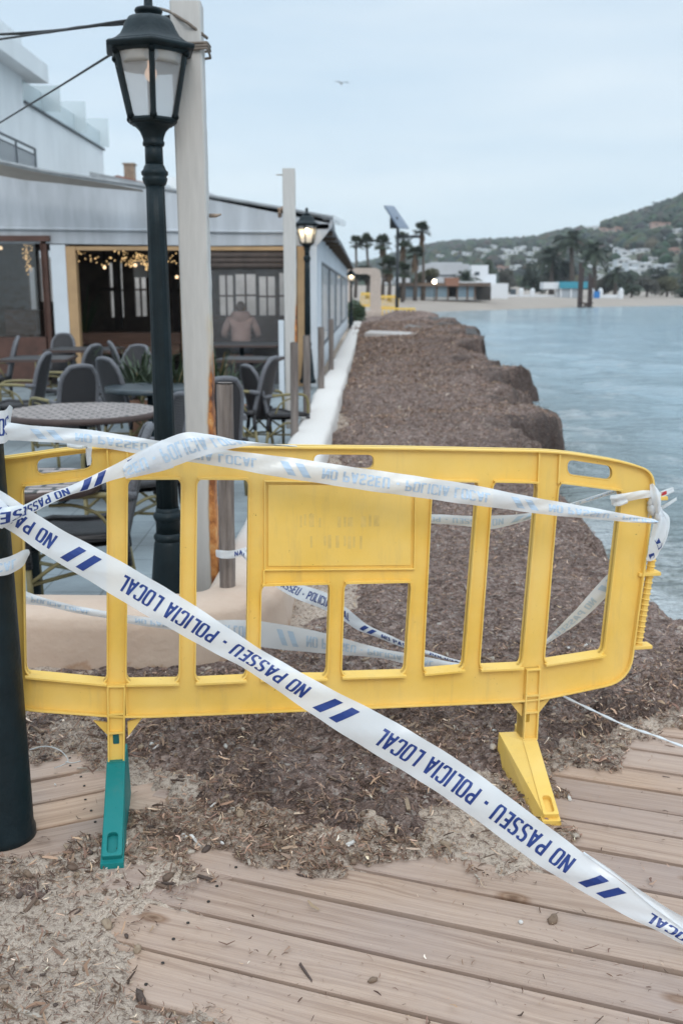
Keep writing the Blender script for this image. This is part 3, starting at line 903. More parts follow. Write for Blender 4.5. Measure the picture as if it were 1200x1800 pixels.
# sockets and feet
def socket(corners, mname, slot):
    c = L(corners)    # tl, tr, br, bl
    m = MB()
    lp = c
    plate(m, [lp], 0.052, 0.010)
    band(m, lp, 0.005, 0.068, False, 0.006)
    (tlx, tlz), (trx, trz), (brx, brz), (blx, blz) = c
    for f in (0.0, 0.36, 0.60):
        z = lerp(tlz, blz, f); xa = lerp(tlx, blx, f); xb = lerp(trx, brx, f)
        m.box((xa, -0.027, z-0.006), (xb, 0.027, z))
    # gussets
    for xs_, sg in ((tlx, -1), (trx, 1)):
        z = lerp(tlz, blz, 0.52)
        m.prism([(xs_, -0.004, z), (xs_ + sg*0.045, -0.004, z+0.012), (xs_, -0.004, z-0.045)], (0, 0.008, 0))
    o = m.build('leg_socket', mname, barrier)
    return o
s_left = socket([(189,1200),(221,1200),(219.5,1335),(190.5,1335)], m_yel, True)
s_right = socket([(920,1172),(945,1170),(939,1294),(914,1295)], m_yel, True)
m_dark = mat('dark_recess', (0.03, 0.028, 0.02), 0.8)
def peg(px, py, s, mt):
    q = loc2(px, py, -0.03); m = MB()
    lp = [(q[0]-0.009, q[1]-0.016), (q[0]+0.009, q[1]-0.016), (q[0]+0.009, q[1]+0.016), (q[0]-0.009, q[1]+0.016)]
    plate(m, [round_poly(lp, 0.004)], 0.004, -0.0165)
    m.build('foot_peg', mt, s)
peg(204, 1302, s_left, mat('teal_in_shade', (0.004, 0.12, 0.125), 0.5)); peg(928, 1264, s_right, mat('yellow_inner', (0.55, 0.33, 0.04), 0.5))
def foot(px, py, tip, mt, label, wid, yaw=0.0, back=0.09, flank=0.0, draft=0.004):
    top = loc2(px, py)
    s0 = top[0]
    y1 = tip
    zt = top[1] + 0.004
    m = MB(); hw = wid/2
    Mt = Matrix.Translation((s0, 0, 0)) @ Matrix.Rotation(yaw, 4, 'Z')
    th = 0.018
    # wedge: square behind, highest under the socket, sloping forward; the top plate carries the oval notch near the tip
    prof = [(-y1, -0.02), (-y1, 0.016), (-y1+0.012, 0.034-th), (-0.035, zt-th), (back-0.006, zt-th), (back, zt-th-0.006), (back, -0.02)]
    n_ = len(prof)
    dr = lambda z: draft*(1 - min(1, max(0, z)/0.10))            # moulded draft: wider at the ground
    vs = [Mt @ Vector((-hw-dr(z), y, z)) for y, z in prof] + [Mt @ Vector((hw+dr(z), y, z)) for y, z in prof]
    m.add(vs, [tuple(range(n_)), tuple(range(2*n_-1, n_-1, -1))] + [(i, (i+1) % n_, n_+(i+1) % n_, n_+i) for i in range(n_)])
    A = Vector((0, -y1+0.010, 0.033)); Bq = Vector((0, -0.036, zt))
    ln = (Bq-A).length
    lp = round_poly([(-hw, 0), (hw, 0), (hw, ln), (-hw, ln)], 0.006, 3)
    slot = round_poly([(-hw*0.50, 0.010), (hw*0.50, 0.010), (hw*0.50, 0.075), (-hw*0.50, 0.075)], hw*0.49, 6)
    vs, fs = fill_loops([lp, slot], th, 0.003)
    d = (Bq-A).normalized(); nrm = Vector((1, 0, 0)).cross(d); nrm = nrm if nrm.z > 0 else -nrm
    m.add([Mt @ (A + Vector((v.x, 0, 0)) + d*v.y + nrm*(v.z - th/2)) for v in vs], fs)
    m.bbox((-hw, -0.035, zt-th-0.001), (hw, back, zt), 0.004, mat=Mt)
    if flank:       # broad side web that widens towards the back
        q = [(-hw+0.002, -0.035, zt-0.004), (-hw-flank, 0.035, zt-0.006), (-hw+0.002, 0.035, zt-0.004), (-hw+0.002, -y1+0.014, 0.030),
             (-hw-flank-0.006, 0.035, -0.02), (-hw-0.006, -y1+0.002, -0.02), (-hw+0.002, 0.035, -0.02)]
        m.add([Mt @ Vector(v) for v in q], [(0,1,2), (0,3,1), (1,3,5,4), (1,4,6,2), (4,5,6)])
    o = m.build('foot', mt, barrier)
    o['label'] = label
    return o
foot(205.5, 1333, 0.335, m_teal, 'teal foot under the left leg', 0.054, R(-1.3))
foot(926.5, 1294, 0.345, m_yel, 'yellow foot under the right leg', 0.047, R(-8.5), flank=0.062)
# ribbed hinge rod on the right end
hm_ = MB()
P1 = loc2(1146, 975); P2 = loc2(1120, 1138)
n = 34
prof_pts = []; rad = []
for i in range(n*3+1):
    t = i/(n*3)
    prof_pts.append((lerp(P1[0], P2[0], t), 0.0, lerp(P1[1], P2[1], t))); rad.append(0.0125 if i % 3 == 0 else 0.0098)
rad = [0.0150 if (i % 6 == 0) else 0.0115 for i in range(len(prof_pts))]
hm_.tube(prof_pts, rad, 10, smooth=False)
hm_.build('hinge_rod', m_yel, barrier)
for a, b in (((1118,1008),(1156,1006)), ((1108,1136),(1141,1134)), ((1132,880),(1168,874))):
    A, Bq = loc2(*a), loc2(*b); hm_ = MB()
    hm_.bbox((A[0], -0.02, Bq[1]-0.006), (Bq[0], 0.02, Bq[1]+0.006), 0.003)
    hm_.build('hinge_tab', m_yel, barrier)
# ================================================================== POLICE TAPE
m_tape = sheer_mat('white_tape', (0.80, 0.83, 0.86), clear=0.13, gloss=0.06, rough=0.28, transl=0.22)
m_ink, _nt, _p = new_mat('navy_print')
_p.inputs['Base Color'].default_value = (0.012, 0.040, 0.20, 1); _p.inputs['Roughness'].default_value = 0.4
# ink seen through the milky film from behind reads pale
m_inkback, _nt, _p = new_mat('navy_print_behind')
_p.inputs['Base Color'].default_value = (0.46, 0.58, 0.71, 1); _p.inputs['Roughness'].default_value = 0.5
TEXT = 'NO PASSEU - POLICIA LOCAL'
PERIOD = 0.75
class Tape:
    """ribbon through rows (upper point, lower point), each a photo point at a surveyed distance"""
    def __init__(self, rows, n=90, curl=0.004, wr=0.0018, seed=0):
        # row: (ux, uy, lx, ly, Y) or (..., Yu, Yl)
        R6 = [(r[0], r[1], r[2], r[3], r[4], r[5] if len(r) > 5 else r[4]) for r in rows]
        sp = spline(R6, n)
        self.px = np.array([(q[0]+q[2])/2 for q in sp]); self.py = np.array([(q[1]+q[3])/2 for q in sp])
        U = np.array([aty(q[0], q[1], q[4]) for q in sp]); Lw = np.array([aty(q[2], q[3], q[5]) for q in sp])
        self.n = n; self.M = 7
        mid = (U+Lw)/2
        self.u = np.concatenate([[0], np.cumsum(np.linalg.norm(np.diff(mid, axis=0), axis=1))])
        G = np.zeros((n, self.M, 3)); Nn = np.zeros((n, 3))
        for i in range(n):
            d = mid[min(i+1, n-1)] - mid[max(i-1, 0)]; w = Lw[i]-U[i]
            nn = np.cross(d, w); nn /= (np.linalg.norm(nn)+1e-9)
            if nn[1] > 0: nn = -nn                      # towards the walkway side
            Nn[i] = nn
            for j in range(self.M):
                v = j/(self.M-1)
                wob = wr*(math.sin(self.u[i]*23+seed*1.7+v*5.0) + 0.6*math.sin(self.u[i]*57+seed+v*9)) 
                G[i, j] = U[i]*(1-v) + Lw[i]*v + nn*(curl*4*v*(1-v) + wob)
        self.G = G; self.N = Nn
    def at(self, u, v, off=0.0):
        u = min(max(u, 0), self.u[-1]-1e-6)
        i = int(np.searchsorted(self.u, u, side='right')-1); i = min(max(i, 0), self.n-2)
        a = (u-self.u[i])/max(self.u[i+1]-self.u[i], 1e-9)
        x = min(max(v, 0), 1)*(self.M-1); j = min(int(x), self.M-2); b = x-j
        g = self.G
        p = (g[i, j]*(1-a)*(1-b)+g[i+1, j]*a*(1-b)+g[i, j+1]*(1-a)*b+g[i+1, j+1]*a*b)
        return tuple(p + (self.N[i]*(1-a)+self.N[i+1]*a)*off)
    def build(self, name, parent=None):
        m = MB()
        m.grid([[tuple(q) for q in r] for r in self.G])
        return m.build(name, m_tape, parent, world=parent is not None, fix=False)
    def u_at(self, px, py=None):
        d = np.abs(self.px-px) if py is None else np.hypot(self.px-px, self.py-py)
        return float(self.u[int(np.argmin(d))])
    def quads(self, Q, f, off):
        m = MB()
        for q in Q:
            # cut long quads so that the print follows the ribbon
            ts = 1
            span = max(abs(q[0][0]-q[2][0]), abs(q[0][1]-q[2][1])*1.0)
            ts = max(1, int(span/0.008))
            for k in range(ts):
                a, b = k/ts, (k+1)/ts
                quad = [[lerp(q[0][c], q[3][c], a) for c in (0, 1)], [lerp(q[1][c], q[2][c], a) for c in (0, 1)],
                        [lerp(q[1][c], q[2][c], b) for c in (0, 1)], [lerp(q[0][c], q[3][c], b) for c in (0, 1)]]
                uv = [f(*c) for c in quad]
                if all(u < 0.002 or u > self.u[-1]-0.002 for u, v in uv): continue
                m.add([self.at(u, v, off) for u, v in uv], [(0, 1, 2, 3)])
        return m
def print_on(t, obj, u_ref, r_frac, sense, up_down, behind=False, w=0.08, width_scale=1.0, period=PERIOD, name='printed_words'):
    """u_ref: ribbon position where pattern coordinate r_ref lies; sense +1 reads along +u; up_down True: letter tops point to the lower edge"""
    Q = []; r_ref = r_frac*period
    k0 = -3
    tq = text_quads(TEXT, 1.0, 0.73*period)
    for k in range(k0, 5):
        b = k*period
        Q += [[(r+b, tt) for r, tt in q] for q in tq]
        for c in (0.842, 0.905):
            r = c*period + b
            Q.append([(r-0.013, -0.1), (r+0.009, -0.1), (r+0.033, 1.1), (r+0.011, 1.1)])
    # drop quads that fall off the ribbon
    def f(r, tt):
        u = u_ref + sense*(r - r_ref)
        v = 0.5 + (tt-0.5)*0.50*width_scale*(1 if up_down else -1)
        return u, v
    Q = [q for q in Q if any(-0.02 < f(*c)[0] < t.u[-1]+0.02 for c in q)]
    off = -0.0009 if behind else 0.0009
    m = t.quads(Q, f, off)
    if behind:
        # same ink, laid on the far face; the film is thin, so a faint copy bleeds through to the near face
        m2 = t.quads(Q, f, 0.0007)
        o2 = m2.build('show_through', m_inkback, obj, world=False, fix=False)
    o = m.build(name, m_ink, obj, world=False, fix=False)
    return o
def Yb(px, py, ahead):
    """distance of the barrier plane along this sight line, less the stand-off"""
    return on_plane(px, py).y - ahead

# --- the long strip crossing in front
t1 = Tape([(-90,806,-118,849,2.40),(0,862,-28,905,2.41),(60,900,32,943,2.395),(120,937,90,981,2.375),(240,1002,208,1052,2.33),(380,1089,345,1131,2.28),(464,1145,428,1174,2.26),(562,1200,522,1238,2.23),(695,1270,650,1321,2.19),(800,1333,757,1385,2.16),
           (927,1425,885,1477,2.09),(1018,1495,978,1541,2.045),(1100,1556,1063,1590,2.01),(1152,1597,1125,1622,1.99),(1204,1632,1180,1650,1.97),(1300,1694,1275,1708,1.94),(1480,1806,1455,1822,1.86)], 170, 0.006, 0.0024, 1)
o1 = tag(t1.build('police_tape'), 'taut white police tape with bold navy lettering slanting down across the barrier front', 'tape', 'police tapes')
print_on(t1, o1, t1.u_at(597), 0.887, -1, True, period=0.722)
tf = Tape([(1024,1499,1026,1502,2.039),(1060,1520,1058,1524,2.022),(1104,1551,1102,1558,2.002),(1160,1588,1152,1598,1.98),(1202,1613,1203,1634,1.96),(1300,1672,1300,1698,1.93),(1480,1784,1480,1810,1.85)], 40, -0.004, 0.001, 2)
tf.build('folded_edge', o1)

# --- strip from the black post over the top rail to the right end
t2 = Tape([(-14,740,-14,772,2.50),(10,742,12,774,2.49),(60,748,60,776,2.53),(104,751,104,778,2.56),(167,757,167,786,2.59),(233,767,233,796,2.61),(333,783,333,812,2.64),(417,793,417,825,2.655),(520,806,518,843,2.67),(677,829,672,866,2.70),
           (800,847,796,883,2.73),(902,867,900,897,2.76),(976,881,974,906,2.78),(1060,896,1058,914,2.81),(1130,909,1128,919,2.845),(1152,913,1152,921,2.87)], 150, 0.007, 0.0032, 3)
o2 = tag(t2.build('police_tape'), 'white police tape with pale flipped lettering running along the barrier top rail', 'tape', 'police tapes')
print_on(t2, o2, t2.u_at(508), 0.873, 1, True, behind=True, period=0.66)

# --- strip twisting up from the knot on the black post and folding over the rail
t3 = Tape([(30,893,34,912,2.37),(50,884,52,905,2.40),(82,868,88,886,2.46),(118,856,124,870,2.50),(150,842,158,860,2.53),(185,825,192,846,2.555),(222,806,232,836,2.575),(258,787,276,830,2.585),(286,773,306,822,2.595)], 60, 0.003, 0.0012, 4)
o3 = tag(t3.build('police_tape'), 'twisted white police tape rising from the black post to a fold over the rail', 'tape', 'police tapes')
print_on(t3, o3, t3.u_at(171), 0.873, -1, True, width_scale=1.5, period=0.62)
t3b = Tape([(216,818,222,841,2.572),(246,797,262,833,2.575),(284,775,306,820,2.58),(326,760,345,806,2.585),(362,763,384,794,2.60),(410,772,426,786,2.63),(462,779,466,784,2.67),(520,783,520,786,2.71)], 60, 0.010, 0.0028, 5)
ob_ = t3b.build('folded_length', o3)
print_on(t3b, ob_, t3b.u_at(352), 0.52, 1, True, behind=True, width_scale=1.1, period=0.62)

# --- strip hanging low behind the barrier
t4 = Tape([(30,1030,30,1056,3.20),(48,1040,48,1062,3.25),(82,1052,82,1066,3.3),(140,1066,140,1079,3.4),(185,1074,185,1087,3.45),(228,1081,228,1096,3.5),(298,1089,298,1107,3.55),(385,1090,385,1118,3.56),(460,1092,460,1137,3.52),(572,1113,570,1149,3.46),
           (604,1122,602,1151,3.44),(660,1138,660,1156,3.40),(709,1147,709,1166,3.37),(744,1154,744,1172,3.34),(800,1165,800,1172,3.28),(850,1171,850,1174,3.2),(900,1182,900,1185,3.1)], 110, 0.006, 0.002, 6)
o4 = tag(t4.build('police_tape'), 'sagging pale police tape low behind the barrier, in front of the low wall', 'tape', 'police tapes')
print_on(t4, o4, t4.u_at(510), 0.873, 1, True, behind=True, period=0.66)
# --- strip from the stake down to the barrier foot rail
t5 = Tape([(425,965,425,978,4.06),(470,998,462,1016,3.95),(500,1016,488,1034,3.88),(537,1030,522,1053,3.8),(572,1042,566,1070,3.72),(607,1067,604,1091,3.64),(627,1083,624,1105,3.6),(648,1100,646,1114,3.55),(702,1124,702,1136,3.45),(744,1141,744,1149,3.38),(800,1159,800,1164,3.3),(850,1168,850,1172,3.22)], 80, 0.004, 0.0015, 7)
o5 = tag(t5.build('police_tape'), 'navy lettered police tape sloping down from the grey stake behind the sign panel', 'tape', 'police tapes')
print_on(t5, o5, t5.u_at(545), 0.36, 1, False, period=0.62, width_scale=1.1)
# --- strip behind the right slats
t6 = Tape([(690,905,690,922,3.3),(757,904,757,920,3.25),(829,907,829,926,3.2),(862,906,862,930,3.18),(900,905,900,922,3.15),(934,901,934,912,3.13),(970,893,970,900,3.1),(1010,882,1010,889,3.08),(1077,861,1077,868,3.03),(1100,858,1100,864,3.0)], 60, 0.004, 0.001, 8)
o6 = tag(t6.build('police_tape'), 'pale police tape drooping behind the right slats towards the knot', 'tape', 'police tapes')
print_on(t6, o6, t6.u_at(800), 0.28, -1, True, period=0.6, behind=True)
t7 = Tape([(1078,1000,1090,1026,3.0),(1055,1022,1070,1044,3.05),(1016,1066,1036,1078,3.1),(985,1098,1000,1106,3.14),(955,1129,958,1134,3.18),(930,1150,932,1153,3.2)], 50, 0.003, 0.001, 9)
o7 = tag(t7.build('police_tape'), 'police tape slanting down behind the last opening of the barrier beside the right end', 'tape', 'police tapes')
print_on(t7, o7, t7.u_at(1028), 0.07, 1, False, behind=True, period=0.7)
# --- twisted cord-like strip to the lower right
m = MB()
cord = [aty(960,1212,3.05), aty(985,1222,3.02), aty(1040,1248,2.98), aty(1100,1276,2.92), aty(1150,1293,2.88), aty(1205,1314,2.83), aty(1320,1352,2.72)]
pts = [tuple(q) for q in spline([tuple(c) for c in cord], 60)]
m.tube(pts, [0.0055+0.0018*math.sin(i*1.1) for i in range(60)], 7, flat=0.5)
o = tag(m.build('twisted_tape', m_tape), 'thin twisted white tape stretched from under the barrier over the right boards', 'tape', 'police tapes')
# --- turns round the right stile, knots and hanging ends
kb = thing('tape_knot', 'bunched white tape knotted on the right end of the barrier', 'tape', on_plane(1140, 900))
def strip(rows, n=24, curl=0.004, seed=0, name='tape_end', parent=None, wr=0.003):
    t = Tape(rows, n, curl, wr, seed); return t, t.build(name, parent)
yk = Yb(1140, 900, 0)
rows = [(1072,871,1074,888,yk-0.05),(1100,866,1102,882,yk-0.06),(1125,862,1128,876,yk-0.055),(1144,862,1144,874,yk-0.02),(1150,862,1150,872,yk+0.03)]
strip(rows, 24, 0.008, 11, 'tape_turn', kb)
strip([(1072,872,1078,888,yk-0.055),(1085,874,1088,889,yk-0.066),(1100,872,1102,884,yk-0.064)], 20, 0.004, 12, 'tape_turn', kb, 0.006)
strip([(1141,852,1146,850,yk-0.03),(1142,868,1158,864,yk-0.04),(1148,885,1161,878,yk-0.045),(1152,903,1160,903,yk-0.04)], 24, 0.008, 13, 'tape_end', kb, 0.004)
tk, ok_ = strip([(1152,903,1162,900,yk-0.03),(1146,930,1171,916,yk-0.04),(1140,955,1168,945,yk-0.045),(1134,980,1157,972,yk-0.04),(1136,986,1148,984,yk-0.04)], 30, 0.012, 14, 'tape_end', kb, 0.005)
mq = MB()
for u0, u1, v0, v1 in ((0.50,0.62,0.2,0.5),(0.64,0.78,0.5,0.85),(0.80,0.95,0.08,0.45)):
    a = tk.u[-1]
    for k in range(4):
        ua, ub = lerp(u0, u1, k/4)*a, lerp(u0, u1, (k+1)/4)*a; sh = 0.06
        mq.add([tk.at(ua, v0+sh*k, 0.001), tk.at(ua, v1+sh*k, 0.001), tk.at(ub, v1+sh*(k+1), 0.001), tk.at(ub, v0+sh*(k+1), 0.001)], [(0,1,2,3)])
mq.build('printed_bars', m_ink, ok_, world=True, fix=False)
strip([(1158,900,1164,896,yk-0.02),(1164,915,1176,912,yk-0.025),(1160,945,1170,948,yk-0.03),(1152,968,1156,972,yk-0.03)], 24, 0.008, 15, 'tape_end', kb, 0.004)
t_, o_ = strip([(1152,868,1154,876,yk-0.0),(1165,862,1166,872,yk-0.01),(1182,856,1184,864,yk-0.02)], 16, 0.005, 16, 'tape_end', kb)
mr = MB(); mr.add([t_.at(t_.u[-1]*0.3, 0.2, 0.001), t_.at(t_.u[-1]*0.3, 0.8, 0.001), t_.at(t_.u[-1]*0.6, 0.8, 0.001), t_.at(t_.u[-1]*0.6, 0.2, 0.001)], [(0,1,2,3)])
mr.build('red_mark', mat('red_print', (0.6, 0.04, 0.05), 0.5), o_, world=True, fix=False)
strip([(1158,892,1160,897,yk-0.0),(1172,884,1174,889,yk-0.015),(1188,874,1190,879,yk-0.03)], 16, 0.004, 17, 'tape_end', kb)
m = MB()
for i in range(7):
    rr = random.Random(i)
    m.ball((0,0,0), 0.016, 8, 6)
    q = aty(1152+rr.uniform(-8,8), 893+rr.uniform(-16,16), yk-0.02+rr.uniform(-.015,.015)) - kb.location
    for k in range(len(m.v)-48, len(m.v)):
        v = Vector(m.v[k])*rr.uniform(.7,1.1); v.z *= 1.5
        m.v[k] = tuple(Matrix.Rotation(BYAW*-1, 3, 'Z') @ q + v)
m.build('knot', m_tape, kb)
for c in [c for c in COL.objects if c.parent == kb and c.name.startswith('tape')]: pass
# --- turns round the black post, left edge
tp = Tape([(-90,722,-90,782,2.47),(-40,724,-40,782,2.462),(0,722,0,780,2.475),(10,720,10,778,2.485),(17,712,16,772,2.50),(22,716,20,770,2.54)], 40, 0.002, 0.001, 18)
o = tag(tp.build('tape_wrap'), 'white tape wound round the top of the black post, with two navy letters', 'tape')
q = text_quads('OC', 1.0, 0.03)
f = lambda r, tt: (tp.u_at(-4) + r, 0.5-(tt-0.5)*0.52)
tp.quads(q, f, 0.0009).build('printed_words', m_ink, o, fix=False)
tp = Tape([(-90,962,-90,1004,2.455),(-40,980,-40,1012,2.45),(-12,984,-12,1013,2.452),(12,980,12,1011,2.46),(30,973,30,1003,2.475),(42,967,43,993,2.49),(51,966,51,976,2.515),(54,972,52,968,2.55)], 50, 0.003, 0.001, 19)
o = tag(tp.build('tape_wrap'), 'loose loop of white tape round the middle of the black post', 'tape')
q = text_quads('LOCAL', 1.0, 0.085)
f = lambda r, tt: (tp.u_at(-30) + r, 0.5+(tt-0.5)*0.52)
tp.quads(q, f, 0.0007).build('show_through', m_inkback, o, fix=False)
# crumpled turn where the two long strips are knotted to the post
kt = thing('tape_knot', 'crumpled knot of lettered white tape on the black post at left', 'tape', aty(20, 905, 2.37))
for i, rws in enumerate(([(-40,862,-46,900,2.38),(-10,874,-22,912,2.365),(2,880,-12,920,2.362),(20,896,4,930,2.372)], [(-30,896,-38,934,2.37),(0,894,-6,930,2.352),(18,890,16,924,2.35),(38,886,40,912,2.372)])):
    t = Tape(rws, 30, 0.01, 0.006, 20+i); o = t.build('tape_turn', kt)
    q = text_quads('SES', 1.0, 0.075)
    f = lambda r, tt, t=t: (t.u[-1]*0.95 - r, 0.5+(tt-0.5)*0.62)
    t.quads(q, f, 0.001).build('printed_words', m_ink, o, world=True, fix=False)
# bit of tape hanging on the left handle
t = Tape([(118,778,118,786,2.62),(140,781,140,790,2.63),(150,784,160,784,2.645),(151,800,161,798,2.645),(154,818,160,817,2.645)], 30, 0.004, 0.003, 25)
tag(t.build('tape_scrap'), 'torn scrap of white tape hanging from the left carrying slot of the barrier', 'tape')
# turn of tape on the nearest grey stake
t = Tape([(380,966,380,979,4.15),(388,967,388,981,4.09),(400,968,400,982,4.08),(411,967,411,981,4.09),(424,964,424,977,4.1),(436,962,434,972,4.12)], 30, 0.002, 0.001, 26)
o = tag(t.build('tape_wrap'), 'short white tape wrapped round the nearest weathered stake', 'tape')
q = text_quads('NA', 1.0, 0.035)
f = lambda r, tt: (t.u_at(412) + r, 0.5-(tt-0.5)*0.6)
t.quads(q, f, 0.0009).build('printed_words', m_ink, o, fix=False)
# ================================================================== STREET LAMPS, POSTS, STAKES, WALL
m_iron = mat('dark_green_iron', (0.010, 0.020, 0.025), 0.45, 0.0, vary=0.35, scale=9, bump=0.12, bscale=60, col2=(0.006, 0.012, 0.015), spec=0.22)
m_pane = sheer_mat('frosted_pane', (0.76, 0.78, 0.80), clear=0.52, gloss=0.07, rough=0.25, transl=0.5)
m_bulb_dim = emit_mat('bulb_dim', (1.0, 0.66, 0.45), 0.45)
m_bulb = emit_mat('bulb_lit', (1.0, 0.74, 0.42), 55)
m_reflector = mat('lamp_reflector', (0.45, 0.44, 0.42), 0.5, vary=0.15)
FLOOR0 = -0.2
def terrace_z(Y): return FLOOR0 + (Y-5)*0.0125
def fl(t, z): return 1 - 0.045*max(0, math.cos(t*12))
def street_lamp(label, loc, rotz, H=2.98, bulb=m_bulb_dim, plain=False):
    t = thing('street_lamp', label, 'street lamp', loc, rotz, 'old style street lamps')
    z = H
    m = MB()      # fluted pole with rings and flared base
    if plain: m.lathe([(0.088, 0), (0.088, 0.03), (0.083, 0.045), (0.080, 0.6), (0.074, 1.3), (0.060, H-1.0), (0.043, H-0.805)], 40)
    else: m.lathe([(0.135, 0), (0.135, 0.05), (0.115, 0.07), (0.105, 0.14), (0.092, 0.30), (0.080, 0.42), (0.072, 0.50), (0.058, 0.535)], 24)
    for zz, rr in (() if plain else ((0.535, 0.072), (0.64, 0.070))):
        m.lathe([(0.050, zz-0.03), (rr*0.9, zz-0.024), (rr, zz-0.008), (rr, zz+0.006), (rr*0.85, zz+0.018), (0.05, zz+0.028)], 24)
    if not plain: m.lathe([(0.060, 0.55), (0.058, 0.66), (0.056, 0.68)], 24)
    if not plain: m.lathe([(0.053, 0.67), (0.049, 1.2), (0.044, H-1.0), (0.042, H-0.805)], 72, rmod=fl)
    m.lathe([(0.042, H-0.825), (0.050, H-0.815), (0.056, H-0.80), (0.057, H-0.79), (0.052, H-0.783), (0.060, H-0.775), (0.061, H-0.762), (0.052, H-0.754), (0.046, H-0.738), (0.041, H-0.73)], 24)
    m.lathe([(0.041, H-0.735), (0.040, H-0.64)], 24)
    m.build('pole', m_iron, t)
    m = MB()
    m.lathe([(0.04, H-0.655), (0.054, H-0.648), (0.056, H-0.638), (0.050, H-0.630), (0.055, H-0.612), (0.068, H-0.585), (0.088, H-0.566), (0.104, H-0.560), (0.106, H-0.545)], 6, phase=0)
    m.build('lantern_cup', m_iron, t)
    zb, zt, rb, rt = H-0.545, H-0.262, 0.108, 0.172
    fr = MB(); pn = MB()
    P = lambda r, zz, k: Vector((r*math.cos(k*math.pi/3), r*math.sin(k*math.pi/3), zz))
    for k in range(6):
        fr.tube([P(rb, zb, k), P(rt, zt, k)], 0.0125, 6, smooth=False)
        fr.tube([P(rb, zb, k), P(rb, zb, k+1)], 0.011, 6, smooth=False)
        fr.tube([P(rt, zt, k), P(rt, zt, k+1)], 0.015, 6, smooth=False)
        for kk in (k, k+1):       # corner knobs where the bars meet
            fr.ball(P(rb+0.004, zb+0.012, kk), 0.017, 8, 6)
            fr.ball(P(rt+0.002, zt-0.012, kk), 0.017, 8, 6)
        pn.add([P(rb-0.004, zb, k), P(rb-0.004, zb, k+1), P(rt-0.004, zt, k+1), P(rt-0.004, zt, k)], [(0,1,2,3)])
    fr.build('lantern_frame', m_iron, t)
    pn.build('lantern_glass', m_pane, t)
    m = MB()
    lob = lambda th, zz: 1 + 0.028*math.cos(th*6)*0 + 0.03*abs(math.sin(th*6))*(1 if zz > H-0.17 else 0)
    m.lathe([(rt*0.97, zt-0.01), (0.200, zt+0.004), (0.216, zt+0.010), (0.218, zt+0.022), (0.206, zt+0.03)], 6)
    m.lathe([(0.206, zt+0.026), (0.172, zt+0.042), (0.146, zt+0.062), (0.128, zt+0.092), (0.115, zt+0.118), (0.100, zt+0.138), (0.080, zt+0.148), (0.056, zt+0.151)], 48, rmod=lambda th, zz: (1 - 0.12*(1-abs(math.cos(3*th)))*max(0, 1-(zz-zt-0.026)/0.19)) * (1 - 0.045*abs(math.sin(th*6))))
    m.lathe([(0.052, zt+0.145), (0.048, zt+0.158), (0.058, zt+0.164), (0.062, zt+0.173), (0.058, zt+0.182), (0.04, zt+0.186), (0.02, zt+0.193), (0.018, zt+0.225), (0.026, zt+0.24), (0.022, zt+0.26), (0.006, zt+0.275)], 20)
    m.build('lantern_roof', m_iron, t)
    m = MB(); m.lathe([(0.155, zt-0.012), (0.145, zt-0.035), (0.148, zt-0.06), (0.1, zt-0.015), (0.03, zt-0.012)], 24, cap=False)
    m.build('reflector', m_reflector, t)
    m = MB(); m.ball((0,0,zt-0.085), 0.028, 14, 10, sc=(1,1,1.2)); m.tube([(0,0,zt-0.055),(0,0,zt-0.01)], 0.014, 8)
    m.build('bulb', bulb, t)
    return t
l1 = aty(300, 1030, 4.75)
lamp1 = street_lamp('dark green street lamp with hexagonal lantern beside the rusty white post', (l1.x, 4.75, FLOOR0), R(-77.5), H=3.0)
# same kind, much nearer: its lantern is above the picture
street_lamp('black lamp column nearest the camera at the left edge, wound with tape', (-0.955, 2.56, -0.012), R(12), H=3.1, plain=True)
l2 = aty(541, 655, 16.6)
street_lamp('lit street lamp at the corner of the restaurant, beyond the stakes', (l2.x, 16.6, terrace_z(16.6)+0.1), R(20), H=2.78, bulb=m_bulb)
l3 = aty(615, 480, 44)
street_lamp('far lit street lamp past the end of the restaurant wall', (l3.x+0.05, 44, 0), R(0), H=2.55, bulb=m_bulb)

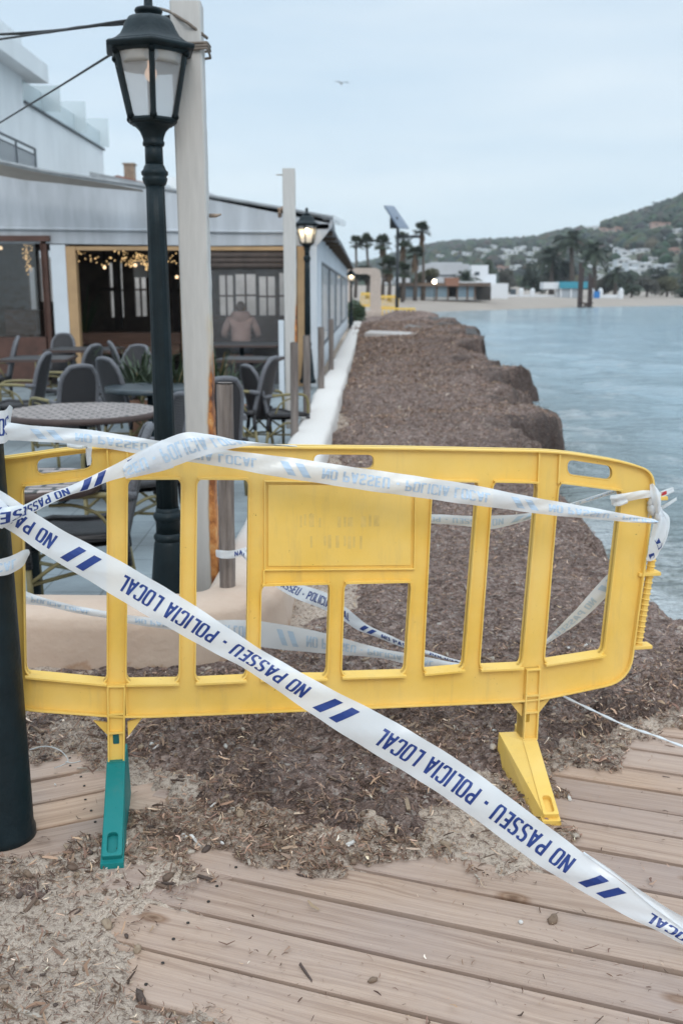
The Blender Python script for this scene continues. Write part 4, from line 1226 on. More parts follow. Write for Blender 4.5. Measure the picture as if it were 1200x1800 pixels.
# --- the white posts
def rust_mat(name, base, k0, side=False):
    m, nt, p = new_mat(name)
    tc = nt.nodes.new('ShaderNodeTexCoord'); ob = tc.outputs['Object']
    sp = nt.nodes.new('ShaderNodeSeparateXYZ'); nt.links.new(ob, sp.inputs[0])
    n = noise_node(nt, ob, 5.5, 8, 0.72)
    st = nt.nodes.new('ShaderNodeMapping'); st.inputs['Scale'].default_value = (14, 14, 1.6); nt.links.new(ob, st.inputs[0])
    n2 = noise_node(nt, st.outputs[0], 1.2, 6, 0.6)
    # rust eats in from the right-hand edge, mostly low down
    ex = nt.nodes.new('ShaderNodeMapRange'); ex.inputs['From Min'].default_value = 0.010; ex.inputs['From Max'].default_value = 0.058; nt.links.new(sp.outputs['X'], ex.inputs['Value'])
    hz = nt.nodes.new('ShaderNodeMapRange'); hz.inputs['From Min'].default_value = k0; hz.inputs['From Max'].default_value = 0.75; nt.links.new(sp.outputs['Z'], hz.inputs['Value'])
    mu = nt.nodes.new('ShaderNodeMath'); mu.operation = 'MULTIPLY'; nt.links.new(ex.outputs[0], mu.inputs[0]); nt.links.new(hz.outputs[0], mu.inputs[1])
    ad = nt.nodes.new('ShaderNodeMath'); ad.operation = 'MULTIPLY_ADD'; ad.inputs[1].default_value = 0.5; nt.links.new(n.outputs['Fac'], ad.inputs[0])
    nt.links.new(mu.outputs[0], ad.inputs[2])
    ad2 = nt.nodes.new('ShaderNodeMath'); ad2.operation = 'MULTIPLY_ADD'; ad2.inputs[1].default_value = 0.35; nt.links.new(n2.outputs['Fac'], ad2.inputs[0]); nt.links.new(ad.outputs[0], ad2.inputs[2])
    msk = ramp_node(nt, ad2.outputs[0], [(0.80, (0, 0, 0)), (0.94, (1, 1, 1))])
    rc = ramp_node(nt, n.outputs['Fac'], [(0.37, (0.06, 0.022, 0.012)), (0.45, (0.27, 0.088, 0.026)), (0.53, (0.55, 0.22, 0.06)), (0.64, (0.64, 0.42, 0.19))])
    wn_ = noise_node(nt, st.outputs[0], 3, 5); wc = ramp_node(nt, wn_.outputs['Fac'], [(0.3, tuple(c*0.88 for c in base)), (0.7, base)])
    halo = ramp_node(nt, ad2.outputs[0], [(0.66, (1, 1, 1)), (0.90, (1.0, 0.88, 0.68))])
    w2 = mix_node(nt, 1.0, wc.outputs[0], halo.outputs[0], 'MULTIPLY')
    c = mix_node(nt, msk.outputs[0], w2.outputs['Result'], rc.outputs[0])
    nt.links.new(c.outputs['Result'], p.inputs['Base Color']); p.inputs['Roughness'].default_value = 0.65
    bp = nt.nodes.new('ShaderNodeBump'); bp.inputs['Strength'].default_value = 0.5; bp.inputs['Distance'].default_value = 0.006
    nt.links.new(msk.outputs[0], bp.inputs['Height']); nt.links.new(bp.outputs[0], p.inputs['Normal'])
    return m
m_post = rust_mat('rusty_white_paint', (0.57, 0.55, 0.525), 1.95)
m_hook = mat('old_steel', (0.35, 0.33, 0.30), 0.5, 0.3, col2=(0.3, 0.16, 0.08))
def ragged_post(name, label, px, y0, y1, Y, w, zbase, lean=0.0):
    a = aty(px, y0, Y); top = a.z - zbase
    b = aty(px, y0, Y)
    t = thing(name, label, 'post', (aty(px, y0, Y).x, Y, zbase), R(1.5), 'white posts along the terrace edge')
    m = MB(); rows = []
    N = 60; rr = random.Random(int(px))
    for i in range(N+1):
        z = top*i/N
        h = w/2
        e = max(0, (1-z/2.2))*rr.uniform(0, 0.010) + rr.uniform(0, 0.0025)
        r = 0.008
        loop = [(-h, -h+r), (-h+r, -h), (h-r-e*0.5, -h), (h-e, -h+r), (h-e*0.6, 0), (h-e, h-r), (h-r, h), (-h+r, h), (-h, h-r)]
        rows.append([(x + lean*z, y, z) for x, y in loop])
    m.grid(rows, smooth=False, closed=True)
    m.add([rows[-1][k] for k in range(9)], [tuple(range(9))])
    m.build('shaft', m_post, t)
    return t, top
p1, top1 = ragged_post('white_post', 'near square white post with rust running down its right edge', 333, 8, 1028, 4.95, 0.140, FLOOR0, -0.004)
m = MB(); m.tube([(0.068, -0.02, top1-0.93), (0.10, -0.03, top1-0.93), (0.125, -0.035, top1-0.925)], [0.010, 0.009, 0.004], 8)
m.build('hook', m_hook, p1)
m = MB()
for k in range(3):
    zz = top1 - 0.17 - 0.022*k
    lp = [(0.078*math.cos(a)*1.15, 0.078*math.sin(a)*1.15, zz + 0.012*math.sin(a*1+k)) for a in [i*math.pi/12 for i in range(25)]]
    lp = [(max(-0.083, min(0.083, x*1.3)), max(-0.083, min(0.083, y*1.3)), z) for x, y, z in lp]
    m.tube(lp, 0.006, 6)
m.tube([(0.082, -0.03, top1-0.15), (0.0, -0.095, top1-0.10), (-0.085, -0.06, top1-0.045), (-0.14, 0.03, top1-0.01)], 0.007, 6)
rope = m.build('rope', mat('old_rope', (0.30, 0.25, 0.21), 0.9, bump=0.6, bscale=200), None)
rope.matrix_basis = p1.matrix_basis
tag(rope, 'brown rope wound three times round the top of the near white post', 'rope')
p2, top2 = ragged_post('white_post', 'second square white post farther along the terrace, in front of the lit lamp', 509, 297, 740, 10.9, 0.135, 0.05, -0.003)
m = MB(); m.tube([(-0.06, 0, top2-0.06), (-0.14, -0.02, top2-0.06)], [0.008, 0.005], 6); m.build('hook', m_hook, p2)
m = MB()
for k in range(9):
    rr = random.Random(k); m.ball((-0.08+rr.uniform(-.05,.04), -0.05+rr.uniform(-.05,.05), top2-0.43+rr.uniform(-.05,.05)), rr.uniform(.012,.03), 7, 5)
cl = m.build('wire_clamp', m_hook, p2)

# --- grey timber stakes on the wall
m_stake = mat('weathered_timber', (0.30, 0.255, 0.23), 0.9, vary=0.5, scale=3, bump=0.7, bscale=14, stretch=(9, 9, 0.7), col2=(0.13, 0.105, 0.093))
def stake(px, yt, yb, w, Y, label, tone=None):
    top = aty(px, yt, Y); bot = aty(px, yb, Y)
    r = w/2/FPX*Y*0.98*1.03
    m = MB(); h = top.z - bot.z + 0.15; rr = random.Random(int(px*7))
    rows = []
    for i in range(13):
        z = -0.15 + (h)*i/12
        rows.append([(r*(1+0.05*math.sin(3*a+i)*0.6+rr.uniform(-.03,.03))*math.cos(a), r*(1+rr.uniform(-.03,.03))*math.sin(a), z) for a in [k*2*math.pi/14 for k in range(14)]])
    m.grid(rows, closed=True)
    m.add([(x*0.93, y*0.93, z+0.006) for x, y, z in rows[-1]], [tuple(range(14))])
    o = m.build('timber_stake', m_stake)
    o.location = (bot.x, Y, bot.z); o.rotation_euler = (0, (top.x-bot.x)/h*0.6, rr.uniform(0, 6))
    return tag(o, label, 'stake', 'timber stakes on the low wall')
stake(400, 675, 1034, 29, 4.2, 'nearest and thickest weathered stake, beside the rusty white post')
stake(518, 602, 780, 14, 9.3, 'dark grey stake in front of the second white post')
stake(539.5, 590, 745, 13, 10.8, 'weathered stake just in front of the lit lamp column')
stake(564.5, 575, 695, 11, 13.6, 'weathered stake before the white corner panel of the restaurant')
stake(582, 561, 657, 9, 17.2, 'farthest thin stake, against the side panels of the restaurant')

# --- low plastered wall: near arm to the left, then along the terrace
m_plaster = mat('cream_plaster', (0.60, 0.47, 0.37), 0.85, vary=0.14, scale=2.2, bump=0.25, bscale=24, col2=(0.52, 0.375, 0.285))
# splash stains low on the wall
nt = m_plaster.node_tree; p = nt.nodes['Principled BSDF']
tc = nt.nodes.new('ShaderNodeTexCoord'); ob = tc.outputs['Object']; sz = nt.nodes.new('ShaderNodeSeparateXYZ'); nt.links.new(ob, sz.inputs[0])
nn = noise_node(nt, ob, 7, 6, 0.7)
zz = nt.nodes.new('ShaderNodeMapRange'); zz.inputs['From Min'].default_value = 0.20; zz.inputs['From Max'].default_value = -0.02; nt.links.new(sz.outputs['Z'], zz.inputs['Value'])
mm = nt.nodes.new('ShaderNodeMath'); mm.operation = 'MULTIPLY'; nt.links.new(nn.outputs['Fac'], mm.inputs[0]); nt.links.new(zz.outputs[0], mm.inputs[1])
rp = ramp_node(nt, mm.outputs[0], [(0.36, (1, 1, 1)), (0.44, (0.78, 0.66, 0.55)), (0.50, (0.92, 0.86, 0.8))])
old = p.inputs['Base Color'].links[0].from_socket
yy = nt.nodes.new('ShaderNodeMapRange'); yy.inputs['From Min'].default_value = 4.2; yy.inputs['From Max'].default_value = 5.6; nt.links.new(sz.outputs['Y'], yy.inputs['Value'])
wh = mix_node(nt, yy.outputs[0], old, (0.63, 0.585, 0.545))
cm = mix_node(nt, 1.0, wh.outputs['Result'], rp.outputs[0], 'MULTIPLY'); nt.links.new(cm.outputs['Result'], p.inputs['Base Color'])
path = [(-4.6, 3.97), (-3.0, 3.96), (-2.0, 3.955), (-1.3, 3.96), (-0.9, 3.97), (-0.66, 3.99), (-0.53, 4.04), (-0.46, 4.14), (-0.435, 4.3), (-0.42, 4.6)]
y = 5.0
while y < 48:
    path.append((-0.435 + (y-4.3)*0.0272, y)); y += max(0.3, y*0.045)
m = MB(); rows = []
rr = random.Random(3)
for i, (x, y) in enumerate(path):
    a = Vector(path[max(i-1, 0)]); b = Vector(path[min(i+1, len(path)-1)])
    d = (b-a).normalized(); n = Vector((d.y, -d.x))      # outward: towards the walkway
    far = min(1, max(0, (y-5)/8))
    hz = 0.245 - 0.03*far + (rr.uniform(-0.015, 0.03)*far) + rr.uniform(-0.006, 0.006)
    hw = 0.185 + rr.uniform(-0.01, 0.015)*far
    prof = [(hw+0.05, -0.5), (hw+0.02, -0.1), (hw+0.006, 0.05), (hw, hz-0.07), (hw-0.010, hz-0.024), (hw-0.040, hz-0.003), (0, hz), (-hw+0.07, hz-0.008), (-hw+0.02, hz-0.05), (-hw, hz-0.12), (-hw, -0.5)]
    rows.append([(x+n.x*o, y+n.y*o, z) for o, z in prof])
m.grid(rows)
wall = m.build('low_wall', m_plaster)
tag(wall, 'low rounded plaster wall along the terrace edge, cream at the near corner and white farther off', 'wall')
# terrace floor
m = MB(); N = 26; rows = []
m_tile = mat('terrace_tiles', (0.30, 0.34, 0.355), 0.75, vary=0.3, scale=3, bump=0.3, bscale=30, col2=(0.22, 0.25, 0.265))
nt = m_tile.node_tree; p = nt.nodes['Principled BSDF']
tc = nt.nodes.new('ShaderNodeTexCoord')
br = nt.nodes.new('ShaderNodeTexBrick'); br.inputs['Scale'].default_value = 2.6; br.offset = 0.0
br.inputs['Color1'].default_value = (1, 1, 1, 1); br.inputs['Color2'].default_value = (0.9, 0.9, 0.9, 1); br.inputs['Mortar'].default_value = (0.5, 0.5, 0.5, 1); br.inputs['Mortar Size'].default_value = 0.012; br.inputs['Brick Width'].default_value = 0.9; br.inputs['Row Height'].default_value = 0.9
nt.links.new(tc.outputs['Object'], br.inputs['Vector'])
old = p.inputs['Base Color'].links[0].from_socket
cm = mix_node(nt, 1.0, old, br.outputs['Color'], 'MULTIPLY'); nt.links.new(cm.outputs['Result'], p.inputs['Base Color'])
for i in range(N+1):
    y = 4.0 + (17.4-4.0)*i/N
    rows.append([(x, y, terrace_z(y)) for x in (-14, -10, -6, -3, -1.5, -0.44 + (y-4.3)*0.0272)])
m.grid(rows)
tag(m.build('terrace_floor', m_tile), kind='structure')
# a loose timber end poking out of the litter, a pale slab on the bank, a bit of string
c0 = atz(398, 1292, 0.03)
m = MB(); m.bbox((-0.055, -0.12, -0.03), (0.055, 0.16, 0.025), 0.006)
o = m.build('timber_offcut', wood_mat('old_board', (0.10, 0.08, 0.065), (0.19, 0.155, 0.13), (0.27, 0.225, 0.19)))
at = o.data.color_attributes.new('tone', 'FLOAT_COLOR', 'POINT')
o.location = (c0.x-0.02, c0.y+0.03, 0.035); o.rotation_euler = (R(4), R(-8), R(-24))
tag(o, 'short weathered timber end sticking out of the litter below the barrier', 'board')
s0 = aty(697, 590, 30.5)
m = MB(); m.bbox((-0.95, -0.9, -0.05), (0.95, 1.3, 0.06), 0.02)
o = m.build('concrete_slab', mat('pale_concrete', (0.50, 0.45, 0.42), 0.85, vary=0.2)); o.location = (s0.x+0.05, 31, s0.z); o.rotation_euler = (0, R(2), R(-6))
tag(o, 'pale flat slab lying on the seagrass bank', 'slab')
m = MB(); m.tube([tuple(q) for q in spline([tuple(atz(x, y, z)) for x, y, z in ((52,1318,.02),(78,1312,.025),(100,1316,.04),(114,1326,.03),(120,1338,.015),(110,1345,.01),(96,1350,.01))], 40)], 0.0018, 6)
m.tube([tuple(q) for q in spline([tuple(atz(x, y, z)) for x, y, z in ((116,1339,.016),(128,1341,.02),(142,1338,.015))], 12)], 0.0018, 6)
tag(m.build('string', mat('white_string', (0.6, 0.6, 0.58), 0.7)), 'frayed white string lying beside the foot of the black post', 'string')
# overhead cables
m_cable = mat('black_cable', (0.02, 0.022, 0.025), 0.6)
def cable(label, pts, r, n=30):
    m = MB(); m.tube([tuple(q) for q in spline([tuple(aty(*p)) for p in pts], n)], r, 6)
    tag(m.build('cable', m_cable), label, 'cable', 'overhead cables')
cable('upper strand of the overhead cables running left from the lamp head', [(-60,62,6.4),(0,60,6.2),(110,52,5.5),(215,37,5.0),(303,28,4.95)], 0.006)
cable('twisted middle strand of the overhead cables left of the lamp head', [(-60,64,6.42),(0,61,6.22),(80,58,5.7),(140,47,5.4),(215,43,5.02),(303,30,4.97)], 0.005)
cable('lowest strand of the overhead cable bundle left of the lamp head', [(-60,76,6.4),(0,69,6.2),(90,56,5.6),(150,48,5.3),(215,40,5.04),(303,30,4.99)], 0.006)
cable('single thin cable slanting down to the left from behind the lantern', [(-40,242,9.0),(0,216,8.2),(100,155,6.6),(195,96,5.1),(305,30,4.98)], 0.006)
# ================================================================== RESTAURANT
YF = 17.0
m_fascia = mat('painted_fascia', (0.54, 0.565, 0.60), 0.75, vary=0.34, scale=1.5, bump=0.15, bscale=5, stretch=(1.6, 1, 0.3))
m_white = mat('white_render', (0.66, 0.70, 0.74), 0.8, vary=0.12, scale=1.5, bump=0.1)
m_tan = mat('tan_paint', (0.52, 0.33, 0.17), 0.65, vary=0.2, scale=3)
m_brown = mat('red_brown_wood', (0.11, 0.05, 0.035), 0.55, vary=0.4)
m_roof = mat('grey_roofing', (0.33, 0.345, 0.36), 0.8, vary=0.3)
m_cloth = mat('beige_canvas', (0.56, 0.49, 0.43), 0.85, vary=0.12)
m_glass_dk = sheer_mat('window_glass', (0.03, 0.04, 0.045), clear=0.80, gloss=0.06, rough=0.02)
m_plasticsheet = sheer_mat('clear_plastic_sheet', (0.40, 0.41, 0.43), clear=0.87, gloss=0.05, rough=0.12)
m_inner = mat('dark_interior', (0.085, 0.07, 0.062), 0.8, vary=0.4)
m_timber = mat('bench_timber', (0.17, 0.085, 0.055), 0.55, vary=0.5, stretch=(0.5, 6, 6))
rest = thing('restaurant', 'long single storey beach restaurant with pale fascia, open dark front and clear plastic side panels', 'restaurant', (-0.49, YF, 0))
def part(m, name, mt, parent=rest): return m.build(name, mt, parent, world=True)
def P(px, py, Y=YF): return aty(px, py, Y)
def rect(m, x0, y0, x1, y1, Y, depth, mi=0):
    a = P(x0, y0, Y); b = P(x1, y1, Y)
    m.box((a.x, Y, b.z), (b.x, Y+depth, a.z), mi)
def rectz(m, x0, y0, x1, zlow, Y, depth):
    a = P(x0, y0, Y); b = P(x1, y0, Y)
    m.box((a.x, Y, zlow), (b.x, Y+depth, a.z))
# fascia: deep panel whose top falls to the right
m = MB()
top = [(-60,276),(0,285),(90,304),(230,325),(350,343),(500,368),(585,384)]
bot = [(585,396),(556,433),(500,431),(370,432),(80,428),(-60,427)]
m.prism([P(*q) for q in top+bot], (0, 0.22, 0))
part(m, 'fascia', m_fascia)
m = MB()
rows = []
for (x, y) in [(-60,401),(100,403),(250,405),(420,407.5),(540,408)]:
    a = P(x, y, YF); rows.append([(a.x, YF-0.04, a.z-0.018), (a.x, YF-0.06, a.z), (a.x, YF-0.03, a.z+0.02), (a.x, YF-0.004, a.z+0.024)])
m.grid(rows)
part(m, 'fascia_ledge', m_fascia)
m = MB()   # roof sheet behind, with grey edge trim
k = [P(*q) for q in top]
back = [Vector((q.x, YF+6.8, q.z+0.2)) for q in k]
m.add([tuple(q + Vector((0, -0.01, 0.012))) for q in k] + [tuple(q) for q in back], [(i, i+1, len(k)+i+1, len(k)+i) for i in range(len(k)-1)])
m.tube([tuple(q + Vector((0, 0.0, 0.012))) for q in k], 0.03, 8)
part(m, 'roof', m_roof)
# long roof over the side, with brown eave
cx, cy = -0.49, YF
def side(s, out, z):      # along the side wall
    return Vector((cx + s*0.0262 + out, cy + s, z))
zt = P(560, 405).z; zr = P(590, 386).z
m = MB()
for s0, s1, wd in ((0, 6.4, 3.6), (6.41, 29, 0.9)):
    k2 = 0.75*wd/3.6
    m.add([side(s0, 0.30, zr), side(s1, 0.30, zr-0.05), side(s1, -wd, zr+k2), side(s0, -wd, zr+k2), side(s0, 0.30, zr-0.06), side(s1, 0.30, zr-0.11), side(s1, -wd, zr+k2-0.06), side(s0, -wd, zr+k2-0.06)],
          [(0,1,2,3),(7,6,5,4),(0,4,5,1),(1,5,6,2),(2,6,7,3),(3,7,4,0)])
part(m, 'side_roof', m_roof)
m_raft = mat('rafter_wood', (0.13, 0.09, 0.06), 0.8)
for s in [x*1.9 for x in range(0, 16)]:
    a = side(s, -0.1, zr-0.13); b = side(s, 0.28, zr-0.22); m = MB()
    m.box((a.x, a.y, a.z-0.02), (b.x, a.y+0.09, a.z+0.06))
    part(m, 'rafter', m_raft)
m = MB()
m.tube([side(-0.25, 0.36, zr+0.0), side(0.6, 0.5, zr-0.02)], 0.055, 10); m.tube([side(-0.2, 0.22, zr+0.02), side(0.8, 0.40, zr+0.0)], 0.045, 10)
rolled = part(m, 'rolled_sheet', m_plasticsheet)
# side wall: white end panel, framed clear panels, knee wall
m = MB()
def sidebox(mb, s0, s1, o0, o1, z0, z1):
    a, b = side(s0, o0, z0), side(s1, o0, z0); c, d = side(s1, o1, z0), side(s0, o1, z0)
    dz = Vector((0, 0, z1-z0))
    mb.add([a, b, c, d, a+dz, b+dz, c+dz, d+dz], [(0,3,2,1),(4,5,6,7),(0,1,5,4),(1,2,6,5),(2,3,7,6),(3,0,4,7)])
M_FRAME = mat('grey_frame', (0.12, 0.13, 0.145), 0.6)
m_milky = sheer_mat('milky_plastic_sheet', (0.50, 0.54, 0.58), clear=0.42, gloss=0.16, rough=0.10)
wins = [(3.6, 7.6), (7.9, 12.4), (12.8, 18.6), (19.0, 27.6)]
sidebox(m, 0.0, 3.5, -0.06, 0.0, -0.05, zr-0.1)
for a, b in ((7.65, 7.85), (12.45, 12.75), (18.65, 18.95), (27.65, 29.0)): sidebox(m, a, b, -0.06, 0.0, -0.05, zr-0.1)
for a, b in wins:
    sidebox(m, a-0.05, b+0.05, -0.055, -0.004, -0.05, 0.42)
    sidebox(m, a-0.05, b+0.05, -0.055, -0.004, 2.12, zr-0.1)
part(m, 'side_wall', m_white)
for a, b in wins:
    m = MB(); w = 0.06
    sidebox(m, a, b, -0.03, 0.006, 0.42, 0.48); sidebox(m, a, b, -0.03, 0.006, 2.06, 2.12)
    sidebox(m, a, a+0.1, -0.03, 0.008, 0.481, 2.059); sidebox(m, b-0.1, b, -0.03, 0.008, 0.481, 2.059)
    f = part(m, 'window', M_FRAME)
    m = MB(); q = [side(a+0.1, -0.012, 0.48), side(b-0.1, -0.012, 0.48), side(b-0.1, -0.012, 2.06), side(a+0.1, -0.012, 2.06)]
    m.add(q, [(0,1,2,3)]); m.build('pane', m_milky, f, world=True)
# front: pillars, posts, beam, windows
ZB = -0.06
m = MB(); rectz(m, 88, 430, 114, ZB, YF-0.02, 0.26); part(m, 'pillar', m_white)
m = MB(); rectz(m, 545, 433, 556, ZB, YF-0.03, 0.2); part(m, 'pillar', m_white)
for x0, x1 in ((114.6, 132), (522, 535)):
    m = MB(); rectz(m, x0, 433, x1, ZB, YF+0.0, 0.16); part(m, 'door_post', m_tan)
m = MB(); rect(m, 133, 433, 521, 440, YF+0.02, 0.12); part(m, 'door_beam', m_tan)
m = MB()
rect(m, -120, 414, 88, 424, YF-0.05, 0.14); rect(m, 72, 424.5, 81, 592, YF-0.05, 0.14); rect(m, 81.3, 424.5, 87, 640, YF+0.0, 0.1)
rect(m, -120, 424.5, -112, 592, YF-0.05, 0.14); rectz(m, -120, 592.5, 81, ZB, YF-0.05, 0.1)
fwin = part(m, 'window', m_brown)
m = MB(); rect(m, -112, 424.5, 72, 592, YF+0.02, 0.008); m.build('pane', m_glass_dk, fwin, world=True)
# rolled brown blind and clear sheet in the right-hand bay
m = MB(); rect(m, 318, 441, 521, 472, YF+0.06, 0.05)
for k in range(3):
    a = P(318, 449+k*9); b = P(521, 449+k*9); m.tube([(a.x, YF+0.06, a.z), (b.x, YF+0.06, b.z)], 0.05, 8)
part(m, 'rolled_blind', mat('brown_blind', (0.10, 0.075, 0.065), 0.8, vary=0.35))
m = MB(); rows = []
a = P(330, 472); b = P(521, 650)
for i in range(13):
    x = lerp(a.x, b.x, i/12); rows.append([(x, YF+0.08+0.02*math.sin(i*1.9), a.z), (x, YF+0.08+0.03*math.sin(i*1.9+1), (a.z+b.z)/2), (x, YF+0.08+0.02*math.sin(i*1.3), ZB)])
m.grid(rows); part(m, 'clear_curtain', m_plasticsheet)
m = MB(); rectz(m, 315, 440, 321, ZB, YF+0.0, 0.1); part(m, 'door_post', m_tan)
# interior shell
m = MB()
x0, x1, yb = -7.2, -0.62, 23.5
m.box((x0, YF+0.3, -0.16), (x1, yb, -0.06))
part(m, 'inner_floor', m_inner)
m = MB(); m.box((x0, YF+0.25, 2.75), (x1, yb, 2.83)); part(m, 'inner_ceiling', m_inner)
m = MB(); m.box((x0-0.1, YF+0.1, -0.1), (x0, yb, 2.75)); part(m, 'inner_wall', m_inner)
# back wall with tall openings to the daylight
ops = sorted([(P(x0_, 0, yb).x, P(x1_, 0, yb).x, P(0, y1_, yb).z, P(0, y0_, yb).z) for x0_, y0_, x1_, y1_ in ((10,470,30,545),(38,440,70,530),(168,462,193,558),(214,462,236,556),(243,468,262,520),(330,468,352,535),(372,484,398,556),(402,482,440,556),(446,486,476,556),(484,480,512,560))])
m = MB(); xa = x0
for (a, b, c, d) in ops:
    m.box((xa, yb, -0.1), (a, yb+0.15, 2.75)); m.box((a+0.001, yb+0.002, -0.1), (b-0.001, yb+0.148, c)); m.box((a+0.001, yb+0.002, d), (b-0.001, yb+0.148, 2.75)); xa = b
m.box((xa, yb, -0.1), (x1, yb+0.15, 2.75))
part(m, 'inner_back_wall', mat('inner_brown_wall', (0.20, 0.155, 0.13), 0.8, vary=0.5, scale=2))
m = MB()
for (a, b, c, d) in ops[2:]:
    m.box(((a+b)/2-0.02, yb+0.05, c), ((a+b)/2+0.02, yb+0.09, d)); m.box((a, yb+0.06, (c+d)/2-0.02), (b, yb+0.08, (c+d)/2+0.02))
part(m, 'inner_window_bars', m_brown)
# the dim light roof-opening: courtyard wall beyond the openings
courtyard = MB(); courtyard.box((-9, 27, -0.2), (-0.6, 27.2, 2.4))
tag(courtyard.build('courtyard_wall', mat('courtyard_plaster', (0.72, 0.68, 0.65), 0.85, vary=0.35, scale=1.3)), 'pale courtyard wall seen through the rear openings of the restaurant', 'wall')
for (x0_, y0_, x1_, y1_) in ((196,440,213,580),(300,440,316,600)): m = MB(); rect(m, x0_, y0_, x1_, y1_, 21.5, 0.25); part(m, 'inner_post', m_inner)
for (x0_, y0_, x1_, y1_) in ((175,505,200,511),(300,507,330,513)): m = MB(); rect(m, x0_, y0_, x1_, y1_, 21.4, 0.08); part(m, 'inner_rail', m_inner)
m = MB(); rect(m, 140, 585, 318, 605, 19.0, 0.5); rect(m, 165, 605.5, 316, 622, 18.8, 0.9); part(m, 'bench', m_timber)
m = MB(); rect(m, 330, 555, 520, 610, 20.5, 0.4); part(m, 'counter', m_timber)
m = MB(); rect(m, 8, 545, 66, 590, 19.5, 0.5); part(m, 'counter', m_timber)
# beige shade cloth hung above the fascia at the left
m = MB(); rows = []
for x, ya, yb_ in ((-60,272,296),(0,288,309),(45,298,317),(100,309,322),(160,318,329),(215,327,334),(250,334,337)):
    a = P(x, ya, YF-0.9); b = P(x, yb_, YF-0.5); rows.append([tuple(a), tuple((a+b)/2 + Vector((0, 0.1, -0.01))), tuple(b)])
m.grid(rows)
tag(m.build('shade_cloth', m_cloth), 'strip of beige shade cloth stretched above the restaurant fascia at left', 'shade cloth')
# chain of fairy lights and hanging bulbs inside
def lights(label, pts, seed):
    t = thing('fairy_lights', label, 'fairy lights', P(pts[0][0], pts[0][1], 18.2))
    rr = random.Random(seed); m = MB(); w = MB()
    sp_ = spline([(*pt,) for pt in pts], 40)
    w.tube([tuple(P(q[0], q[1], 18.2)) for q in sp_], 0.006, 5)
    for q in sp_:
        for k in range(2):
            if rr.random() < 0.8:
                c = P(q[0]+rr.uniform(-4, 4), q[1]+rr.uniform(-3, 16), 18.2+rr.uniform(-.3,.3))
                m.ball(c, 0.011, 6, 5)
    w.build('wire', m_cable, t, world=True); m.build('bulbs', emit_mat('warm_led', (1.0, 0.66, 0.30), 1.0), t, world=True)
lights('sparse warm fairy lights under the beam of the middle bay', [(128,446),(150,444),(180,452),(205,444),(235,446),(262,450),(290,446),(312,447)], 1)
lights('dense warm fairy lights left of the lamp column', [(215,446),(232,456),(246,446),(258,460),(275,447)], 2)
lights('short hanging string of fairy lights in the brown framed window', [(60,423),(45,432),(46,446),(52,458),(48,472)], 3)
def pendant(px, py, Y, label):
    t = thing('pendant_lamp', label, 'lamp', P(px, py, Y)); m = MB(); m.ball((0,0,0), 0.032, 12, 8); m.build('bulb', emit_mat('pendant_glow', (1.0, 0.70, 0.42), 1.6), t)
    m = MB(); m.tube([(0,0,0.05),(0,0,2.72-P(px,py,Y).z)], 0.008, 6); m.build('cord', m_cable, t)
pendant(311, 487, 20.0, 'warm pendant bulb glowing inside, right of the lamp column')
pendant(2, 436, 19.0, 'pale bulb at the left edge behind the brown framed window')
pendant(184, 470, 20.6, 'small warm bulb before the rear opening of the middle bay')
pendant(238, 466, 20.2, 'warm bulb near the white notice inside')
m = MB(); m.box((-0.14, 0, -0.16), (0.14, 0.02, 0.16)); o = m.build('notice_board', mat('notice_white', (0.6, 0.6, 0.58), 0.7)); o.location = P(247, 473, 20.2)
tag(o, 'small white notice hanging inside the middle bay', 'notice')

# ================================================================== TERRACE FURNITURE
m_wick, nt, p = new_mat('dark_wicker')
tc = nt.nodes.new('ShaderNodeTexCoord'); mp = nt.nodes.new('ShaderNodeMapping'); mp.inputs['Scale'].default_value = (1, 1, 1); nt.links.new(tc.outputs['Object'], mp.inputs[0])
wv1 = nt.nodes.new('ShaderNodeTexWave'); wv1.bands_direction = 'Z'; wv1.inputs['Scale'].default_value = 18; wv1.inputs['Distortion'].default_value = 1.5; nt.links.new(mp.outputs[0], wv1.inputs['Vector'])
wv2 = nt.nodes.new('ShaderNodeTexWave'); wv2.bands_direction = 'Y'; wv2.inputs['Scale'].default_value = 24; wv2.inputs['Distortion'].default_value = 1.0; nt.links.new(mp.outputs[0], wv2.inputs['Vector'])
mx = mix_node(nt, 0.5, wv1.outputs['Color'], wv2.outputs['Color'])
cr = ramp_node(nt, mx.outputs['Result'], [(0.25, (0.009, 0.008, 0.009)), (0.75, (0.040, 0.036, 0.039))])
nt.links.new(cr.outputs[0], p.inputs['Base Color']); p.inputs['Roughness'].default_value = 0.5
bp = nt.nodes.new('ShaderNodeBump'); bp.inputs['Strength'].default_value = 0.6; bp.inputs['Distance'].default_value = 0.006; nt.links.new(mx.outputs['Result'], bp.inputs['Height']); nt.links.new(bp.outputs[0], p.inputs['Normal'])
m_cane = mat('olive_cane', (0.235, 0.195, 0.085), 0.5, vary=0.3, scale=12, stretch=(1, 1, 1))
m_rim = mat('wicker_rim', (0.15, 0.15, 0.165), 0.5, vary=0.3, scale=60, bump=0.5, bscale=90)
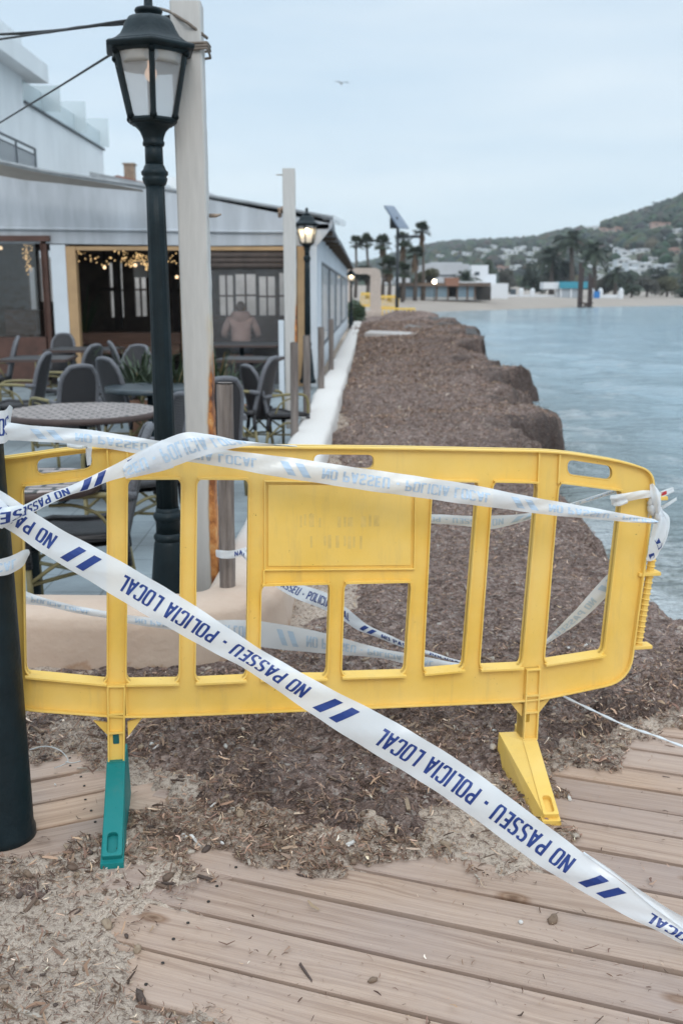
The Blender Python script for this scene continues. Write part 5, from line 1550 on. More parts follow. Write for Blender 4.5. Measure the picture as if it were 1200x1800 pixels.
def make_chair():
    """faces +X; backrest at -X"""
    t = thing('wicker_chair', 'chair', 'chair', (0,0,0), 0, 'wicker chairs on the terrace')
    H = 1.0
    def back_pt(yy, z):
        lean = -0.24 - (z-0.45)*0.24 + 0.05*(yy/0.22)**2
        return (lean, yy, z)
    N = 11; rows = []; rim = []
    for j in range(9):
        f = j/8; z = 0.40 + f*0.58
        hw = lerp(0.19, 0.178, f)
        if f > 0.6: hw *= math.sqrt(max(0.05, 1 - ((f-0.6)/0.46)**3))
        rows.append([back_pt(-hw + 2*hw*i/(N-1), z + 0.015*(1-(2*i/(N-1)-1)**2)*f) for i in range(N)])
    m = MB(); m.grid(rows)
    m.grid([[(x-0.022, y, z) for x, y, z in r] for r in rows])
    edge = [r[0] for r in rows] + rows[-1][1:-1] + [r[-1] for r in rows[::-1]]
    b = m.build('backrest', m_wick, t)
    m = MB(); m.tube([(x-0.011, y, z) for x, y, z in edge], 0.023, 8); m.build('rim', m_rim, b)
    m = MB(); rows = []
    for i in range(7):
        x = lerp(-0.24, 0.25, i/6); z = 0.45 - 0.02*math.sin(i/6*3.14) - (0.03 if i == 6 else 0)
        rows.append([(x, y, z + 0.012*abs(y)/0.22) for y in (-0.235, -0.22, -0.1, 0, 0.1, 0.22, 0.235)])
    m.grid(rows); m.grid([[(x, y, z-0.05) for x, y, z in r] for r in rows])
    m.tube([rows[0][0], *[r[0] for r in rows], *rows[-1], *[r[-1] for r in rows[::-1]]], 0.026, 8)
    m.build('seat', m_wick, t)
    for s in (-1, 1):
        y = 0.255*s
        m = MB(); m.tube([tuple(q) for q in spline([(-0.27, 0.215*s, 0.66), (-0.05, y, 0.675), (0.16, y, 0.67), (0.245, y, 0.64), (0.275, y, 0.56), (0.275, y, 0.44)], 22)], 0.0165, 8)
        m.tube([tuple(q) for q in spline([(-0.16, y, 0.47), (-0.10, y, 0.57), (0.02, y, 0.625), (0.15, y, 0.63)], 12)], 0.009, 6)
        a = m.build('armrest', m_cane, t)
        m = MB(); m.tube([(-0.29, 0.213*s, 0.655), (-0.19, 0.233*s, 0.668)], 0.022, 8); m.build('arm_binding', m_rim, a)
        m = MB(); m.tube([(0.275, y, 0.45), (0.272, y, 0.30)], 0.024, 8, mi=0); m.tube([(0.272, y, 0.31), (0.265, y*0.99, 0.0)], 0.0165, 8, mi=1); m.build('leg', [m_wick, m_cane], t)
        m = MB(); m.tube([(-0.22, 0.21*s, 0.45), (-0.235, 0.215*s, 0.28)], 0.022, 8); m.tube([(-0.235, 0.215*s, 0.29), (-0.275, 0.22*s, 0.0)], 0.016, 8, mi=1); m.build('leg', [m_wick, m_cane], t)
        m = MB(); m.tube([tuple(q) for q in spline([(0.27, y, 0.22), (0.1, y*0.97, 0.33), (-0.05, y*0.95, 0.35), (-0.24, 0.215*s, 0.2)], 12)], 0.011, 6); m.build('stretcher', m_cane, t)
    m = MB(); m.tube([(0.27, -0.25, 0.2), (-0.25, 0.215, 0.2)], 0.011, 6); m.tube([(0.27, 0.25, 0.21), (-0.25, -0.215, 0.21)], 0.011, 6); m.build('stretcher', m_cane, t)
    return t
chair0 = make_chair(); first_chair = [True]
def chair(px, ytop, deg, label, Y=None, sc=1.0):
    """px, ytop: where the middle of the backrest top shows; deg: heading of the sitter (0 = to the right, 90 = away)"""
    if Y is None:
        # the distance at which a 1 m chair standing on the sloping terrace reaches that sight line
        td = tan_down(ytop); Y = (1.5 - FLOOR0 + 5*0.0125 - 1.0*sc)/(td + 0.0125)
        Y = min(Y, 16.2)
    p = aty(px, ytop, Y)
    o = chair0 if first_chair[0] else copy_tree(chair0)
    first_chair[0] = False
    a = R(deg)
    bx = -0.36*math.cos(a)*sc; by = -0.36*math.sin(a)*sc
    o.location = (p.x - bx, Y - by, p.z - 0.995*sc if Y > 15 else terrace_z(Y)); o.rotation_euler = (0, 0, a); o.scale = (sc,)*3
    o['label'] = label
chair(256, 726, 192, 'big wicker chair in front, seen through the left slats of the barrier', Y=5.35)
chair(82, 620, 178, 'wicker chair in profile facing left at the left edge, with olive arms')
chair(141, 642, 128, 'wicker chair with its back turned, behind the mosaic table')
chair(184, 629, 48, 'wicker chair with its back turned, left of the dark round table')
chair(112, 587, 268, 'wicker chair facing out under the white pillar of the restaurant', Y=16.0)
chair(167, 606, 160, 'narrow looking wicker chair between the two rear tables')
chair(195, 601, 20, 'wicker chair behind the others, close to the dark doorway')
chair(243, 607, 250, 'wicker chair half hidden by spiky leaves left of the lamp column')
chair(30, 592, 200, 'wicker chair in the shadow at the far left')
chair(434, 642, 36, 'wicker chair seen edge on facing right, right of the nearest stake', sc=0.92)
chair(480, 628, 164, 'wicker chair facing left just before the second white post')
chair(320, 692, 215, 'wicker chair mostly hidden between lamp column and rusty post')
chair(392, 664, 118, 'wicker chair peeping out behind the nearest stake')
def tops_mat(name, a, b, mort, sc):
    m, nt, p = new_mat(name)
    tc = nt.nodes.new('ShaderNodeTexCoord'); br = nt.nodes.new('ShaderNodeTexBrick'); br.inputs['Scale'].default_value = sc
    for k, v in (('Color1', a), ('Color2', b), ('Mortar', mort)): br.inputs[k].default_value = v + (1,)
    br.inputs['Mortar Size'].default_value = 0.05; br.inputs['Mortar Smooth'].default_value = 0.3
    nt.links.new(tc.outputs['Object'], br.inputs['Vector']); 
    n = noise_node(nt, tc.outputs['Object'], 8, 5); c = ramp_node(nt, n.outputs['Fac'], [(0.3, (0.7, 0.7, 0.7)), (0.7, (1.1, 1.1, 1.1))])
    mm = mix_node(nt, 1.0, br.outputs['Color'], c.outputs[0], 'MULTIPLY'); nt.links.new(mm.outputs['Result'], p.inputs['Base Color']); p.inputs['Roughness'].default_value = 0.5
    return m
def table(name, label, px, py, dia, top_m, rim_m, square=False, Y=None, rot=0.0):
    td = tan_down(py)
    if Y is None: Y = (1.5 - FLOOR0 + 5*0.0125 - 0.74)/(td + 0.0125)
    p = aty(px, py, Y); zf = p.z - 0.74
    t = thing(name, label, 'table', (p.x, Y, zf), rot, 'tables on the terrace'); r = dia/2
    m = MB()
    if square: m.bbox((-r, -r, 0.715), (r, r, 0.74), 0.008)
    else: m.lathe([(r-0.03, 0.716), (r-0.008, 0.718), (r-0.008, 0.738), (r-0.02, 0.741), (0.001, 0.741)], 48, smooth=False)
    tp_ = m.build('tabletop', top_m, t)
    m = MB()
    if square: 
        for s in (-1, 1): m.box((-r, s*(r+0.002)-0.012, 0.70), (r, s*(r+0.002)+0.012, 0.735)); m.box((s*(r+0.002)-0.012, -r+0.012, 0.70), (s*(r+0.002)+0.012, r-0.012, 0.735))
    else: m.lathe([(r-0.03, 0.69), (r, 0.69), (r+0.004, 0.71), (r, 0.737), (r-0.008, 0.7395)], 48)
    m.build('rim', rim_m, tp_)
    m = MB(); m.tube([(0,0,0.05),(0,0,0.71)], 0.035, 12); m.build('pedestal', m_iron, t)
    for k in range(4):
        a = k*math.pi/2+0.6; m = MB(); m.tube([(0,0,0.12),(0.18*math.cos(a),0.18*math.sin(a),0.07),(0.34*math.cos(a),0.34*math.sin(a),0.02)], [0.03,0.024,0.018], 8); m.build('foot', m_iron, t)
m_mosaic = tops_mat('mosaic_top', (0.47, 0.385, 0.355), (0.37, 0.305, 0.28), (0.05, 0.05, 0.045), 3.6)
m_rimbrown = mat('rim_brown', (0.075, 0.045, 0.038), 0.5)
m_tdark = mat('dark_table', (0.045, 0.06, 0.07), 0.35, vary=0.3)
m_tblack = tops_mat('slatted_top', (0.09, 0.09, 0.095), (0.075, 0.075, 0.08), (0.02, 0.02, 0.02), 9)
table('mosaic_table', 'large round mosaic topped table with brown rim, nearest the tape', 145, 721, 1.22, m_mosaic, m_rimbrown, rot=0.5)
table('round_table', 'dark bluish round table behind the lamp column', 264, 679, 0.88, m_tdark, m_tdark)
table('square_table', 'dark square table at the far left of the terrace', 68, 628, 0.85, m_tblack, m_rimbrown, True, Y=13.6, rot=0.1)
table('square_table', 'dark square table set under the middle bay', 150, 612, 1.0, m_tblack, m_rimbrown, True, Y=15.4)
table('square_table', 'slatted grey table on the right in front of the seated person', 440, 629, 0.78, m_tblack, m_rimbrown, True, Y=13.6, rot=-0.12)
table('square_table', 'dark table at which the person in the pink hoodie sits', 425, 603, 1.2, m_tblack, m_rimbrown, True, Y=16.4)
t = thing('mosaic_table', 'second mosaic topped table seen through the left carrying slot', 'table', (-1.62, 5.05, FLOOR0), 0, 'tables on the terrace')
m = MB(); m.lathe([(0.36, 0.74), (0.368, 0.758), (0.36, 0.762), (0.001, 0.762)], 40, smooth=False); tp_ = m.build('tabletop', m_mosaic, t)
m = MB(); m.lathe([(0.35, 0.70), (0.374, 0.705), (0.374, 0.745), (0.366, 0.757)], 40); m.build('rim', m_rimbrown, tp_)
m = MB(); m.tube([(0,0,0.0),(0,0,0.72)], 0.035, 12); m.build('pedestal', m_iron, t)
# --- spiky plants
m_leaf = mat('leaf_green', (0.045, 0.075, 0.030), 0.5, vary=0.45, scale=5); m_leaf2 = mat('leaf_dry', (0.20, 0.14, 0.06), 0.7, vary=0.3)
m_pot = mat('terracotta', (0.30, 0.15, 0.09), 0.8)
def spiky(label, px, py, Y, h, n, seed, spread=0.5):
    b = aty(px, py, Y); zf = terrace_z(Y) if Y < 17 else 0
    t = thing('spiky_plant', label, 'plant', (b.x, Y, zf), 0, 'spiky plants on the terrace')
    rr = random.Random(seed); m = MB()
    z0 = 0.42
    for i in range(n):
        a = rr.uniform(0, 6.28); L_ = h*rr.uniform(0.55, 1.0); out = spread*rr.uniform(0.3, 1.0)
        pts = []
        for k in range(6):
            f = k/5; pts.append(Vector((math.cos(a)*out*f, math.sin(a)*out*f, z0 + L_*(f - 0.42*f*f*rr.uniform(0.5, 1.3)))))
        sd = Vector((-math.sin(a), math.cos(a), 0)); w = rr.uniform(0.010, 0.026)
        rows = [[tuple(p - sd*w*(1-f_)**0.6*(0.4+f_*1.6 if f_ < 0.4 else 1)), tuple(p + Vector((0, 0, -w*0.3))), tuple(p + sd*w*(1-f_)**0.6*(0.4+f_*1.6 if f_ < 0.4 else 1))] for p, f_ in zip(pts, [x/5 for x in range(6)])]
        m.grid(rows, mi=1 if rr.random() < 0.12 else 0)
    m.build('leaves', [m_leaf, m_leaf2], t)
    m = MB(); m.lathe([(0.13, 0), (0.16, 0.2), (0.20, 0.36), (0.215, 0.38), (0.215, 0.43), (0.19, 0.43), (0.18, 0.39), (0.02, 0.39)], 20); m.build('pot', m_pot, t)
spiky('spiky potted plant left of the lamp column', 246, 640, 11.2, 1.0, 80, 1, 0.62)
spiky('spiky potted plant between lamp column and rusty post', 300, 640, 10.4, 0.95, 80, 2, 0.55)
spiky('spiky potted plant just right of the rusty post', 374, 650, 10.6, 1.0, 80, 3, 0.42)
spiky('drooping plant with dry tips behind the stake', 398, 668, 10.9, 0.75, 40, 4, 0.5)
spiky('dark palm-like plant inside the middle bay', 140, 520, 19.5, 1.9, 70, 5, 0.7)
# white slim post by the right bay
m = MB(); a = aty(494, 563, 15.6); m.bbox((-0.04, -0.04, 0), (0.04, 0.04, a.z-terrace_z(15.6)), 0.006); o = m.build('short_post', m_white); o.location = (a.x, 15.6, terrace_z(15.6))
tag(o, 'short slim white post left of the second white post', 'post')

# ================================================================== THE SEATED PERSON
def skin_figure(name, verts, edges, mats, facemat, parent=None, sub=2, root=0):
    me = bpy.data.meshes.new(name)
    me.from_pydata([v[:3] for v in verts], edges, [])
    o = bpy.data.objects.new(name, me); COL.objects.link(o)
    md = o.modifiers.new('skin', 'SKIN'); md.use_smooth_shade = True
    if not me.skin_vertices: 
        me.attributes.new('skin', 'FLOAT', 'POINT') if False else None
    sv = me.skin_vertices[0].data if me.skin_vertices else None
    if sv is None:
        bpy.context.view_layer.objects.active = o
        bpy.ops.mesh.customdata_skin_add(); sv = me.skin_vertices[0].data
    for i, v in enumerate(verts):
        r = v[3]; sv[i].radius = r if isinstance(r, tuple) else (r, r)
        sv[i].use_root = (i == root)
    sb = o.modifiers.new('sub', 'SUBSURF'); sb.levels = sub; sb.render_levels = sub
    dg = bpy.context.evaluated_depsgraph_get()
    me2 = bpy.data.meshes.new_from_object(o.evaluated_get(dg)); me2.name = name
    o.modifiers.clear(); o.data = me2; bpy.data.meshes.remove(me)
    me2.materials.clear()
    for q in mats: me2.materials.append(q)
    for pl in me2.polygons: pl.material_index = facemat(pl.center); pl.use_smooth = True
    if parent: o.parent = parent
    return o
m_skin = mat('skin', (0.42, 0.26, 0.19), 0.55, vary=0.1); m_hair = mat('short_hair', (0.10, 0.065, 0.05), 0.8); m_hood = mat('dusty_pink_fleece', (0.36, 0.245, 0.215), 0.9, vary=0.15, bump=0.2); m_trouser = mat('dark_trousers', (0.03, 0.035, 0.045), 0.85)
pp = aty(424, 605, 17.75)
man = thing('person', 'person in a dusty pink hoodie seated with back turned behind the clear plastic', 'person', (pp.x, 17.75, 0.0), R(4))
# seated, facing away (+Y), seat at 0.5
V = [(0,0,0.56,(.16,.13)), (0,0.02,0.72,(.15,.11)), (0,0.04,0.90,(.165,.115)), (0,0.09,1.04,(.15,.10)), (0,0.12,1.11,.062), (0.0,0.145,1.165,.058), (0,0.16,1.22,(.075,.088)), (0,0.165,1.30,(.076,.092)), (0,0.155,1.365,(.05,.06)),
     (-.17,.10,1.03,.075), (-.245,.09,0.90,.056), (-.285,.13,0.76,.046), (-.22,.34,0.74,.038), (-.15,.42,0.745,.026), (.17,.10,1.03,.075), (.245,.09,0.90,.056), (.285,.13,0.76,.046), (.22,.34,0.74,.038), (.15,.42,0.745,.026),
     (-.11,.02,0.54,.10), (-.13,.24,0.53,.082), (-.14,.45,0.51,.062), (-.14,.44,0.28,.05), (-.14,.42,0.08,.036), (-.145,.52,0.04,.034), (.11,.02,0.54,.10), (.13,.24,0.53,.082), (.14,.45,0.51,.062), (.14,.44,0.28,.05), (.14,.42,0.08,.036), (.145,.52,0.04,.034),
     (0,.235,1.255,.012), (-.082,.16,1.26,.016), (.082,.16,1.26,.016)]
Ed = [(0,1),(1,2),(2,3),(3,4),(4,5),(5,6),(6,7),(7,8),(3,9),(9,10),(10,11),(11,12),(12,13),(3,14),(14,15),(15,16),(16,17),(17,18),(0,19),(19,20),(20,21),(21,22),(22,23),(23,24),(0,25),(25,26),(26,27),(27,28),(28,29),(29,30),(6,31),(6,32),(6,33)]
def fmat(c):
    if c.z > 1.27 or (c.z > 1.17 and c.y < 0.15 and abs(c.x) < 0.075): return 1
    if c.z > 1.12: return 0
    if c.z < 0.62: return 2
    if c.y > 0.36: return 0
    return 3
skin_figure('body', V, Ed, [m_skin, m_hair, m_trouser, m_hood], fmat, man)
for s in (-1, 1):          # hands resting on the table edge: palm and five fingers each
    hm = MB()
    hm.ball((s*.135, .455, .745), 0.04, 10, 7, sc=(0.9, 1.15, 0.45))
    for k, ln in enumerate((0.062, 0.074, 0.080, 0.072)):
        x = s*.135 + (k-1.5)*0.018; hm.tube([(x, .49, .75), (x, .49+ln*.55, .757), (x+0.002, .49+ln, .742)], [.009, .0085, .006], 7)
    hm.tube([(s*.105, .44, .748), (s*.082, .47, .752), (s*.078, .50, .746)], [.011, .010, .007], 7)
    hm.build('hand', m_skin, man)
Vh = [(0,0,0.60,(.19,.155)), (0,0.02,0.74,(.185,.14)), (0,0.04,0.90,(.195,.14)), (0,0.085,1.04,(.175,.12)), (0,0.10,1.11,(.11,.085)), (-.19,.10,1.035,.09), (-.265,.09,0.90,.074), (-.30,.13,0.77,.064), (-.23,.33,0.755,.05), (.19,.10,1.035,.09), (.265,.09,0.90,.074), (.30,.13,0.77,.064), (.23,.33,0.755,.05)]
Eh = [(0,1),(1,2),(2,3),(3,4),(3,5),(5,6),(6,7),(7,8),(3,9),(9,10),(10,11),(11,12)]
skin_figure('hoodie', Vh, Eh, [m_hood], lambda c: 0, man)
hb = MB(); rows = []
for i in range(9):      # hood lying on the shoulders
    a = math.pi*(1 + (i/8)) 
    rows.append([(0.13*math.cos(a)*q, 0.10 + 0.12*math.sin(a)*q, z) for q, z in ((0.62,1.17),(1.05,1.19),(1.35,1.13),(1.25,1.02),(0.85,0.95))])
hb.grid(rows); hb.build('hood', m_hood, man)
# his stool
t = thing('stool', 'dark stool under the person in the hoodie', 'stool', (pp.x, 17.75, -0.06), 0); m = MB(); m.lathe([(0.2, 0.44), (0.21, 0.46), (0.2, 0.5), (0.01, 0.5)], 20); m.build('seat', m_timber, t)
for k in range(4):
    a = k*math.pi/2+.78; m = MB(); m.tube([(0.14*math.cos(a), 0.14*math.sin(a), 0.45), (0.2*math.cos(a), 0.2*math.sin(a), 0)], 0.015, 6); m.build('leg', m_timber, t)
# ================================================================== WHITE APARTMENT BLOCK, TOP LEFT
m_bw = mat('white_wall', (0.80, 0.82, 0.83), 0.8, vary=0.12, scale=0.8, stretch=(1, 1, 0.35), col2=(0.68, 0.70, 0.71))
m_rail = mat('rail_grey', (0.06, 0.075, 0.09), 0.5)
m_bglass = sheer_mat('balustrade_glass', (0.62, 0.70, 0.72), clear=0.55, gloss=0.10, rough=0.05)
XB = -8.0
apt = thing('apartment_block', 'white modern apartment block with railed balcony and stepped glass screens above the restaurant', 'building', (XB, 24, 0))
m = MB(); m.box((XB-9, 20, 0), (XB, 26.7, 6.8)); m.build('wall', m_bw, apt, world=True)
m = MB(); m.box((XB-9, 26.705, 0), (XB+0.0, 35.3, 6.18)); m.build('terrace_wall', m_bw, apt, world=True)
m = MB(); m.box((XB-9, 17, 6.805), (XB+0.42, 27.6, 7.25)); m.box((XB-9, 17, 7.252), (XB+0.15, 26.4, 7.65)); m.build('roof', m_bw, apt, world=True)
m = MB(); m.box((XB-0.2, 26.71, 6.183), (XB+0.06, 35.35, 6.24)); m.build('coping', m_rail, apt, world=True)
for (Y, y_t, px) in ((28.4, 150, 105), (31.8, 178, 150), (35.0, 208, 190)):
    z = aty(px, y_t, Y).z; xr = aty(px, y_t, Y).x
    m = MB(); m.box((xr-2.6, Y, 6.25), (xr, Y+0.02, z)); m.build('glass_screen', m_bglass, apt, world=True)
m = MB(); m.box((XB-0.04, 26.8, 6.25), (XB-0.02, 35.0, 6.75)); m.build('glass_screen', m_bglass, apt, world=True)
m = MB(); m.box((XB+0.001, 20, 4.0), (XB+1.1, 26.0, 4.15)); m.build('balcony_slab', m_bw, apt, world=True)
m = MB(); xr = XB + 0.42
ptop = lambda Y: 4.95
m.tube([(xr, 20, 4.98), (xr, 26.0, 4.98)], 0.03, 6); m.tube([(xr, 20, 4.84), (xr, 26.0, 4.84)], 0.018, 6)
for k in range(54): m.tube([(xr, 20+k*0.112, 4.15), (xr, 20+k*0.112, 4.84)], 0.011, 5)
for k in range(5): m.tube([(xr, 20.1+k*1.47, 4.15), (xr, 20.1+k*1.47, 4.98)], 0.024, 6)
m.tube([(xr, 26, 4.15), (xr, 26, 4.98)], 0.03, 6)
m.build('railing', m_rail, apt, world=True)
# low buildings glimpsed over the restaurant roof
t = thing('house', 'low house with a tan chimney and red tile edge behind the restaurant roof', 'house', (-7.5, 36, 0))
a = aty(192, 312, 36); b = aty(255, 340, 36); m = MB(); m.box((a.x-1, 36, 0), (b.x+0.6, 39, a.z-0.1)); m.build('wall', m_bw, t, world=True)
m = MB(); c = aty(226, 289, 36.5); d = aty(235, 312, 36.5); m.box((c.x-0.17, 36.5, d.z-0.5), (c.x+0.17, 36.9, c.z)); m.box((c.x-0.21, 36.46, c.z), (c.x+0.21, 36.94, c.z+0.05)); ch = m.build('chimney', mat('tan_stone', (0.36, 0.27, 0.20), 0.9, vary=0.4, scale=6, bump=0.4), t, world=True)
m = MB(); m.prism([aty(195, 311, 35.9), aty(207, 308, 35.9), aty(255, 321, 35.9), aty(255, 326, 35.9)], (0, 2.4, 0.1)); m.build('roof', mat('red_tile', (0.33, 0.13, 0.09), 0.8, vary=0.3), t, world=True)
m = MB(); a = aty(268, 311, 38); b = aty(318, 345, 38); m.box((a.x, 38, 0), (b.x+0.5, 42, a.z)); o = m.build('white_building', m_bw); tag(o, 'plain white parapet block behind the restaurant roof, left of the rusty post', 'building')
m = MB(); m.prism([aty(300, 345, 34), aty(335, 337, 34), aty(368, 337, 34), aty(392, 350, 34)], (0, 1.5, 0)); o = m.build('canopy_top', m_white); tag(o, 'pale peaked canopy just showing over the restaurant roof right of the rusty post', 'canopy')

# ================================================================== FAR END OF THE WALKWAY
m_stone = mat('cream_stone', (0.55, 0.46, 0.40), 0.85, vary=0.15)
YA = 58.0
arch = thing('arch', 'cream plaster arch with thick pillar and flat lintel at the far end of the walkway', 'arch', (1.7, YA, 0))
def frect(m, x0, y0, x1, y1, Y, dep):
    a = aty(x0, y0, Y); b = aty(x1, y1, Y); m.box((a.x, Y, b.z), (b.x, Y+dep, a.z))
m = MB(); frect(m, 651, 484, 669, 551, YA, 0.6); m.build('pillar', m_stone, arch, world=True)
m = MB(); frect(m, 612, 484, 619, 565, YA, 0.6); m.build('pillar', m_stone, arch, world=True)
m = MB()
a, b = aty(611, 471, YA), aty(669, 484, YA)
pr = [(611,484),(611,474),(618,471),(660,471),(668,475),(669.5,484),(650,484),(645,481.5),(622,481.5),(620,484)]
m.prism([aty(x, y, YA-0.01) for x, y in pr], (0, 0.62, 0)); m.build('lintel', m_stone, arch, world=True)
m = MB(); frect(m, 634, 549, 697, 570, YA-0.5, 1.6); frect(m, 640, 547, 672, 549, YA-0.4, 1.4); m.build('plinth', m_stone, arch, world=True)
for (x, y, r, k) in ((627, 560, .5, 0), (622, 545, .42, 1), (632, 548, .3, 2)):
    b = aty(x, y, 52); t = thing('shrub', ('round green shrub at the end of the restaurant wall', 'dark green bush against the far arch pillar', 'small bush left of the arch plinth')[k], 'shrub', (b.x, 52, b.z)); rr = random.Random(k); m = MB()
    for i in range(420):
        d = Vector((rr.gauss(0,1), rr.gauss(0,1), rr.gauss(0,1))).normalized()*r*rr.uniform(.35, 1)**0.5; s = rr.uniform(.05,.11)
        u = Vector((rr.gauss(0,1), rr.gauss(0,1), rr.gauss(0,1))).normalized(); w = u.orthogonal().normalized()
        d.z *= 1.3
        m.add([d+u*s, d+w*s*.5, d-u*s, d-w*s*.5], [(0,1,2,3)])
    m.build('foliage', m_leaf, t, fix=False); m = MB(); m.tube([(0,0,-b.z),(0,0,.1)], .05, 6); m.build('stem', m_leaf2, t)
# solar lamp
sl = aty(697, 556, YA-1.2); zt_ = aty(698, 400, YA-1.2).z
so = thing('solar_lamp', 'tall dark pole with a tilted solar panel and a side lamp arm by the water', 'solar lamp', (sl.x, YA-1.2, 0.05))
m_pole = mat('pole_dark', (0.025, 0.03, 0.035), 0.5)
m = MB(); m.tube([(0,0,-0.1),(0,0,zt_)], [0.10, 0.085], 10); m.build('pole', m_pole, so)
m = MB(); q = [aty(x, y, Y) for x, y, Y in ((675.5,361,YA-2.4),(692.5,362,YA-0.4),(719.5,401.5,YA-0.1),(701,400.5,YA-2.0))]
n_ = (q[1]-q[0]).cross(q[3]-q[0]).normalized()*0.07
m.prism(q, n_); m.build('solar_panel', mat('solar_cells', (0.16, 0.20, 0.27), 0.3, vary=0.15), so, world=True)
m = MB(); a = aty(692, 391, YA-1.2); m.bbox((a.x-0.22, YA-1.5, a.z-0.32), (a.x+0.2, YA-1.0, a.z+0.28), 0.03, mat=None); m.build('battery_box', m_pole, so, world=True)
m = MB(); a = aty(699, 415, YA-1.2); b = aty(722, 415.5, YA-1.2); m.tube([a, b], 0.06, 8); c = aty(737, 416, YA-1.2); m.bbox((b.x, YA-1.4, b.z-0.08), (c.x, YA-1.0, b.z+0.06), 0.02); m.build('lamp_arm', m_pole, so, world=True)
# yellow barriers in the distance
def far_barrier(x0, x1, y0, y1, Y, label):
    a = aty(x0, y0, Y); b = aty(x1, y1, Y)
    t = thing('plastic_barrier', label, 'barrier', (a.x, Y, b.z), 0, 'yellow barriers at the end of the walkway'); w = b.x-a.x; h = a.z-b.z
    m = MB(); m.box((0, 0, h*0.82), (w, 0.06, h)); m.box((0, 0, h*0.1), (w, 0.06, h*0.24)); n = 8
    for k in range(n+1): m.box((w*k/n-0.03, 0.005, h*0.24), (w*k/n+0.03, 0.055, h*0.82))
    m.build('frame', m_yel, t)
    for s in (0.15, 0.85): m = MB(); m.box((w*s-0.05, -0.25, 0), (w*s+0.05, 0.3, h*0.1)); m.build('foot', m_yel, t)
far_barrier(634, 664, 514, 542, 63, 'distant yellow barrier seen inside the arch')
far_barrier(668, 700, 519, 545, 64, 'distant yellow barrier right of the arch pillar')
far_barrier(672, 729, 541, 560, 56.4, 'distant yellow barrier standing before the solar pole')
m = MB()
for k in range(26):
    rr = random.Random(k); q = aty(712+rr.uniform(-7,9), 556+rr.uniform(-6,6), 57.5); m.ball(q, rr.uniform(.15,.4), 8, 6, sc=(1,1,.7))
tag(m.build('weed_heap', m_bank), 'dark heap of seagrass at the foot of the solar pole', 'seaweed')
rocks = ((735,574,46,'large dark rock at the far tip of the bank'),(757,577,43,'dark wet rock beside the far tip of the bank'),(782,583,38,'outermost dark rock of the bank in the water'),(742,588,36,'pale grey boulder next to the slab'),(716,565,50,'low dark rock near the solar pole'),(770,568,44,'dark rock farthest out in the water'),(800,592,34,'small dark rock at the water line'))
for i, (x, y, Y, lb) in enumerate(rocks):
    q = aty(x, y, Y); rr = random.Random(i+50); bm = bmesh.new(); bmesh.ops.create_icosphere(bm, subdivisions=3, radius=1)
    for v in bm.verts:
        nn = mn.fractal(v.co*1.4+Vector((i*7.1,0,0)), 1.0, 2.0, 4); v.co *= 1+0.45*nn
    m = MB(); s = 0.62*Y/44*rr.uniform(.9,1.4)
    m.add([(v.co.x*s*1.35, v.co.y*s, v.co.z*s*0.62) for v in bm.verts], [[v.index for v in f.verts] for f in bm.faces], smooth=True); bm.free()
    o = m.build('rock', m_bank if i in (0,4) else mat('wet_rock', (0.075, 0.065, 0.06) if i != 3 else (0.22, 0.20, 0.185), 0.7, vary=0.4, scale=3)); o.location = (q.x, Y, q.z-0.1); tag(o, lb, 'rock', 'rocks at the end of the bank')

# ================================================================== FAR SHORE
m_beach = mat('beach_sand', (0.34, 0.285, 0.24), 0.9, vary=0.15, scale=0.15)
rows = []
for k in range(60):
    f = k/59; Ys = lerp(60, 166, min(1, f*1.25)); X = float(shore_x(np.array([Ys]))[0]) if f < 0.8 else lerp(100, 520, (f-0.8)/0.2)
    Ys += 0.8*math.sin(k*1.3)
    rows.append([(X+1.5, Ys-2.5, -0.55), (X, Ys, SEA_Z+0.02), (X-1.0-f*1.5, Ys+3.5, 0.25), (X-2-f*2, Ys+9, 0.55), (X-3, Ys+22, 0.85), (X-8, Ys+60, 1.2), (X-10, Ys+160, 3.5)])
rows = [[(-60, 60, -0.55), (-60, 62, SEA_Z+0.02), (-60, 64, 0.25), (-60, 70, 0.55), (-60, 82, 0.85), (-60, 130, 1.2), (-60, 260, 3.5)]] + rows
m = MB(); m.grid(rows); beach = tag(m.build('beach', m_beach), kind='structure')
# hills: surface rises from the back of the beach to a surveyed skyline
RID = [(380,486,1500),(560,480,1400),(600,474,1350),(640,468,1300),(700,452,1250),(750,438,1200),(800,431.5,1150),(850,430.5,1100),(900,430,1050),(950,425,1000),(1000,416,950),(1050,404,900),(1080,396,870),(1100,390,850),(1130,381,820),(1160,371,800),(1200,356,780),(1300,322,760),(1500,270,740),(1800,230,720)]
def ridge(px):
    xs_ = [r[0] for r in RID]
    return np.interp(px, xs_, [r[1] for r in RID]), np.interp(px, xs_, [r[2] for r in RID])
def hill_point(px, f):
    """f 0 at the foot, 1 at the skyline"""
    ry, rd = ridge(px)
    foot = np.interp(px, [380, 700, 900, 1100, 1800], [420, 380, 290, 250, 250])
    top = aty(float(px), float(ry), float(rd)); d = lerp(foot, rd, f)
    r = ray(float(px), float(ry)); x = r.x/r.y*d
    z = 2.0 + (top.z - 2.0)*(0.45*f + 0.55*f*f*(3-2*f)) + (4.0*math.sin(px*0.021+f*7) + 3*math.sin(px*0.05-f*11))*f*(1-f)
    return Vector((x, d, z))
m_hill = mat('hill_scrub', (0.045, 0.062, 0.036), 0.95, vary=0.4, scale=0.03, col2=(0.095, 0.09, 0.055))
m = MB(); rows = []
for px in range(380, 1801, 12):
    r_ = [hill_point(px, f) for f in [i/26 for i in range(27)]]
    e = r_[-1]; r_.append(e + Vector((0, 150, -25))); r_.append(e + Vector((0, 600, -e.z-40)))
    rows.append([tuple(q) for q in r_])
m.grid(rows); tag(m.build('hills', m_hill), kind='structure')
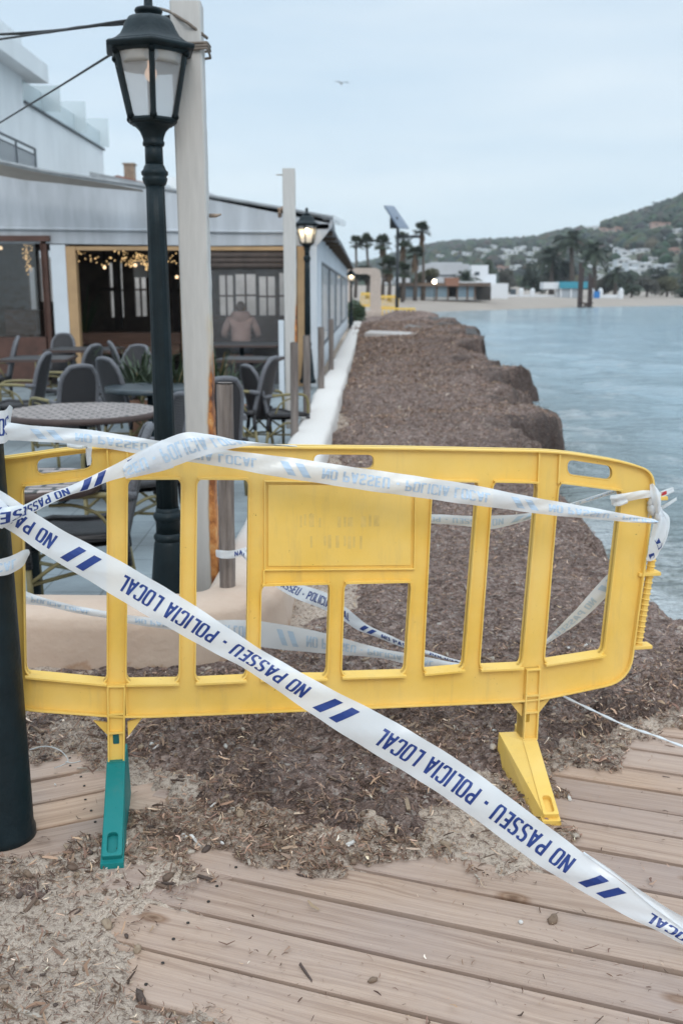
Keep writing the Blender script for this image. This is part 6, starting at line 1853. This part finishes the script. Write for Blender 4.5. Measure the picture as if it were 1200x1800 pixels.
def hill_hit(px, py):
    """where a sight line meets the hill"""
    best = 0.02
    for i in range(400):
        f = i/400; q = hill_point(px, f); r = ray(px, py); zz = EYE.z + r.z/r.y*q.y
        if q.z >= zz: return q
        best = f
    return hill_point(px, 0.97)
m_hw = mat('house_white', (0.72, 0.73, 0.75), 0.8, vary=0.08); m_hp = mat('house_pink', (0.52, 0.36, 0.31), 0.8, vary=0.1); m_ht = mat('house_roof', (0.40, 0.20, 0.15), 0.85); m_hd = mat('house_window', (0.06, 0.08, 0.10), 0.3)
HS = [(1040,397,30,9,'w','long white villa high on the right hill near the skyline'),(1164,394,34,7,'p','pale pink villa with terrace on the upper right slope'),(1148,397,24,5,'w','white terrace block left of the pink villa on the upper slope'),(1192,406,22,8,'w','white house cut by the right edge of the picture, high up'),
      (1066,404,20,7,'p','pink roofed house just below the skyline'),(1090,403,18,8,'p','brownish house on the shoulder of the hill'),(1167,421,11,9,'w','small round white house alone on the upper slope'),(1190,442,18,12,'p','pink block at the right edge on mid slope'),(1196,424,14,7,'w','white house under the pink villa at right'),
      (1078,436,10,10,'w','tall narrow white house mid slope'),(1090,440,18,9,'w','wide white house mid slope below the villa'),(1108,445,30,9,'w','long low white apartments mid slope'),(1132,441,26,7,'w','white row above the long apartments'),(1060,452,24,8,'w','white house behind the palm crowns'),(1060,458,14,10,'p','salmon house behind the right palms'),
      (1100,460,22,12,'w','white cube house in the centre of the slope'),(1118,465,20,12,'w','white house right of the cube house'),(1140,468,26,12,'w','broad white house with pale roof'),(1150,456,18,8,'w','small white house above the broad one'),(1170,470,22,10,'w','white house far right on mid slope'),(1128,478,30,14,'w','largest white house low on the right slope'),
      (1187,468,16,9,'w','white house near the right edge at mid slope'),(1050,472,26,10,'w','white house between palm trunks'),(1070,464,20,7,'w','low white house left of the cube'),(1092,474,16,8,'w','white house below the cube house'),(1160,486,14,7,'w','low white house near the shore trees at right'),(1130,498,12,7,'w','white house nearest the scrub at right'),(1060,487,30,9,'w','pale row of houses behind the trees'),(1086,490,20,9,'w','grey white block behind the scrub'),
      (930,446,16,6,'w','white house in the middle of the skyline gap'),(945,438,14,6,'w','white house on the low skyline left of the palm'),(915,437,20,8,'w','white apartment house on the low ridge'),(900,443,18,8,'w','white house left on the low ridge'),(888,440,14,6,'w','small white house on the low ridge'),(934,459,20,7,'w','white flat house above the dark tree'),
      (870,434,16,6,'w','white block at the top of the left ridge'),(855,440,14,6,'w','second white block of the left ridge'),(838,438,12,5,'w','small white block of the left ridge'),(822,446,16,6,'w','white house on the left slope'),(800,444,12,5,'w','small white house on the left slope'),(850,450,14,5,'w','low white house on the left slope'),(775,450,10,5,'w','farthest left white house on the slope'),(884,452,16,6,'w','white terrace on the left slope'),(908,470,18,8,'w','white house behind the shore wall'),(885,472,20,9,'p','pink house left behind the shore wall'),
      (958,470,14,9,'w','white house left of the tall palm'),(972,462,12,8,'w','white house behind the tall palm trunk'),(1015,444,22,7,'w','white house right of the tall palm crown'),(1030,462,18,8,'w','white house right of the tall palm trunk'),(984,446,14,6,'p','tan house left of the tall palm crown'),(1024,428,14,6,'p','pinkish house above the palm crown')]
# woods on the hills: many crowns, one mass
rg = random.Random(21); m = MB(); tones = []
ico = bmesh.new(); bmesh.ops.create_icosphere(ico, subdivisions=1, radius=1); IV = [v.co.copy() for v in ico.verts]; IF = [[v.index for v in f.verts] for f in ico.faces]; ico.free()
greens = [(0.030,0.042,0.030),(0.040,0.054,0.036),(0.055,0.066,0.044),(0.036,0.046,0.036),(0.075,0.075,0.052)]
def crown(c, r, tone):
    n0 = len(m.v)
    ph = rg.uniform(0, 9)
    vs = [(c.x + v.x*r*(1+0.35*math.sin(v.z*5+ph)*rg.uniform(.5,1)), c.y + v.y*r*(1+rg.uniform(-.25,.25)), c.z + v.z*r*0.8*(1+rg.uniform(-.3,.3))) for v in IV]
    m.add(vs, IF); tones.extend([tuple(t*0.85*rg.uniform(.75,1.3) for t in tone)]*len(vs))
for i in range(7600):
    px = rg.uniform(560, 1290); f = rg.random()**0.8
    if px < 900 and rg.random() < 0.25: continue
    q = hill_point(px, f); r = rg.uniform(1.6, 4.2)*(0.65+f*0.6)
    cq = q + Vector((0, 0, r*0.5)) - EYE
    dz_ = cq.y*CP - cq.z*SP
    X_ = 600 + FPX*cq.x/dz_; Y_ = 900 - FPX*(cq.y*SP + cq.z*CP)/dz_; rp = r*FPX/dz_*0.75
    if any(abs(X_-h_[0]) < h_[2]/2+rp*0.55 and -h_[3]*0.55-rp*0.4 < Y_-h_[1] < h_[3]*0.5+rp*0.9 for h_ in HS): continue
    crown(q + Vector((0, 0, r*0.5)), r, rg.choice(greens))
woods = m.build('hillside_woods', attr_mat('woods_green', 'tone', 0.95), fix=False)
at = woods.data.color_attributes.new('tone', 'FLOAT_COLOR', 'POINT'); at.data.foreach_set('color', np.concatenate([np.array(tones), np.ones((len(tones),1))], 1).ravel())
tag(woods, 'dark scrub and pine woods covering the far hills', 'woods', kind='stuff')
# houses on the hillside: each its own, wall > window band, roof
rh = random.Random(9)
for (x, y, w, h, c, lb) in HS:
    q = hill_hit(x, y + h*0.5); s = q.y/FPX*1.02; W = w*s; Hh = h*s
    t = thing('hillside_house', lb, 'house', (q.x, q.y, q.z-1), rh.uniform(-.25,.25), 'houses on the far hillside')
    wm = m_hw if c == 'w' else m_hp; D = max(5, W*0.6)
    m = MB(); m.box((-W/2, 0, -4), (W/2, D, Hh*0.72+1)); sx = rh.choice((-1, 1)); a_, b_ = sorted((sx*W/2*0.96, sx*W*0.02)); m.box((a_, 1.2, Hh*0.72+1.002), (b_, D-0.4, Hh+1)); m.build('wall', wm, t)
    n = max(2, int(W/4.5))
    for k in range(n):
        m = MB(); xx = -W/2 + W*(k+0.5)/n; m.box((xx-0.75, -0.06, Hh*0.26+1), (xx+0.75, 0.02, Hh*0.52+1))
        m.build('window', m_hd, t)
    m = MB(); m.box((-W/2-0.25, -0.3, Hh*0.725+1), (W/2+0.25, 0.9, Hh*0.725+1.25)); m.build('roof', m_ht if c == 'p' else wm, t)
# --- shore strip: building row with glass fence, wall with pillars, kiosk
m_beam = mat('brown_beams', (0.15, 0.105, 0.08), 0.8); m_blue = mat('blue_glass_fence', (0.20, 0.29, 0.36), 0.25, vary=0.25, scale=0.3); m_base = mat('grey_base', (0.5, 0.5, 0.5), 0.8)
YS = 118.0
t = thing('beach_bar', 'low brown beach bar with a row of blue grey glass panels on the far beach', 'building', (aty(780,525,YS).x, YS, 0.5))
def fr(name, x0, y0, x1, y1, Y, dep, mt, par): mm = MB(); frect(mm, x0, y0, x1, y1, Y, dep); return mm.build(name, mt, par, world=True)
fr('roof', 702, 497, 862, 503, YS-0.6, 8, m_beam, t)
for k, x in enumerate((706,727,746,767,787,803,821,834)):
    x1 = (727,746,767,787,803,821,834,850)[k]
    if k not in (4, 7): fr('glass_panel', x+1.4, 503.3, x1-1.4, 522, YS, 0.08, m_blue, t)
    fr('post', x-1.2, 503.3, x+1.2, 527, YS-0.1, 0.3, m_beam, t)
fr('base_wall', 706, 522.2, 836, 527.5, YS+0.02, 0.4, m_base, t); fr('back_wall', 700, 503.3, 862, 528, YS+6, 0.3, mat('bar_dark', (0.05,0.045,0.04), 0.8), t)
fr('sign_block', 783, 488, 806, 503, YS-0.7, 2, mat('terracotta_board', (0.30, 0.15, 0.10), 0.8), t); fr('annex_roof', 806, 495, 845, 497, YS-0.5, 6, m_hw, t)
t2_ = thing('lamp_globe', 'bright globe lamp above the beach bar', 'lamp', aty(763,495,YS-2)); m = MB(); m.ball((0,0,0), 0.22, 10, 8); m.build('bulb', emit_mat('globe_glow', (1,.85,.6), 12), t2_); m = MB(); m.tube([(0,0,-0.2),(0,0,-2.2)], 0.05, 6); m.build('pole', m_pole, t2_)
def block(name, label, rects, Y, dep, mt, wins=(), cat='building'):
    a = aty(rects[0][0], rects[0][3], Y); t = thing(name, label, cat, (a.x, Y, 0))
    for i, (x0, y0, x1, y1) in enumerate(rects): fr('wall', x0, y0, x1, y1, Y+i*0.3, dep-i*0.6, mt, t)
    for (x0, y0, x1, y1) in wins: fr('window', x0, y0, x1, y1, Y-0.05, 0.08, m_hd, t)
    return t
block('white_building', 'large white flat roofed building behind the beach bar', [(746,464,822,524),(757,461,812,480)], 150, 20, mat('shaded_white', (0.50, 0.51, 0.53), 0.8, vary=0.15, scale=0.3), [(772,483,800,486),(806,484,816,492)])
block('white_building', 'stepped white block right of the low date palm', [(828,466,856,528),(846,482,870,528)], 146, 14, m_hw, [(834,478,842,484)])
block('white_building', 'long white building with dark openings right of the beach bar', [(862,498,892,526)], 140, 10, m_hw, [(896,508,906,518)])
block('white_tent', 'white tent roofs left behind the solar pole', [(668,488,690,500),(696,486,720,500)], 125, 6, m_hw, (), 'tent')
t = thing('garden_wall', 'long white shore wall with round topped pillars and railings', 'wall', (aty(890,524,160).x, 160, 0.8))
for x0, x1 in ((868,912),(919,932),(939,974),(1040,1043),(1057,1090)): fr('wall', x0, 518, x1, 524, 160, 0.4, m_hw, t)
for x in (915.5, 935.5, 979, 1040, 1055, 1091):
    mm = MB(); a = aty(x-3.2, 510, 159.8); b = aty(x+3.2, 525, 159.8); mm.box((a.x, 159.7, b.z), (b.x, 160.3, a.z)); mm.ball(((a.x+b.x)/2, 160, a.z), (b.x-a.x)/2, 10, 7); mm.build('pillar', m_hw, t, world=True)
t = thing('beach_kiosk', 'beach kiosk with turquoise top band and grey shutters behind the shore wall', 'kiosk', (aty(1000,524,159).x, 159, 0.8))
fr('fascia', 984, 495, 1032, 507, 158.6, 3, mat('turquoise_board', (0.04, 0.30, 0.40), 0.6), t); fr('shutter', 985, 507.3, 1018, 524.5, 159, 2.5, mat('shutter_grey', (0.42, 0.46, 0.50), 0.7), t); fr('wall', 955, 496, 983.5, 508, 159.3, 3, m_hw, t)
for x in (985, 1003, 1018): fr('post', x-1, 507.3, x+1, 525, 158.8, 0.2, m_hw, t)
t = thing('blue_door', 'bright blue door panel in the white shore wall', 'door', (aty(1048,524,159.5).x, 159.5, 0.8)); fr('panel', 1043.5, 512, 1053, 525, 159.4, 0.15, mat('bright_blue', (0.02, 0.20, 0.55), 0.5), t)
# jetty tower in the water
YT = 128.0
t = thing('timber_tower', 'dark timber mooring frame standing in the shallow water', 'mooring frame', (aty(1028,542,YT).x, YT, -1))
for x0, x1, yt in ((1018.2,1022.6,462),(1035,1039.4,480)):
    mm = MB(); a = aty(x0, yt, YT); b = aty(x1, 545, YT); mm.box((a.x, YT, b.z-0.8), (a.x+(b.x-a.x)*0.42, YT+0.3, a.z)); mm.box((b.x-(b.x-a.x)*0.42, YT+0.1, b.z-0.8), (b.x, YT+0.4, a.z-0.6)); mm.build('post', mat('tarred_timber', (0.06, 0.035, 0.03), 0.8), t, world=True)
mm = MB()
for y in (532, 539): a = aty(1016, y, YT); b = aty(1042, y+1.6, YT); mm.box((a.x, YT-0.1, b.z), (b.x, YT+0.5, a.z))
a, b = aty(1022, 531, YT), aty(1036, 541, YT); mm.tube([a, b], 0.1, 6); a, b = aty(1036, 531, YT), aty(1022, 541, YT); mm.tube([a, b], 0.1, 6)
mm.build('crossbeam', bpy.data.materials['tarred_timber'], t, world=True)
# --- trees: palms and dark shore trees
m_palm = mat('palm_green', (0.050, 0.070, 0.038), 0.6, vary=0.4, scale=0.8); m_skirt = mat('dry_fronds', (0.16, 0.105, 0.065), 0.9, vary=0.4); m_trunk = mat('palm_trunk', (0.12, 0.095, 0.08), 0.9, vary=0.4)
def palm(label, px, py, Y, rpx, ybase, seed, fan=True, skirt=0.0, nf=38):
    c = aty(px, py, Y); b = aty(px+random.Random(seed).uniform(-2,2), ybase, Y); r = rpx*Y/FPX
    t = thing('palm_tree', label, 'palm', (b.x, Y, b.z), 0, 'palms along the far beach'); rr = random.Random(seed)
    top = c - Vector((b.x, Y, b.z))
    m = MB(); m.tube([(0,0,-1), tuple(top*0.5+Vector((0.15,0,0))), tuple(top)], [0.34*r/2+0.05, 0.24*r/2, 0.22*r/2], 8); m.build('trunk', m_trunk, t)
    m = MB()
    for i in range(nf):
        a = rr.uniform(0, 6.28); el = rr.uniform(-0.5, 1.35); L_ = r*rr.uniform(.8, 1.15)
        d = Vector((math.cos(a)*math.cos(el), math.sin(a)*math.cos(el), math.sin(el)))
        sd = d.cross(Vector((0,0,1))).normalized() if abs(d.z) < .98 else Vector((1,0,0)); up = sd.cross(d)
        if fan:
            hub = top + d*L_*0.45
            for k in range(11):
                g = (k-5)*0.26; dd = (d*math.cos(g) + sd*math.sin(g)); tip = hub + dd*L_*0.58*(1-.04*abs(k-5)) + Vector((0,0,-L_*0.12*rr.uniform(.3,1.4)))
                w = up*0.0 + (sd*math.cos(g) - d*math.sin(g))*L_*0.07
                m.add([hub, hub+(tip-hub)*.55+w, tip, hub+(tip-hub)*.55-w], [(0,1,2,3)])
            m.tube([tuple(top), tuple(hub)], r*0.015, 4, cap=False)
        else:
            prev = top
            for k in range(1, 9):
                f = k/8; p_ = top + d*L_*f + Vector((0,0,-L_*0.55*f*f))
                m.tube([tuple(prev), tuple(p_)], r*0.012, 4, cap=False)
                for s in (-1, 1):
                    ld = (sd*s + d*0.7 + Vector((0,0,-0.35))).normalized()*L_*0.26*(1-0.5*abs(f-0.45))
                    m.add([prev, p_, p_ + ld], [(0,1,2)]); 
                    mid_ = (prev+p_)/2; m.add([mid_, p_ , mid_ + ld*0.9], [(0,1,2)])
                prev = p_
    m.build('crown', m_palm, t, fix=False)
    if skirt:
        m = MB()
        for i in range(60):
            a = rr.uniform(0, 6.28); z0 = rr.uniform(0, skirt)*r; o = r*rr.uniform(.12, .32)
            p0 = top + Vector((math.cos(a)*o*.5, math.sin(a)*o*.5, -z0)); p1 = p0 + Vector((math.cos(a)*o*.6, math.sin(a)*o*.6, -r*rr.uniform(.4,.8))); w = Vector((-math.sin(a), math.cos(a), 0))*r*.09
            m.add([p0-w*.4, p0+w*.4, p1+w, p1-w], [(0,1,2,3)])
        m.build('dead_frond_skirt', m_skirt, t, fix=False)
palm('leftmost fan palm above the restaurant eave', 625, 429, 118, 17, 525, 1)
palm('fan palm second from left beyond the arch', 644, 427, 120, 18, 528, 2)
palm('fan palm left of the solar pole', 672, 430, 112, 20, 530, 3, skirt=.5)
palm('shorter bushy palm just left of the solar pole', 683, 470, 105, 24, 530, 4, fan=True, skirt=.4, nf=34)
palm('fan palm with brown skirt directly right of the solar pole', 708, 424, 116, 19, 528, 5, skirt=1.3)
palm('tallest fan palm with a hanging brown skirt', 741, 406, 118, 19, 528, 6, skirt=1.3)
palm('fan palm with skirt below the tallest one', 729, 447, 114, 20, 528, 7, skirt=1.0)
palm('low leafy palm beside the solar pole base', 707, 478, 108, 20, 530, 8, nf=32)
palm('broad low date palm behind the beach bar', 818, 492, 130, 34, 524, 9, fan=False, nf=60)
palm('tall date palm crown rising against the hill skyline', 1003, 421, 185, 33, 523, 10, fan=False, nf=64)
palm('second tall date palm behind the mooring frame', 1043, 441, 175, 33, 523, 11, fan=False, nf=64)
palm('date palm left of the tall ones over the dark trees', 968, 450, 190, 32, 523, 12, fan=False, nf=60)
palm('small date palm right of the kiosk', 1080, 480, 172, 24, 523, 13, fan=False, nf=38)
palm('leaning slim palm at the right edge of the shore', 1200, 458, 180, 22, 522, 14, fan=False, nf=30)
def tree(label, px, py, Y, rx, ry, ybase, seed, tone=0):
    c = aty(px, py, Y); b = aty(px, ybase, Y); s = Y/FPX; t = thing('broadleaf_tree', label, 'tree', (b.x, Y, b.z), 0, 'trees along the far shore'); rr = random.Random(seed)
    h = c.z - b.z
    m = MB(); m.tube([(0,0,-.5),(0.1,0,h*.6),(0,0,h)], [.25,.2,.1], 7)
    for k in range(4): a = k*1.6; m.tube([(0.08,0,h*.5),(math.cos(a)*rx*s*.5, math.sin(a)*rx*s*.5, h+ry*s*.2)], [.12,.04], 5)
    m.build('trunk', m_trunk, t)
    m = MB(); lobes = [Vector((rr.uniform(-.6,.6)*rx*s, rr.uniform(-.6,.6)*rx*s, h + rr.uniform(-.55,.6)*ry*s)) for _ in range(9)]
    for i in range(900):
        l = rr.choice(lobes); d = Vector((rr.gauss(0,1), rr.gauss(0,1), rr.gauss(0,1))).normalized()*(rr.uniform(.3,1)**.5)
        q = l + Vector((d.x*rx*s*.5, d.y*rx*s*.5, d.z*ry*s*.5)); z = rr.uniform(.18,.42)*rx*s*.16+.12
        u = Vector((rr.gauss(0,1), rr.gauss(0,1), rr.gauss(0,1))).normalized(); w = u.orthogonal().normalized()
        m.add([q+u*z, q+w*z*.7, q-u*z, q-w*z*.7], [(0,1,2,3)])
    m.build('crown', (m_palm, mat('grey_scrub', (0.085,0.08,0.065), .9, vary=.3), mat('dark_pine', (0.022,0.030,0.020), .9, vary=.3), mat('olive_bush', (0.10,0.095,0.05), .9, vary=.3))[tone], t, fix=False)
tree('dark dense tree left of the kiosk', 935, 488, 172, 24, 28, 523, 31, 2)
tree('grey scrubby tree behind the shore wall at left', 888, 490, 168, 14, 18, 523, 32, 1)
tree('dark green tree between the tall palms', 990, 485, 190, 20, 24, 523, 33, 2)
tree('green tree left of the tall palm trunk', 965, 480, 192, 22, 26, 523, 34, 0)
tree('grey green scrub right of the kiosk', 1060, 500, 176, 20, 16, 523, 35, 1)
tree('low green bush on the right beach edge', 1108, 510, 170, 16, 10, 524, 36, 0)
tree('brownish scrub farther right on the shore', 1135, 502, 178, 24, 16, 524, 37, 1)
tree('olive scrub at the right edge of the shore', 1170, 500, 180, 26, 18, 524, 38, 3)
tree('dark bush at the right edge behind the beach', 1205, 505, 172, 18, 22, 524, 39, 0)
tree('rusty green tree behind the beach bar left', 757, 488, 126, 14, 15, 524, 40, 3)
tree('rounded olive tree behind the bar sign', 735, 490, 124, 12, 12, 524, 41, 3)
tree('small clipped tree beside the long white building', 886, 505, 142, 9, 10, 526, 42, 1)
tree('dark tree left behind the arch', 645, 480, 112, 22, 14, 530, 43, 2)
tree('green tree behind the white building', 858, 470, 190, 16, 14, 523, 44, 0)
tree('green tree on the rise right of the palms', 1120, 490, 200, 22, 16, 523, 45, 0)
tree('dark tree above the shore scrub at right', 1150, 484, 205, 20, 14, 523, 46, 2)
tree('round dark tree right of the small date palm', 1098, 492, 196, 16, 14, 523, 47, 2)
# crane on the skyline, gull in the sky
q = hill_hit(1147, 378); t = thing('crane', 'thin construction crane on the right hill skyline', 'crane', tuple(q)); s = q.y/FPX
m = MB(); m.tube([(0,0,-2),(0,0,22*s)], 0.35, 5); m.build('mast', m_pole, t); m = MB(); m.tube([(-4*s,0,20*s),(14*s,0,20.5*s)], 0.28, 5); m.build('jib', m_pole, t)
g = aty(600, 147, 70); t = thing('seagull', 'small seagull gliding in the pale sky', 'bird', tuple(g), R(20))
m = MB(); m.tube([(0,-.2,0),(0,-.08,.01),(0,.08,.01),(0,.22,0)], [.02,.06,.055,.015], 8); m.ball((0,-.22,.02), .04, 8, 6)
for s in (-1, 1):
    m.grid([[(s*.03,-.08,.02),(s*.03,.07,.02)],[(s*.2,-.12,.12),(s*.2,.04,.1)],[(s*.45,-.05,.1),(s*.45,.03,.09)],[(s*.62,.04,.03),(s*.62,.06,.03)]])
m.build('body', mat('gull_grey', (0.35,0.35,0.37), .7), t)

# ================================================================== SEA AIR
m_haze = bpy.data.materials.new('sea_haze'); m_haze.use_nodes = True
nt = m_haze.node_tree; nt.nodes.remove(nt.nodes['Principled BSDF'])
pv = nt.nodes.new('ShaderNodeVolumePrincipled'); pv.inputs['Color'].default_value = (0.90, 0.95, 1.0, 1); pv.inputs['Density'].default_value = 0.00022; pv.inputs['Anisotropy'].default_value = 0.2
nt.links.new(pv.outputs[0], nt.nodes['Material Output'].inputs['Volume'])
m = MB(); m.box((-2600, -70, -2.7), (2600, 4100, 190))
hz_ = m.build('haze', m_haze); tag(hz_, 'thin blue sea haze over the bay', 'haze', kind='stuff')
